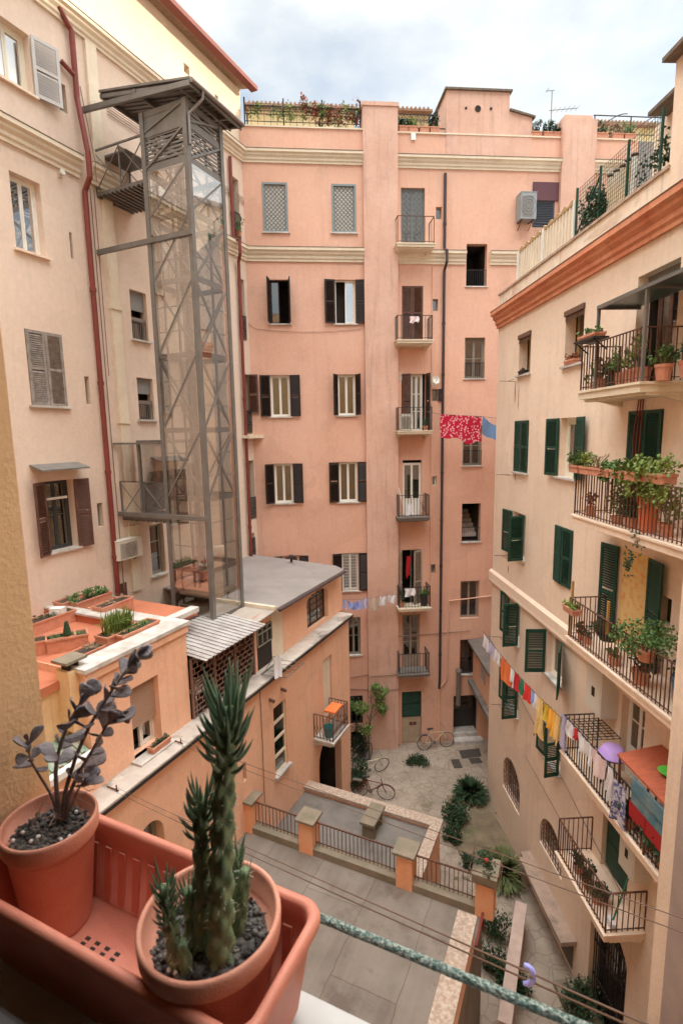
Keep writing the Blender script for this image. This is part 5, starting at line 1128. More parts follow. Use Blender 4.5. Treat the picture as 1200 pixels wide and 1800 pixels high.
# ============================================================ terraces
TZ = 3.5; T2 = 2.55; TU = -7.25; TE = -10.42
s_ = MB(); s_.box(-16.95, TU, TE, AY, 0, TZ); o = struct(s_.build('terrace_floor', CONC)); 
def toFL(o): o.matrix_world = Matrix.Translation(FL.o) @ Matrix.Rotation(FL.rot, 4, 'Z') @ Matrix.Translation(o.location); return o
toFL(o)
s_ = MB(); s_.box(TU, -4.1, -8.42, AY, 0, T2); toFL(struct(s_.build('lower_terrace_floor', CONCD)))
t = thing('parapet_wall', 'low orange parapet with peeling pinkish top around the lower grey terrace', 'wall', FL.w(-4.1, AY, 0), FL.rot)
mb = MB(); mb.box(-.25, 0, -4.06, -.01, 0, 2.66); mb.box(-3.1, -.0, -4.32, -4.07, 0, 2.66); mb.build('wall', ORANGE, t)
mb = MB(); mb.box(-.3, .05, -4.1, -.01, 2.66, 2.74); mb.box(-3.1, .05, -4.4, -4.1, 2.66, 2.74); mb.build('coping', PEEL, t)
t = thing('kerb_wall', 'low mossy kerb carrying the rusty railing of the big terrace', 'kerb', FL.w(TU, AY, TZ), FL.rot)
mb = MB(); mb.box(-.22, .05, -6.0, -.02, 0, .18); mb.build('kerb', MOSS, t)
pil = [-4.95, -6.2, -8.72, -10.35]
PX = [(444, 1450), (545, 1490), (715, 1550), (852, 1605)]
labs = ['orange railing pillar with stone cap tight against the annex wall', 'orange railing pillar with stone cap second from the annex wall', 'orange railing pillar with stone cap beside the corner of the lower grey terrace', 'orange railing pillar at the terrace corner carrying a plant box']
cy = []
for i in range(4):
    q = FL.gp(*PX[i], TZ); cy.append(q[1])
    t = thing('railing_pillar', labs[i], 'pillar', FL.w(TU-.05, q[1], TZ), FL.rot, 'orange pillars of the terrace railing')
    w_ = .19; mb = MB(); mb.box(-w_, w_, -w_, w_, 0, .86); mb.build('shaft', mat('bright_orange_plaster', (.84, .40, .22), .9, (.80, .44, .27), 2, bump=.2, streak=.2), t)
    mb = MB(); mb.box(-w_-.07, w_+.07, -w_-.07, w_+.07, .86, .92); mb.build('cap', MOSS, t)
for i in range(3):
    y0, y1 = cy[i]-.19, cy[i+1]+.19
    t = thing('iron_railing', ['rusty railing panel between the annex wall pillar and the second pillar', 'long rusty railing panel in front of the stone bench', 'red-brown railing panel between the third pillar and the corner pillar'][i], 'railing', FL.w(TU-.05, y0, TZ+.18), FL.rot, 'railing panels of the big terrace')
    mb = MB(); L_n = y0-y1; n_ = int(L_n/.1)
    for k in range(n_+1): mb.bar((0, -L_n*k/n_, 0), (0, -L_n*k/n_, .62), .014)
    mb.build('bars', RUST, t); mb = MB(); mb.bar((0, 0, .62), (0, -L_n, .62), .03); mb.bar((0, 0, .08), (0, -L_n, .08), .02); mb.build('top_rail', RUST, t)
t = thing('stone_bench', 'mossy stone slab bench on the lower grey terrace behind the railing', 'bench', FL.w(-5.0, -6.95, T2), FL.rot)
mb = MB(); mb.box(-.45, .45, -.22, .22, .42, .5); mb.build('slab', MOSS, t)
for x in (-.3, .3): mb = MB(); mb.box(x-.06, x+.06, -.18, .18, 0, .42); mb.build('leg', MOSS, t)
# right hand edge wall of the big terrace
t = thing('edge_wall', 'orange terrace wall with whitish peeling coping in the bottom foreground', 'wall', FL.w(-8.3, TE, 0), FL.rot)
mb = MB(); mb.box(-8, 0, .0, .28, 0, TZ+.7); mb.build('wall', ORANGE, t); mb = MB(); mb.box(-8, .05, -.05, .33, TZ+.7, TZ+.77); mb.build('coping', PEEL, t)
mb = MB(); mb.bar((-8.3, -10.46, TZ+.12), (-7.35, -10.46, TZ+.12), .05); mb.bar((-7.4, -10.46, TZ-.4), (-7.4, -10.46, TZ+.12), .04); o = toFL(mb.build('handrail', PIPER)); tag(o, 'short dark red handrail beside the corner pillar of the terrace', 'handrail')
# lower things right of the terrace: light strip wall and planting
q = FL.gp(885, 1640, .6); t = thing('ramp_wall', 'narrow pale coping strip beside the dark planting gap next to the terrace', 'wall', FL.w(-4.0, -10.95, 0), FL.rot)
mb = MB(); mb.box(-3.2, 0, -.12, .12, 0, .75); mb.build('wall', ORANGE, t); mb = MB(); mb.box(-3.25, .05, -.15, .15, .75, .82); mb.build('coping', mat('pink_coping', (.56, .42, .36), .9, (.46, .34, .29), 4, stain=(.28, .22, .18), stain_amt=.6), t)
# ============================================================ FOREGROUND: flower box, pots, rail, wires
NR = radians(-25)
E2 = yd(115); E1 = yd(25)
def NW(b, a, z): return CAM + E2*b + E1*a + Vector((0, 0, z))
def nl(p): d = Vector(p)-CAM; return Vector((d.dot(E2), d.dot(E1), d.z))       # world -> our house's axes
def rr(cx, cy, hx, hy, r, n=6):                                                # rounded rectangle loop
    pts = []
    for (sx, sy, a0) in ((1, 1, 0), (-1, 1, pi/2), (-1, -1, pi), (1, -1, 1.5*pi)):
        for k in range(n+1): a = a0+pi/2*k/n; pts.append((cx+sx*(hx-r)+r*cos(a), cy+sy*(hy-r)+r*sin(a)))
    return pts
def loft(mb, loops, cap0=True, cap1=True):
    b = len(mb.v); n = len(loops[0])
    for L in loops: mb.v += [tuple(p) for p in L]
    for i in range(len(loops)-1):
        for k in range(n): mb.f.append((b+i*n+k, b+i*n+(k+1) % n, b+(i+1)*n+(k+1) % n, b+(i+1)*n+k)); mb.m.append(mb.c)
    if cap0: mb.f.append(tuple(b+k for k in range(n))[::-1]); mb.m.append(mb.c)
    if cap1: mb.f.append(tuple(b+(len(loops)-1)*n+k for k in range(n))); mb.m.append(mb.c)
PLT = mat('terracotta_plastic', (.56, .19, .125), .5, (.62, .23, .155), 14, bump=.12, bscale=300, spec=.35, stain=(.60, .30, .20), stain_amt=.35)
POTM = mat('terracotta_pot', (.60, .25, .165), .6, (.66, .30, .21), 16, bump=.15, bscale=260, spec=.3, stain=(.74, .56, .48), stain_amt=.55)
BZT, BZB = -.74, -.905
ba0, ba1, bb0, bb1 = .440, .640, -.925, -.352
cx, cy_ = (bb0+bb1)/2, (ba0+ba1)/2; hx, hy = (bb1-bb0)/2, (ba1-ba0)/2
fb = thing('flower_box', 'long terracotta coloured plastic flower box on the window sill holding two pots', 'flower box', NW(cx, cy_, BZB), NR)
mb = MB()
def lp(dx, z, r): return [(x, y, z) for x, y in rr(0, 0, hx+dx, hy+dx, r)]
H0 = BZT-BZB
LPS = [lp(-.022, 0, .02), lp(-.020, .004, .022), lp(-.002, H0-.035, .025), lp(.004, H0-.033, .028), lp(.010, H0-.022, .032), lp(.012, H0-.010, .034), lp(.009, H0-.002, .033), lp(.003, H0, .03), lp(-.003, H0-.002, .027), lp(-.006, H0-.008, .025), lp(-.007, H0-.035, .023), lp(-.026, .012, .016)]
loft(mb, LPS, True, True)
mb.build('box', PLT, fb, smooth=True)
mb = MB()
for i in range(14):
    x = -hx+.05+i*(2*hx-.1)/13; mb.prism([(x-.008, hy-.0245, .02), (x+.008, hy-.0245, .02), (x+.008, hy-.0105, H0-.045), (x-.008, hy-.0105, H0-.045)], (0, -.003, 0))
mb.build('rib', PLT, fb)
mb = MB()
for g_ in range(2):
    mb = MB(); mb.box(-.142+.16*g_, -.142+.16*g_+.094, -.0305, .0095, .0119, .0121)
    mb.c = 1
    for i in range(4):
        for k in range(4): x = -.14+.16*g_+.024*i; y = -.03+.011*k; mb.box(x, x+.010, y, y+.006, .0122, .0130)
    mb.build('drain_grid', [PLT, DARK], fb)
def bigpot(b, a, z, r, h, lab, soilz, seed):
    t = thing('flower_pot', lab, 'flower pot', NW(b, a, z-h), NR)
    mb = MB(); mb.lathe([(.001, 0), (r*.66, 0), (r*.68, .004), (r*.90, h-.036), (r*.965, h-.034), (r*.99, h-.030), (r*1.0, h-.006), (r*.985, h-.001), (r*.96, h), (r*.93, h-.001), (r*.915, h-.006), (r*.89, h-.045), (r*.80, soilz), (r*.78, soilz-.01)], n=64); mb.build('pot', POTM, t, smooth=True)
    rnd = random.Random(seed); mb = MB(); R_ = r*.86
    mb.lathe([(.0005, soilz-.004), (R_*.5, soilz-.003), (R_*.93, soilz-.006), (R_*.97, soilz-.01)], n=24)
    for i in range(520):
        a_ = rnd.uniform(0, 6.28); q = R_*.95*sqrt(rnd.random()); s_ = rnd.choice((.002, .0028, .0035, .0045, .006)); mb.ball((q*cos(a_), q*sin(a_), soilz-.004+rnd.uniform(0, .004)), s_, 6, 4, (1, rnd.uniform(.6, 1), rnd.uniform(.5, .9)))
    struct(mb.build('soil', mat('potting_soil', (.035, .03, .028), .9, (.16, .14, .125), 55, detail=2, lo=.42, hi=.6), t), 'stuff')
    mb = MB()
    for i in range(10): a_ = rnd.uniform(0, 6.28); q = R_*.85*sqrt(rnd.random()); mb.ball((q*cos(a_), q*sin(a_), soilz+.003), .0035, 6, 4)
    struct(mb.build('perlite', WHITE, t), 'stuff')
    return t
PLb, PLa, PLz, PLr, PLh = -.853, .551, -.68, .081, .208
PRb, PRa, PRz, PRr, PRh = -.476, .533, -.703, .105, .187
potl = bigpot(PLb, PLa, PLz, PLr, PLh, 'terracotta pot of the dark-leaved succulent at the left end of the flower box', PLh-.028, 3)
potr = bigpot(PRb, PRa, PRz, PRr, PRh, 'wide terracotta pot of the tall green cactus at the right end of the flower box', PRh-.045, 5)
# cactus
ct = thing('cactus', 'tall green long-leaved cactus with scaly stems growing in the right pot', 'cactus', NW(PRb, PRa, PRz-.045), NR)
base_c = Vector((PRb, PRa, PRz-.045))
def soilpt(x, y, z): q = ground(x, y, H+z); return nl(q)
def onray(x, y, b, a):           # height of the vertical line (b,a) at image row y  (the survey of the stem's top)
    lo, hi = -1.2, 1.0
    for _ in range(50):
        m_ = (lo+hi)/2; d = NW(b, a, m_)-CAM; yy = 900-FPX*d.dot(UP)/d.dot(fw)
        if yy > y: lo = m_
        else: hi = m_
    return lo
def atdepth(x, y, dist): return nl(CAM+ray(x, y)*dist)
CACT = mat('cactus_skin', (.21, .265, .14), .5, (.12, .19, .10), 30, bump=.2, bscale=220, spec=.4, stain=(.34, .33, .16), stain_amt=.7)
CLEAF = mat('cactus_leaf', (.10, .18, .115), .4, (.16, .24, .15), 20, spec=.5)
def cstem(pts, r0, r1, leaf0, nl_, llen, seed, mleaf=CLEAF):
    """scaly stem along pts (relative to the cactus base)"""
    rnd = random.Random(seed); pts = [Vector(p)-base_c for p in pts]
    def P(t):
        s = t*(len(pts)-1); i = min(int(s), len(pts)-2); f = s-i; return pts[i].lerp(pts[i+1], f)
    Ln = sum((pts[i+1]-pts[i]).length for i in range(len(pts)-1)); rows = int(Ln/.0022); N = 36; mb = MB(); kk = Ln/.046*pi*2
    b = 0
    for j in range(rows+1):
        t = j/rows; c = P(t); r = r0+(r1-r0)*t; r *= min(1, sqrt(max(0, 1-t))*4+.05)
        for k in range(N):
            th = 2*pi*k/N; v = (max(0, cos((4*th+kk*t)/1)*.5+.5)*max(0, cos((4*th-kk*t)/1)*.5+.5))**.6
            rad = r*(.76+.34*v); mb.v.append((c.x+cos(th)*rad, c.y+sin(th)*rad, c.z+v*r*.10))
    for j in range(rows):
        for k in range(N): mb.f.append((j*N+k, j*N+(k+1) % N, (j+1)*N+(k+1) % N, (j+1)*N+k)); mb.m.append(0)
    mb.build('stem', CACT, ct, smooth=True)
    mb = MB()
    for i in range(nl_):
        t = leaf0+(1-leaf0)*(i/nl_)**.8; c = P(min(t, .995)); th = i*2.4+rnd.uniform(-.2, .2); r = (r0+(r1-r0)*t)*.85
        out = Vector((cos(th), sin(th), 0)); up = .55+1.9*((t-leaf0)/(1-leaf0))**1.5; Lf = llen*rnd.uniform(.6, 1.1)*(.55+.6*(t-leaf0)/(1-leaf0))
        p0 = c+out*r; d = (out*rnd.uniform(.8, 1.5)+Vector((0, 0, up))).normalized(); seg_ = []
        for s in range(6):
            q = s/5; d2 = (d+Vector((0, 0, .55*q))).normalized(); seg_.append(p0+d2*Lf*q)
        w_ = .0026*llen/.06
        mb.tube(seg_, [w_*.7, w_*1.1, w_*1.1, w_*.9, w_*.55, w_*.12], 6)
    mb.build('leaf', mleaf, ct, smooth=True); ct.children[-1]['kind'] = 'stuff' if nl_ > 100 else 'part'
    if nl_ <= 100: del ct.children[-1]['kind']
    mb = MB()                                    # small white areoles and spines
    for i in range(int(Ln/.006)):
        t = rnd.random()*.97; c = P(t); th = rnd.uniform(0, 6.28); r = (r0+(r1-r0)*t)*1.03; q = c+Vector((cos(th), sin(th), 0))*r
        mb.ball(q, .0009, 5, 3); mb.bar(q, q+Vector((cos(th)*.006, sin(th)*.006, rnd.uniform(-.002, .004))), .0004)
    struct(mb.build('areole', ACW, ct), 'stuff')
def vstem(x0, y0, x1, y1, bend=0.0, soil=-.757, n=6):
    p = soilpt(x0, y0, soil); D = (NW(*p)-CAM).dot(fw)
    # same horizontal distance: slide along the sight line of (x1,y1) at the stem's own distance
    d1 = ray(x1, y1); hd = Vector((p.x, p.y)).length; rh_ = nl(CAM+d1); k = hd/Vector((rh_.x, rh_.y)).length; q = rh_*k
    return [p.lerp(q, i/(n-1))+Vector((bend*sin(pi*i/(n-1)), 0, 0)) for i in range(n)]
cstem(vstem(388, 1690, 402, 1240, -.004), .0205, .0145, .76, 64, .064, 1)
cstem(vstem(352, 1672, 352, 1400, .002), .0140, .0105, .66, 40, .046, 2)
cstem(vstem(312, 1705, 288, 1555), .0125, .009, .45, 52, .034, 3)
cstem(vstem(334, 1668, 331, 1560, .003), .0115, .009, .5, 36, .028, 4)
cstem(vstem(418, 1645, 430, 1525), .0125, .0095, .3, 60, .014, 6)
cstem(vstem(328, 1712, 318, 1655), .011, .009, .3, 30, .012, 8)
cstem(vstem(412, 1620, 415, 1500, .002), .008, .006, .3, 40, .035, 9)
# succulent in the left pot
sc = thing('succulent', 'straggly succulent with thick grey-purple leaves growing in the left pot', 'succulent', NW(PLb, PLa, PLz-.028), NR)
base_s = Vector((PLb, PLa, PLz-.028))
SLEAF = mat('grey_purple_leaf', (.15, .13, .14), .65, (.27, .23, .235), 22, spec=.25, bump=.3, bscale=180, stain=(.05, .075, .07), stain_amt=.8)
SSTEM = mat('succulent_stem', (.14, .095, .09), .8, (.20, .15, .14), 60, bump=.4, bscale=200)
sp0 = soilpt(112, 1442, PLz-.03); HD = Vector((sp0.x, sp0.y)).length
def hp(x, y, off=0.0): r_ = nl(CAM+ray(x, y)); k = (HD+off)/Vector((r_.x, r_.y)).length; return r_*k-base_s
def fleaf(mb, p, d, nrm, L, W, T):
    """fleshy obovate leaf from p along d"""
    d = d.normalized(); s = d.cross(nrm).normalized(); nrm = s.cross(d).normalized(); N = 10; rows = [(0, .12), (.12, .25), (.3, .55), (.5, .85), (.7, 1.0), (.86, .85), (.96, .5), (1.0, .08)]
    b = len(mb.v)
    for (t, w_) in rows:
        c = p+d*L*t+nrm*L*.22*t*t
        for k in range(N): a = 2*pi*k/N; q = c+s*cos(a)*W*w_+nrm*(sin(a)*T*(.4+.6*w_)+abs(cos(a))*W*w_*.35); mb.v.append(tuple(q))
    m_ = len(rows)
    for j in range(m_-1):
        for k in range(N): mb.f.append((b+j*N+k, b+j*N+(k+1) % N, b+(j+1)*N+(k+1) % N, b+(j+1)*N+k)); mb.m.append(0)
    mb.f.append(tuple(b+(m_-1)*N+k for k in range(N))); mb.m.append(0)
def sstem(px, r0, l0, nleaf, L, seed, off=0.0, pairs=False):
    rnd = random.Random(seed); pts = [hp(x, y, off*i/len(px)) for i, (x, y) in enumerate(px)]
    fine = []
    for i in range(len(pts)-1):
        for k in range(5): fine.append(pts[i].lerp(pts[i+1], k/5))
    fine.append(pts[-1]); n = len(fine)
    for _ in range(3): fine = [fine[0]]+[(fine[i-1]+fine[i]*2+fine[i+1])/4 for i in range(1, n-1)]+[fine[-1]]
    mb = MB(); mb.tube(fine, [r0*(1-.55*i/n) for i in range(n)], 8); mb.build('stem', SSTEM, sc, smooth=True)
    mb = MB()
    for i in range(nleaf):
        t = l0+(1-l0)*i/(nleaf-1); s = t*(n-1); k = min(int(s), n-2); c = fine[k].lerp(fine[k+1], s-k); ax = (fine[min(k+2, n-1)]-fine[max(k-1, 0)]).normalized()
        o = ax.orthogonal().normalized(); th = i*2.4+rnd.uniform(-.5, .5); rad = Matrix.Rotation(th, 3, ax) @ o
        tt = (t-l0)/(1-l0); d = rad*(1.0-.6*tt)*rnd.uniform(.7, 1.2)+ax*(.1+.9*tt)+Vector((rnd.uniform(-.3, .3), rnd.uniform(-.3, .3), rnd.uniform(-.55, .25))); LL_ = L*rnd.uniform(.45, 1.15)
        fleaf(mb, c, d, ax+Vector((rnd.uniform(-.6, .6), rnd.uniform(-.6, .6), rnd.uniform(-.6, .6))), LL_, LL_*rnd.uniform(.30, .55), LL_*.07)
    mb.build('leaf', SLEAF, sc, smooth=True)
sstem([(110, 1448), (112, 1400), (133, 1330), (160, 1270), (196, 1215), (222, 1178), (242, 1152)], .0042, .45, 24, .036, 1, -.02)
sstem([(107, 1448), (100, 1400), (97, 1350), (108, 1300), (128, 1258), (146, 1228)], .0045, .42, 17, .038, 2, .01)
sstem([(114, 1448), (120, 1400), (140, 1355), (165, 1315), (190, 1270), (205, 1262)], .004, .28, 15, .047, 3, -.03)
sstem([(104, 1448), (92, 1400), (70, 1365), (52, 1335), (50, 1305)], .003, .62, 10, .034, 4, .02)
sstem([(112, 1448), (128, 1408), (142, 1380), (150, 1372)], .0025, .75, 6, .034, 5, -.02)
mb = MB(); rnd = random.Random(3)
for i in range(12):
    a = rnd.uniform(0, 6.28); q = Vector((cos(a), sin(a), 0)); mb.tube([Vector((0, 0, 0))+sp0-base_s, sp0-base_s+q*.03+Vector((0, 0, rnd.uniform(.01, .06))), sp0-base_s+q*.055+Vector((0, 0, rnd.uniform(-.0, .05)))], .0008, 4)
mb.build('twig', mat('dry_twig', (.32, .22, .17), .9), sc)
# sill furniture
t = thing('window_rail', 'flaking green painted iron bar in front of the window', 'rail', NW(-.945, .674, -.80), NR)
mb = MB(); rnd = random.Random(2)
mb.tube([(.0+2.25*i/60, rnd.uniform(-.0006, .0006), rnd.uniform(-.0006, .0006)) for i in range(61)], 0.0070, 16); mb.build('bar', RAILG, t, smooth=True)
for x in (.02, 2.2): mb = MB(); mb.tube([(x, 0, 0), (x, .0, -.05), (x, -.06, -.09)], .008, 8); mb.build('bracket', RAILG, t)
mb = MB(); mb.box(-.93, .9, .33, .392, -.92, -.868); mb.box(-.93, .9, .392, .405, -.92, -.885); o = mb.build('window_track', mat('grey_metal', (.20, .19, .19), .5, metal=.3)); o.matrix_world = Matrix.Translation(CAM) @ Matrix.Rotation(NR, 4, 'Z') @ Matrix.Translation(o.location); tag(o, 'grey metal window frame bottom at the lower left corner', 'window frame')
def wire_pair(pf, pn, dn, lab, gap_far, gap_near, r=.0035):
    """clothes lines from a bracket on the annex ledge to our facade"""
    P0 = ground(pf[0], pf[1], H-6.52); P1 = CAM+ray(*pn)*dn; d = (P1-P0); a0 = (P0-CAM).dot(E1); a1 = (P1-CAM).dot(E1); k = (a0-.62)/(a0-a1); P2 = P0+d*k
    for i in range(2):
        t0 = P0+Vector((0, 0, gap_far*(i-.5))); t2 = P2+Vector((0, 0, gap_near*(i-.5)))
        mb = MB(); mb.tube([t0.lerp(t2, s/24)+Vector((0, 0, -.02*sin(pi*s/24)*(1 if i else 1.4))) for s in range(25)], r, 6)
        tag(mb.build('clothesline', WIRE), lab[i], 'clothesline', 'clotheslines from the annex ledge')
    mb = MB(); mb.bar(P0+E2*-.25, P0+E2*.05, .02); mb.bar(P0+Vector((0, 0, -.12)), P0+Vector((0, 0, .1)), .02); tag(mb.build('bracket', RUST), lab[2], 'bracket'); return P0, P2
wire_pair((205, 1389), (930, 1712), 1.7, ['upper strand of the nearer clothesline pair crossing the bottom right', 'lower strand of the nearer clothesline pair, the one behind the peg', 'rusty bracket holding the nearer clothesline pair on the annex ledge'], .10, .012, .0032)
wire_pair((318, 1306), (1200, 1622), 2.9, ['upper strand of the farther clothesline pair above the railing', 'lower strand of the farther clothesline pair above the railing', 'rusty bracket holding the farther clothesline pair on the annex ledge'], .12, .06, .0035)
q = CAM+ray(930, 1716)*1.69
t = thing('clothes_peg', 'lilac plastic clothes peg clipped on the nearer clothesline', 'clothes peg', q, radians(-20))
LIL = mat('lilac_plastic', (.30, .32, .80), .35)
for s in (1, -1):
    mb = MB(); n_ = 8
    arc = [(-.004+.018*sin(pi*i/n_)*1.0*s*0+(-.012+.030*i/n_)*0+.012*cos(pi*(i/n_-.5))-.008, .0, s*(.036-.034*(1-abs(2*(i/n_)-1)**1.2)*0)-0) for i in range(n_+1)]
    pts = [(-.016, 0, s*.036), (-.004, 0, s*.033), (.006, 0, s*.022), (.012, 0, s*.008), (.013, 0, s*.001)]
    mb.tube([(p[0]*1.1, p[1], p[2]) for p in pts], [.006, .009, .0105, .009, .006], 8); mb.build('jaw', LIL, t, smooth=True)
mb = MB(); mb.cyl((.004, -.006, 0), (.004, .006, 0), .005, n=10); mb.build('spring', PIPEG, t)
# ============================================================ courtyard things
def bush(x, y, rx, rz, n, lab, size=.09, m=LEAFD, name='shrub', z=0.0, ry=None, kind='bush', group=None, cat='shrub'):
    q = ground(x, y, z); t = thing(name, lab, cat, q, random.uniform(0, 6), group); ry = ry or rx
    mb = MB()
    for k in range(7): a = random.uniform(0, 6.3); mb.tube([(0, 0, 0), (cos(a)*rx*.3, sin(a)*ry*.3, rz*.6), (cos(a)*rx*.7, sin(a)*ry*.7, rz*1.2)], .012, 5)
    mb.build('stem', BARK, t); mb = MB()
    if kind == 'bush': mb.leaves((0, 0, rz*.9), (rx, ry, rz*.8), n, size); mb.leaves((rx*.2, 0, rz*.5), (rx*.7, ry*.8, rz*.5), n//3, size)
    else:
        for k in range(n):
            a = random.uniform(0, 6.3); e_ = random.uniform(.15, 1.3); L = rx*random.uniform(.75, 1.15); d = Vector((cos(a)*cos(e_), sin(a)*cos(e_), sin(e_))); s = Vector((-sin(a), cos(a), 0))*size*.35
            p0 = Vector((0, 0, rz*.3)); p1 = p0+d*L*.55; p2 = p0+d*L+Vector((0, 0, -L*.25*cos(e_))); mb.add([p0-s*.6, p0+s*.6, p1+s, p1-s, p2], [(0, 1, 2, 3), (3, 2, 4)])
    mb.build('foliage', m, t); return t
bush(733, 1343, .48, .16, 900, 'dark low round shrub lying on the paving in front of the beige door', .07, ry=.35)
bush(826, 1405, .75, .6, 420, 'large spiky dark plant at the foot of the cream house corner', .16, kind='spike', m=LEAFD)
bush(800, 1448, .42, .5, 900, 'bushy dark shrub just below the large spiky plant', .10)
bush(795, 1478, .3, .3, 500, 'small dark shrub at the lower end of the plant row', .08)
bush(824, 1522, .24, .22, 450, 'small round dark shrub right of the red-brown railing panel', .07)
bush(882, 1545, .85, .5, 520, 'broad arching yellow-green strap-leaved plant beside the terrace corner', .14, kind='spike', m=mat('strap_leaves', (.11, .14, .05), .6, (.17, .19, .08), 5))
bush(934, 1524, .24, .3, 400, 'small dark bush against the cream wall near the barred arch window', .08)
bush(872, 1650, .25, .5, 500, 'dark planting squeezed in the gap next to the red strip', .09, ry=.5)
bush(862, 1700, .25, .4, 400, 'dark foliage lower in the gap beside the pale coping strip', .09, ry=.5)
bush(900, 1740, .4, .4, 700, 'dark shrub below the end of the pale coping strip', .10)
bush(632, 1335, .4, .9, 900, 'tangled dark climber heap beside the annex end wall', .10)
bush(628, 1385, .35, .7, 800, 'dark shrub against the corner pier of the annex by the bicycle', .09)
bush(1020, 1790, .5, .5, 600, 'dark shrub at the foot of the steps by the big arched door', .10)
q = FL.w(TU-.05, cy[3], TZ+.92); t = thing('plant_box', 'wire plant box with dark earth and sparse green on the corner pillar', 'plant box', q, FL.rot)
mb = MB(); [mb.bar(a_, b_, .015) for a_, b_ in (((-.35, -.3, .02), (.35, -.3, .02)), ((-.35, .3, .02), (.35, .3, .02)), ((-.35, -.3, .02), (-.35, .3, .02)), ((.35, -.3, .02), (.35, .3, .02)), ((-.35, -.3, .3), (.35, -.3, .3)), ((-.35, .3, .3), (.35, .3, .3)), ((-.35, -.3, .3), (-.35, .3, .3)), ((.35, -.3, .3), (.35, .3, .3)))]; mb.build('frame', RUST, t)
mb = MB(); mb.box(-.3, .3, -.26, .26, 0, .16); mb.build('tray', MOSS, t); mb = MB(); mb.leaves((0, 0, .26), (.3, .28, .14), 320, .06); mb.build('foliage', LEAFD, t)
mb = MB(); mb.ball((0, 0, .32), .05, 8, 6); mb.build('red_flower', mat('red_petals', (.45, .03, .02), .6), t)
# little tree
q = ground(650, 1338, 0); t = thing('small_tree', 'slender young tree with sparse leaves against the tall pillar of the back block', 'tree', q, 0)
mb = MB(); rnd = random.Random(12); mb.tube([(0, 0, 0), (-.05, .05, 1.2), (.1, 0, 2.3), (.05, 0, 3.2)], [.04, .035, .025, .012], 8); tips = []
for i in range(11):
    a = rnd.uniform(0, 6.3); z0_ = rnd.uniform(1.2, 3.0); L = rnd.uniform(.5, 1.0); e = Vector((cos(a)*L, sin(a)*L, rnd.uniform(.1, .7))); p0 = Vector((0, 0, z0_)); mb.tube([p0, p0+e*.5+Vector((0, 0, .05)), p0+e], [.014, .009, .004], 5); tips.append(p0+e*.85)
mb.build('trunk', BARK, t); mb = MB()
for p in tips: mb.leaves(p, (.3, .3, .26), 110, .11, rnd=rnd)
mb.build('crown', mat('tree_leaves', (.07, .13, .03), .6, (.15, .21, .06), 5), t)
# bicycles
def bike(x, y, rot, lab, col, lean=.12, s=1.0, loc=None):
    q = loc or ground(x, y, 0); t = thing('bicycle', lab, 'bicycle', q, rot, 'bicycles parked in the court'); t.scale = (s, s, s); t.rotation_euler = (lean, 0, rot)
    for (wx) in (-.52, .52):
        mb = MB(); R_ = .33; mb.tube([(wx+R_*cos(a), 0, R_+R_*sin(a)) for a in [2*pi*k/28 for k in range(29)]], .016, 6); w_ = mb.build('wheel', FRD, t)
        mb = MB(); [mb.cyl((wx, 0, R_), (wx+R_*cos(a), 0, R_+R_*sin(a)), .0025, n=3) for a in [2*pi*k/16 for k in range(16)]]; mb.cyl((wx, -.04, R_), (wx, .04, R_), .02, n=8); mb.build('spokes', PIPEG, w_)
        mb = MB(); mb.tube([(wx+.37*cos(a), 0, .33+.37*sin(a)) for a in [pi*(.1+.8*k/12) for k in range(13)]], .012, 5); mb.build('mudguard', col, w_)
    mb = MB(); A = (-.52, 0, .33); B_ = (-.08, 0, .30); Cc = (-.2, 0, .75); D = (.36, 0, .78); E_ = (.52, 0, .33)
    for p, q2 in ((A, B_), (A, Cc), (B_, Cc), (B_, (.36, 0, .62)), (Cc, (.36, 0, .70)), ((.34, 0, .92), (.40, 0, .58)), ((.40, 0, .58), E_)): mb.cyl(p, q2, .016, n=8)
    mb.cyl((-.2, 0, .75), (-.23, 0, .88), .012, n=6); mb.build('frame', col, t)
    mb = MB(); mb.prism([(-.36, -.07, .88), (-.36, .07, .88), (-.1, .02, .89), (-.1, -.02, .89)], (0, 0, .05)); mb.build('saddle', FRD, t)
    mb = MB(); mb.tube([(.28, -.27, .95), (.36, -.2, 1.0), (.34, 0, .97), (.36, .2, 1.0), (.28, .27, .95)], .012, 6); mb.build('handlebar', PIPEG, t)
    mb = MB(); mb.cyl((-.08, -.05, .30), (-.08, -.04, .30), .09, n=16); mb.bar((-.08, -.06, .30), (.04, -.06, .18), .015); mb.bar((-.08, .06, .30), (-.2, .06, .42), .015); mb.build('crank', PIPEG, t)
    mb = MB(); mb.box(-.75, -.4, -.06, .06, .70, .715); mb.build('rack', PIPEG, t); return t
CRM = mat('cream_bike_paint', (.62, .54, .40), .4); REDB = mat('dark_red_bike_paint', (.22, .03, .03), .4)
bike(766, 1316, radians(12), 'cream bicycle parked against the back wall between the beige door and the entrance', CRM, -.12)
bike(655, 1402, radians(-15), 'dark red bicycle at the annex end corner, its wheel towards us', REDB, .1)
bike(650, 1362, radians(25), 'cream framed bicycle in the heap at the foot of the little tree', CRM, .2)
bike(640, 1345, radians(60), 'dark bicycle half hidden in shrubs behind the cream framed one', FRD, -.2)
q = ground(785, 1298, 0)
mb = MB(); mb.cyl((0, 0, 0), (0, 0, .04), .05, n=10)
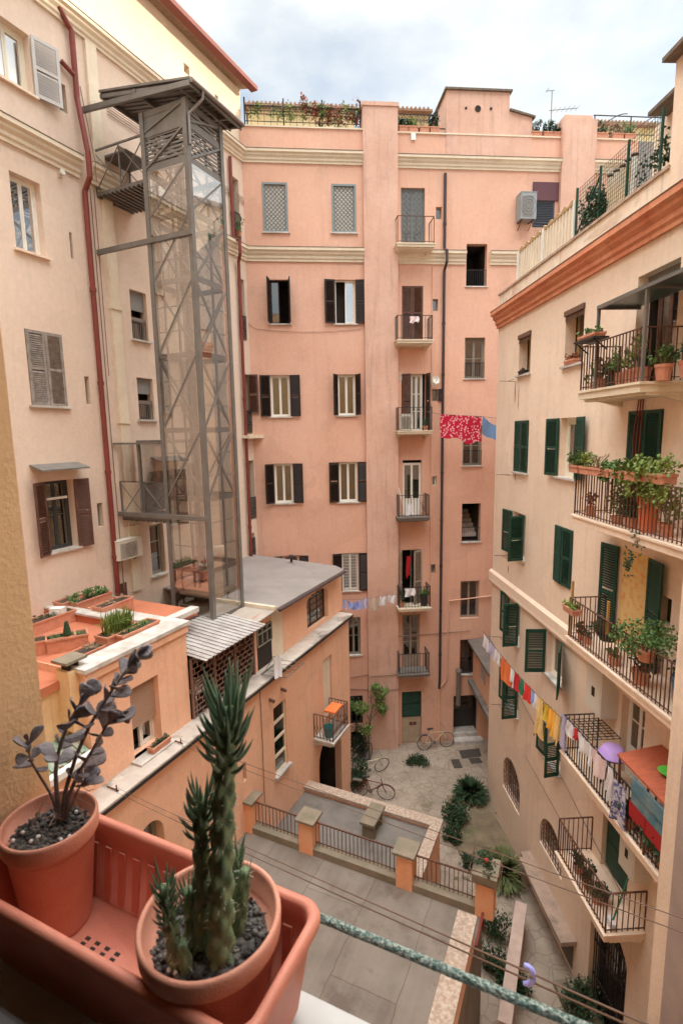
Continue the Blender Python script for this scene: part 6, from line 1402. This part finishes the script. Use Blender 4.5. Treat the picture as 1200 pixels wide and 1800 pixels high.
for (pts, lab) in (([(806, 1320), (842, 1316), (846, 1330), (812, 1334)], 'large dark iron drain grate in the paving before the entrance'), ([(792, 1336), (806, 1335), (813, 1350), (798, 1351)], 'small dark square drain grate left of the large one'), ([(823, 1334), (842, 1332), (848, 1341), (828, 1343)], 'brownish metal hatch just below the large drain grate')):
    P = [ground(x, y, .004) for x, y in pts]; c = sum(P, Vector())/4; mb = MB(); mb.prism([tuple(p-c) for p in P[::-1]], (0, 0, .012)); o = mb.build('drain_grate', mat('iron_grate', (.05, .045, .04), .7, (.10, .08, .07), 20), loc=(0, 0, 0)); o.location = c; tag(o, lab, 'drain grate')
# pale paving strip and planting bed
mb = MB(); P = [ground(x, y, .0) for x, y in ((655, 1340), (700, 1325), (720, 1395), (670, 1400))]
bed = MB(); P = [ground(x, y, 0) for x, y in ((785, 1400), (850, 1400), (905, 1500), (880, 1560), (805, 1500))]; bed.prism([tuple(p) for p in P[::-1]], (0, 0, .05)); struct(bed.build('planting_bed', mat('earth', (.17, .13, .09), .95, (.26, .20, .13), 2.5, bump=.7, stain=(.10, .13, .05), stain_amt=.8), loc=(0, 0, 0)))
rnd = random.Random(9); mb = MB()
for i in range(90):
    x = rnd.uniform(800, 890); y = rnd.uniform(1400, 1550); q = ground(x, y, .05); mb.ball(q, rnd.uniform(.03, .08), 6, 4, (1, .8, .5))
struct(mb.build('stones', MOSS, loc=(0, 0, 0)), 'stuff'); bpy.data.objects['stones']['label'] = 'loose stones scattered in the planting bed'; bpy.data.objects['stones']['category'] = 'stones'
rnd = random.Random(19); mb = MB()
for i in range(700):
    x = rnd.uniform(640, 905); y = rnd.uniform(1330, 1580); q = ground(x, y, .0); a = rnd.uniform(0, 6.3); s = rnd.uniform(.015, .05); mb.add([q+Vector((cos(a)*s, sin(a)*s, .006)), q+Vector((-sin(a)*s, cos(a)*s, .012)), q+Vector((-cos(a)*s, -sin(a)*s, .006))], [(0, 1, 2)])
o = struct(mb.build('fallen_leaves', DRY, loc=(0, 0, 0)), 'stuff'); o['label'] = 'dry leaves scattered on the courtyard paving'; o['category'] = 'leaves'
# ============================================================ laundry
REDF = mat('floral_red_cloth', (.50, .015, .05), .9)
m = REDF; n = m.node_tree; p = n.nodes['Principled BSDF']; vt = n.nodes.new('ShaderNodeTexVoronoi'); vt.inputs['Scale'].default_value = 11; ge = n.nodes.new('ShaderNodeNewGeometry'); n.links.new(ge.outputs['Position'], vt.inputs['Vector'])
rp = n.nodes.new('ShaderNodeValToRGB'); rp.color_ramp.interpolation = 'CONSTANT'; e = rp.color_ramp.elements; e[0].color = (.62, .06, .12, 1); e[0].position = 0; e[1].position = .22; e[1].color = (.80, .55, .58, 1); e2x = e.new(.36); e2x.color = (.50, .012, .045, 1)
n.links.new(vt.outputs['Distance'], rp.inputs[0]); n.links.new(rp.outputs[0], p.inputs['Base Color'])
def cm(nm, c, c2=None): return mat(nm, c, .9, c2, 8)
WHT = cm('white_cloth', (.72, .70, .72)); LILC = cm('lilac_cloth', (.50, .47, .66)); BLUC = cm('blue_cloth', (.16, .28, .48)); PER = cm('periwinkle_cloth', (.30, .36, .72)); BEI = cm('beige_cloth', (.58, .46, .38)); ORC = cm('orange_cloth', (.80, .20, .06)); REDC = cm('red_cloth', (.55, .03, .04)); GRNC = cm('green_cloth', (.05, .22, .12)); YEC = cm('pale_yellow_cloth', (.78, .58, .26), (.72, .48, .18)); MUS = cm('mustard_cloth', (.60, .42, .05)); SAF = cm('saffron_cloth', (.85, .42, .06)); PNK = cm('pale_pink_cloth', (.76, .60, .60)); BLP = mat('blue_floral_cloth', (.10, .11, .26), .9, (.50, .48, .55), 14, lo=.48, hi=.52)
def BW(x, y, d): u, z = FB.px(x, y, d); return FB.w(u, d, z)
cloth('tablecloth', REDF, BW(774, 728, -.9), BW(846, 732, -.9), FB.px(774, 728, -.9)[1]-FB.px(774, 771, -.9)[1], 'red cloth with pale flowers hanging across the stair windows', 'cloth', wave=.02)
cloth('sheet', BLUC, BW(848, 731, -.9), BW(895, 742, -.9), .72, 'plain blue cloth hanging right beside the floral red one', 'cloth', sag=.25)
mb = MB(); mb.tube([BW(742, 722, -.9), BW(774, 728, -.9), BW(846, 732, -.9), BW(900, 738, -.9)], .008, 5); tag(mb.build('clothesline', WIRE), 'clothesline carrying the floral red cloth between balcony and right house', 'clothesline')
GL_ = 'washing on the low line of the back block'
for (x0, x1, dr, m, lab, sg, yy) in ((590, 608, .36, LILC, 'pale lilac cloth at the left end of the back washing line', .0, 1056), (610, 634, .34, PER, 'periwinkle blue garment on the back washing line', .12, 1055), (635, 646, .42, LILC, 'greyish lilac garment next to the periwinkle one', .0, 1053), (648, 665, .5, BEI, 'beige garment in the middle of the back washing line', .0, 1051), (666, 679, .36, WHT, 'white cloth between the beige garment and the last one on the back line', .0, 1049), (681, 695, .30, WHT, 'white cloth last at the right end of the back washing line', .0, 1047)):
    cloth('garment', m, BW(x0, yy, -.75), BW(x1, yy-1, -.75), dr, lab, 'laundry', GL_, sag=sg)
mb = MB(); mb.tube([BW(580, 1056, -.75), BW(640, 1053, -.75), BW(700, 1045, -.75)], .007, 5); tag(mb.build('clothesline', WIRE), 'washing line crossing the foot of the tall pink pillar', 'clothesline')
q0 = FL.w(*[FL.px(482, 1158, AY-.35)[0], AY-.35, FL.px(482, 1156, AY-.35)[1]]); q1 = FL.w(FL.px(493, 1150, AY-.35)[0], AY-.35, FL.px(493, 1150, AY-.35)[1]); cloth('towel', WHT, q0, q1, .62, 'white towel hung over the annex edge below the black doorway', 'laundry')
YL = -.92
def RWp(x, y, d=YL): u, z = FR.px(x, y, d); return FR.w(u, d, z)
LP = [RWp(848, 1110), RWp(880, 1150), RWp(940, 1212), RWp(985, 1264)]
u0_ = FR.px(848, 1110, YL); u3_ = FR.px(985, 1262, YL)
def LQ(u): f = (u-u0_[0])/(u3_[0]-u0_[0]); return FR.w(u, YL, u0_[1]+(u3_[1]-u0_[1])*f-.12*sin(pi*f))
mb = MB(); mb.tube([LQ(u0_[0]+(u3_[0]-u0_[0])*i/16) for i in range(17)], .008, 5); tag(mb.build('clothesline', WIRE), 'long clothesline full of small washing along the cream house', 'clothesline')
GR_ = 'washing on the long line of the cream house'
def ux_(x, y): return FR.px(x, y, YL)[0]
items = [(850, 860, .34, WHT, 'white garment first at the far end of the long line'), (860, 870, .30, LILC, 'lilac-white garment second from the far end of the long line'), (870, 880, .3, WHT, 'white garment third from the far end, before the orange one'), (882, 897, .55, ORC, 'bright orange cloth on the long line'), (898, 904, .35, WHT, 'small white piece just after the orange cloth'), (906, 914, .38, REDC, 'dark red garment in the middle of the long line'), (915, 920, .3, GRNC, 'small dark green garment between the two red ones'), (922, 934, .34, cm('bright_red_cloth', (.75, .05, .04)), 'bright red garment after the green one'), (935, 940, .25, PER, 'small blue piece after the bright red garment'), (940, 948, .28, WHT, 'white piece just before the yellow garments')]
def fx(x):  # param u on line for image column x
    lo, hi = u0_[0], u3_[0]
    for _ in range(40):
        m_ = (lo+hi)/2; d = LQ(m_)-CAM; xx = 600+FPX*d.dot(RT)/d.dot(fw)
        if xx < x: lo = m_
        else: hi = m_
    return lo
for (x0, x1, dr, m, lab) in items: cloth('garment', m, LQ(fx(x0)), LQ(fx(x1)), dr*1.2, lab, 'laundry', GR_)
for (x0, x1, dr, m, lab) in ((946, 957, .92, YEC, 'long pale yellow garment, farthest of the yellow ones'), (957, 966, .42, MUS, 'short mustard garment among the yellow ones'), (966, 976, .52, SAF, 'saffron orange garment among the yellow ones'), (977, 985, .62, YEC, 'yellow garment nearest the balcony corner')):
    cloth('garment', m, LQ(fx(x0)), LQ(fx(x1)), dr, lab, 'laundry', GR_, wave=.05)
zr4 = BZs[3]+.92
def RB4(u, z=zr4, y=-DP-.02): return FR.w(u, y, z)
cloth('garment', LILC, RB4(7.22), RB4(7.42), .75, 'lilac garment hanging at the far corner of the laundry balcony', 'laundry', 'washing on the laundry balcony')
cloth('towel', WHT, RB4(7.5), RB4(7.85), .32, 'rolled white towel on the laundry balcony rail', 'laundry', 'washing on the laundry balcony')
cloth('towel', REDC, RB4(7.86), RB4(7.98), .2, 'small red cloth beside the rolled white towel', 'laundry', 'washing on the laundry balcony')
cloth('towel', WHT, RB4(8.0), RB4(8.55), .35, 'white sheet on the laundry balcony rail before the pink one', 'laundry', 'washing on the laundry balcony')
cloth('sheet', PNK, RB4(8.55), RB4(9.1), .42, 'pale pink sheet on the laundry balcony rail', 'laundry', 'washing on the laundry balcony')
cloth('garment', WHT, RB4(9.15), RB4(9.3), .55, 'long white garment at the near end of the laundry balcony', 'laundry', 'washing on the laundry balcony')
cloth('garment', BLP, RB4(9.32, zr4-.1), RB4(9.75, zr4-.1), .75, 'blue and white patterned garment hanging below the shelter', 'laundry', 'washing on the laundry balcony')
cloth('cloth', WHT, FB.w(e3[0]+.25, YR-.76, e3[2]+.88), FB.w(e3[0]+.68, YR-.76, e3[2]+.88), .32, 'white cloth over the rail of the balcony above the washing line', 'laundry')
cloth('cloth', PNK, FB.w(e6[0]+.5, YR-.76, e6[2]+.86), FB.w(e6[0]+.85, YR-.76, e6[2]+.86), .22, 'pinkish cloth over the rail below the closed brown shutters', 'laundry')
mb = MB(); 
a = bw['d3']; cloth('curtain', REDC, FB.w(a[0]+.2, YR+.12, a[3]-.3), FB.w(a[0]+.42, YR+.12, a[3]-.3), .85, 'red cloth hanging in the open doorway above the washing line', 'cloth')
a = bw['d4']; cloth('towel', WHT, FB.w(e4[0]+.35, YR-.76, e4[2]+.55), FB.w(e4[0]+.6, YR-.76, e4[2]+.55), .4, 'white towel on the rail in front of the white glazed door', 'laundry')
# stuff on the laundry balcony
t = thing('wash_basin', 'lilac plastic wash basin upside down on a stool', 'basin', FR.w(8.55, -.42, BZs[3]+.74), FR.rot)
mb = MB(); mb.lathe([(.001, .16), (.17, .16), (.20, .14), (.26, .02), (.29, .0), (.28, -.003), (.25, .005), (.19, .13), (.001, .15)], n=28); mb.build('bowl', mat('lilac_basin', (.50, .32, .72), .4), t, smooth=True)
t = thing('stool', 'rusty round stool carrying the lilac basin', 'stool', FR.w(8.55, -.42, BZs[3]), FR.rot)
mb = MB(); mb.cyl((0, 0, .70), (0, 0, .73), .26, n=20); mb.build('seat', mat('brown_wood', (.20, .11, .06), .7), t)
for a in range(4): mb = MB(); mb.bar((.12*cos(a*pi/2+.7), .12*sin(a*pi/2+.7), .7), (.2*cos(a*pi/2+.7), .2*sin(a*pi/2+.7), 0), .025); mb.build('leg', RUST, t)
t = thing('shelter_cabinet', 'balcony cupboard with sloping orange-red top hung with blue and red tarpaulin', 'cupboard', FR.w(9.85, -.78, BZs[3]), FR.rot)
mb = MB(); mb.prism([(-.45, -.08, 1.30), (1.3, -.08, 1.30), (1.3, .75, 1.44), (-.45, .75, 1.44)], (0, 0, .04)); mb.build('top', mat('orange_red_tarp', (.46, .12, .06), .8, (.34, .09, .05), 4, stretch=(1, 6, 1)), t)
for x in (-.42, .4, 1.25):
    for y in (-.04, .7): mb = MB(); mb.bar((x, y, 0), (x, y, 1.3), .03); mb.build('leg', RUST, t)
mb = MB(); mb.box(.0, 1.2, -.06, -.045, .72, 1.2); mb.box(.0, 1.2, -.08, -.062, .95, 1.2); mb.build('tarpaulin', mat('teal_tarp', (.05, .16, .22), .7, (.20, .26, .27), 3), t)
mb = MB(); mb.box(-.05, 1.2, -.055, -.04, .42, .72); mb.build('tarpaulin', mat('red_tarp', (.35, .02, .02), .8), t)
mb = MB(); mb.box(-.35, 1.2, .1, .6, .02, .06); mb.box(-.35, 1.2, .1, .6, .40, .43); mb.build('shelf', RUST, t)
t = thing('green_bowl', 'bright green plastic bowl on the orange-red cupboard top', 'bowl', FR.w(10.15, -.42, BZs[3]+1.42), FR.rot)
mb = MB(); mb.lathe([(.001, .0), (.09, .0), (.15, .06), (.16, .065), (.15, .07), (.085, .012), (.001, .01)], n=24); mb.build('bowl', mat('green_plastic', (.12, .62, .08), .35), t, smooth=True)
t = thing('basket', 'shallow plastic drying basket on the laundry balcony rail corner', 'basket', FR.w(7.75, -.35, BZs[3]+.85), FR.rot)
mb = MB(); [mb.bar((-.35+.1*i, -.35, 0), (-.35+.1*i, .3, 0), .012) for i in range(9)]; [mb.bar((-.35, -.35+.13*i, .0), (.45, -.35+.13*i, 0), .012) for i in range(6)]; mb.build('frame', IRON, t)
t = thing('broom', 'green and white broom leaning on the lowest balcony rail', 'broom', FR.w(9.15, -.45, BZs[4]+.02), FR.rot)
mb = MB(); mb.bar((0, -.15, .0), (.05, .1, 1.1), .025); mb.build('handle', GRNC, t); mb = MB(); mb.box(-.12, .12, -.2, -.12, 0, .14); mb.build('brush', WHT, t)
# ---------------- balcony plants of the cream house
def rp_(u, y, z, r, h, fr, fh, lab, n=140, kind='bush', m=LEAF, sq=False, ln=None, g='plants on the cream house balconies', pm=TERRA, size=.07): return plant(FR.w(u, y, z), r, h, fr, fh, lab, leafm=m, n=n, size=size, rot=FR.rot, square=sq, ln=ln, group=g, kind=kind, potm=pm)
z = BZs[0]+.012
rp_(7.45, -.6, z, .1, .16, .16, .4, 'small thin-leaved pot plant at the far corner of the top balcony', 110, m=LEAF)
rp_(7.75, -.62, z, .12, .2, .2, .45, 'reddish leggy plant second from the far corner of the top balcony', 130, m=DRY)
rp_(8.1, -.62, z, .13, .22, .2, .3, 'dark green plant in a green pot on the top balcony', 130, pm=SHG, m=LEAFD)
rp_(8.42, -.62, z, .13, .24, .22, .45, 'leafy plant in terracotta pot in the middle of the top balcony', 160, m=LEAF)
rp_(8.72, -.62, z, .14, .26, .2, .5, 'yellowish tall plant in terracotta pot on the top balcony', 160, m=LEAFY)
rp_(9.02, -.62, z, .15, .26, .2, .4, 'dark spiky plant near the front corner of the top balcony', 110, m=LEAFD, kind='grass')
rp_(9.4, -.5, z, .14, .26, .2, .3, 'low green plant in terracotta pot right of the top balcony corner post', 120)
rp_(9.85, -.4, z, .15, .26, .22, .35, 'last visible terracotta pot plant at the frame edge of the top balcony', 120, m=LEAFD)
t = thing('plant_shelf', 'dark wooden shelf tray fixed outside the top balcony rail', 'shelf', FR.w(7.9, -.98, BZs[0]+.9), FR.rot)
mb = MB(); mb.box(-.35, .4, -.15, .15, 0, .03); [mb.bar((x, .14, -.2), (x, -.12, 0), .02) for x in (-.3, .35)]; mb.build('board', IRON, t)
plant(FR.w(7.95, -.98, BZs[0]+.93), .1, .08, .2, .12, 'mossy green plant in the shelf tray outside the top balcony', leafm=LEAF, n=180, size=.05, rot=FR.rot, square=True, ln=.3, group='plants on the cream house balconies')
z = BZs[1]+.86
TR = 'troughs along the second balcony rail'
for i, (u, lab, m_, kd, n_) in enumerate(((7.42, 'dense green trough at the far corner of the second balcony rail', LEAF, 'bush', 200), (7.85, 'grey-green trough second from the far corner of the second balcony rail', LEAFY, 'bush', 170), (8.2, 'red-brown trough with sparse twigs on the second balcony rail', DRY, 'dead', 60), (8.55, 'trailing green trough in the middle of the second balcony rail', LEAF, 'trail', 240), (8.95, 'overflowing bright green trough on the second balcony rail near its corner', LEAF, 'trail', 320), (9.35, 'big feathery yellow-green plant spilling over the second balcony rail', LEAFY, 'trail', 420))):
    rp_(u, -DP-.02, z+.05, .1, .15, .22 if i < 4 else .34, .28 if i < 4 else .42, lab, n_, kd, m_, True, .17, TR)
rp_(9.8, -.75, z+.05, .12, .16, .4, .55, 'largest feathery green mass at the frame edge of the second balcony', 520, 'trail', LEAFY, True, .3, TR)
z = BZs[1]+.012
rp_(7.55, -.6, z, .11, .2, .12, .3, 'small red-flowering pot standing at the far end of the second balcony floor', 60, m=LEAFR)
rp_(8.5, -.6, z, .12, .15, .24, .6, 'climbing green plant behind the bars of the second balcony', 260, m=LEAF)
rp_(8.95, -.6, z, .13, .2, .24, .5, 'tangled green plant beside the tall orange pot', 240, m=LEAFD)
rp_(9.35, -.55, z, .19, .62, .3, .2, 'tall orange plastic planter behind the second balcony rail', 160, m=LEAF, pm=mat('orange_plastic', (.72, .20, .09), .5))
rp_(9.75, -.5, z, .13, .22, .3, .6, 'leafy terracotta pot right of the tall orange planter', 260, m=LEAFY)
mb = MB(); mb.leaves((0, 0, -.35), (.18, .12, .4), 120, .07); o = mb.build('hanging_creeper', LEAFD, loc=(0, 0, 0)); o.location = FR.w(9.55, -DP-.05, BZs[1]-.05); tag(o, 'dark creeper dangling below the second balcony slab', 'creeper')
rp_(10.3, -.1, BZs[1]+1.5, .12, .14, .2, .45, 'grey spiky plant in a small orange pot high on the wall beside the second balcony', 140, m=LEAFD, kind='grass', pm=mat('orange_plastic', (.72, .20, .09), .5))
z = BZs[2]
rp_(7.5, -DP-.04, z+.62, .09, .13, .16, .1, 'trough of pale green succulents on the third balcony rail', 120, 'bush', LEAFY, True, .22)
rp_(7.5, -.62, z+.012, .1, .17, .16, .14, 'small dark-leaved pot on the third balcony floor far corner', 120, m=LEAFD)
rp_(7.72, -.62, z+.012, .1, .17, .1, .05, 'nearly bare terracotta pot second on the third balcony floor', 20, m=LEAFD)
rp_(8.35, -.55, z+.35, .2, .12, .3, .22, 'wide round grey-green plant raised on the third balcony', 420, m=LEAFD, pm=SHG)
rp_(8.75, -.62, z+.012, .12, .18, .12, .15, 'small plant in red pot in the middle of the third balcony floor', 70, m=LEAF)
rp_(9.5, -.6, z+.012, .15, .26, .3, .6, 'tall dark leafy plant in terracotta pot on the third balcony', 380, m=LEAFD)
rp_(9.85, -.75, z+.6, .16, .2, .48, .42, 'large feathery bright green plant spilling at the near end of the third balcony', 900, m=LEAF, kind='bush', size=.06)
rp_(10.2, -.35, z+.012, .16, .45, .2, .2, 'blue bucket planter in the corner of the third balcony', 90, m=LEAFD, pm=mat('blue_plastic', (.08, .20, .32), .4))
t = thing('wooden_post', 'ochre wooden stake standing at the far corner of the third balcony', 'post', FR.w(7.32, -DP+.05, z+.02), FR.rot); mb = MB(); mb.bar((0, 0, 0), (0, 0, 1.25), .04); mb.build('stake', mat('ochre_wood', (.42, .25, .08), .7), t)
t = thing('wooden_post', 'ochre wooden stake halfway along the third balcony rail', 'post', FR.w(8.7, -DP+.05, z+.02), FR.rot); mb = MB(); mb.bar((0, 0, .6), (0, 0, 1.25), .04); mb.build('stake', mat('ochre_wood', (.42, .25, .08), .7), t)
z = BZs[4]+.012
for (u, lab, n_) in ((7.85, 'leafy green pot farthest along the lowest balcony floor', 200), (8.25, 'dark green pot in the middle of the lowest balcony floor', 220), (8.6, 'dark green pot nearest the front corner of the lowest balcony', 220)): rp_(u, -.6, z, .12, .18, .2, .26, lab, n_, m=LEAFD)
z = BZs[3]+.012
for (u, lab) in ((9.6, 'dark withered plant on the laundry balcony floor under the patterned garment'), (10.1, 'dark leafy clutter pot at the near end of the laundry balcony'), (10.5, 'terracotta pot of dark leaves at the edge of the wing on the laundry balcony')): rp_(u, -.66, z, .14, .22, .24, .25, lab, 200, m=LEAFD)
a = rw['6b']; rp_((a[0]+a[1])/2, -.03, a[2]+.01, .07, .1, .1, .14, 'small red-flowered trough on the top floor window sill of the cream house', 60, m=LEAFR, sq=True, ln=.25)
a = rw['6a']; rp_((a[0]+a[1])/2, -.03, a[2]+.01, .07, .1, .06, .06, 'dark narrow trough on the farthest top floor sill of the cream house', 14, m=LEAFD, sq=True, ln=.2, pm=IRON)
a = bw['d3']; z = e3[2]+.012
plant(FB.w(e3[1]-.22, YR-.45, z), .16, .45, .24, .32, 'big leafy plant in a dark pot on the balcony above the washing line', leafm=LEAF, n=220, size=.07, potm=IRON, rot=FB.rot)
plant(FB.w(e3[0]+.2, YR-.5, z), .1, .2, .16, .5, 'thin green plant at the left corner of the balcony above the washing line', leafm=LEAFD, n=120, size=.06, rot=FB.rot)
plant(FB.w(e4[1]-.2, YR-.45, e4[2]+.012), .09, .15, .14, .5, 'wiry dry plant on the balcony of the white glazed door', leafm=DRY, n=60, size=.06, rot=FB.rot, kind='dead')
plant(FB.w(e5[1]-.2, YR-.4, e5[2]+.012), .1, .18, .14, .4, 'dark plant at the right corner of the balcony with the air conditioner', leafm=LEAFD, n=100, size=.06, rot=FB.rot)
t = thing('stick', 'pale pole leaning on the balcony of the white glazed door', 'pole', FB.w(e4[0]+.3, YR-.4, e4[2]+.012), FB.rot); mb = MB(); mb.bar((.1, 0, 0), (-.2, .1, 1.15), .03); mb.build('pole', WHITE, t)
t = thing('plastic_table', 'orange plastic tray on the small annex balcony', 'tray', FL.w(-2.85, AY-.35, 3.97), FL.rot)
mb = MB(); mb.box(-.3, .3, -.2, .2, .7, .76); mb.build('top', ORC, t)
for x in (-.26, .26):
    for y in (-.16, .16): mb = MB(); mb.bar((x, y, 0), (x, y, .7), .03); mb.build('leg', WHITE, t)
t = thing('bucket', 'blue-green bucket on the small annex balcony', 'bucket', FL.w(-3.35, AY-.4, 3.97), FL.rot); mb = MB(); mb.lathe([(.001, 0), (.13, 0), (.17, .36), (.16, .36), (.12, .02), (.001, .02)], n=18); mb.build('body', mat('teal_plastic', (.03, .20, .20), .5), t)
def patch(b, F, u, z, y, w_, h_, m, seed, name='plaster_patch'):
    rnd = random.Random(seed); n = 14; P = [(u+w_*cos(2*pi*k/n)*rnd.uniform(.6, 1.1), y-.004, z+h_*sin(2*pi*k/n)*rnd.uniform(.6, 1.1)) for k in range(n)]
    mb = MB(); mb.prism(P, (0, .003, 0)); return mb.build(name, m, b)
PT = mat('bare_plaster', (.74, .66, .58), .95, (.62, .50, .42), 9, bump=.3)
q = FB.px(764, 670); patch(bb, FB, q[0], q[1], YR, .2, .26, PT, 1)
q = FB.px(708, 662); patch(bb, FB, q[0]-.08, q[1], YR, .07, .3, PT, 2)
DK = mat('soot_stain', (.36, .22, .18), .95, (.50, .31, .25), 6, bump=.2)
for (x, y, w_, h_, sd) in ((476, 436, .55, .05, 3), (538, 437, .45, .05, 4), (606, 438, .4, .06, 5)): q = FB.px(x, y); patch(bb, FB, q[0], q[1]+.02, 0, w_, h_, DK, sd, 'stain')
for (x, y, w_, h_, sd) in ((905, 690, .05, .35, 6), (911, 700, .03, .5, 7), (905, 838, .05, .12, 8), (893, 1000, .05, .15, 9)): q = FR.px(x, y); patch(rb, FR, q[0], q[1], 0, w_, h_, mat('rust_stain', (.36, .20, .14), .95), sd, 'stain')
for (x, y, w_, h_, sd) in ((1060, 400, .8, .08, 10), (1000, 470, .5, .06, 11)): q = FR.px(x, y); patch(rb, FR, q[0], q[1], 0, w_, h_, mat('worn_render', (.62, .47, .36), .95, (.72, .56, .43), 8), sd, 'stain')
for o in bpy.data.objects:
    if '_l' in o.keys(): del o['_l']
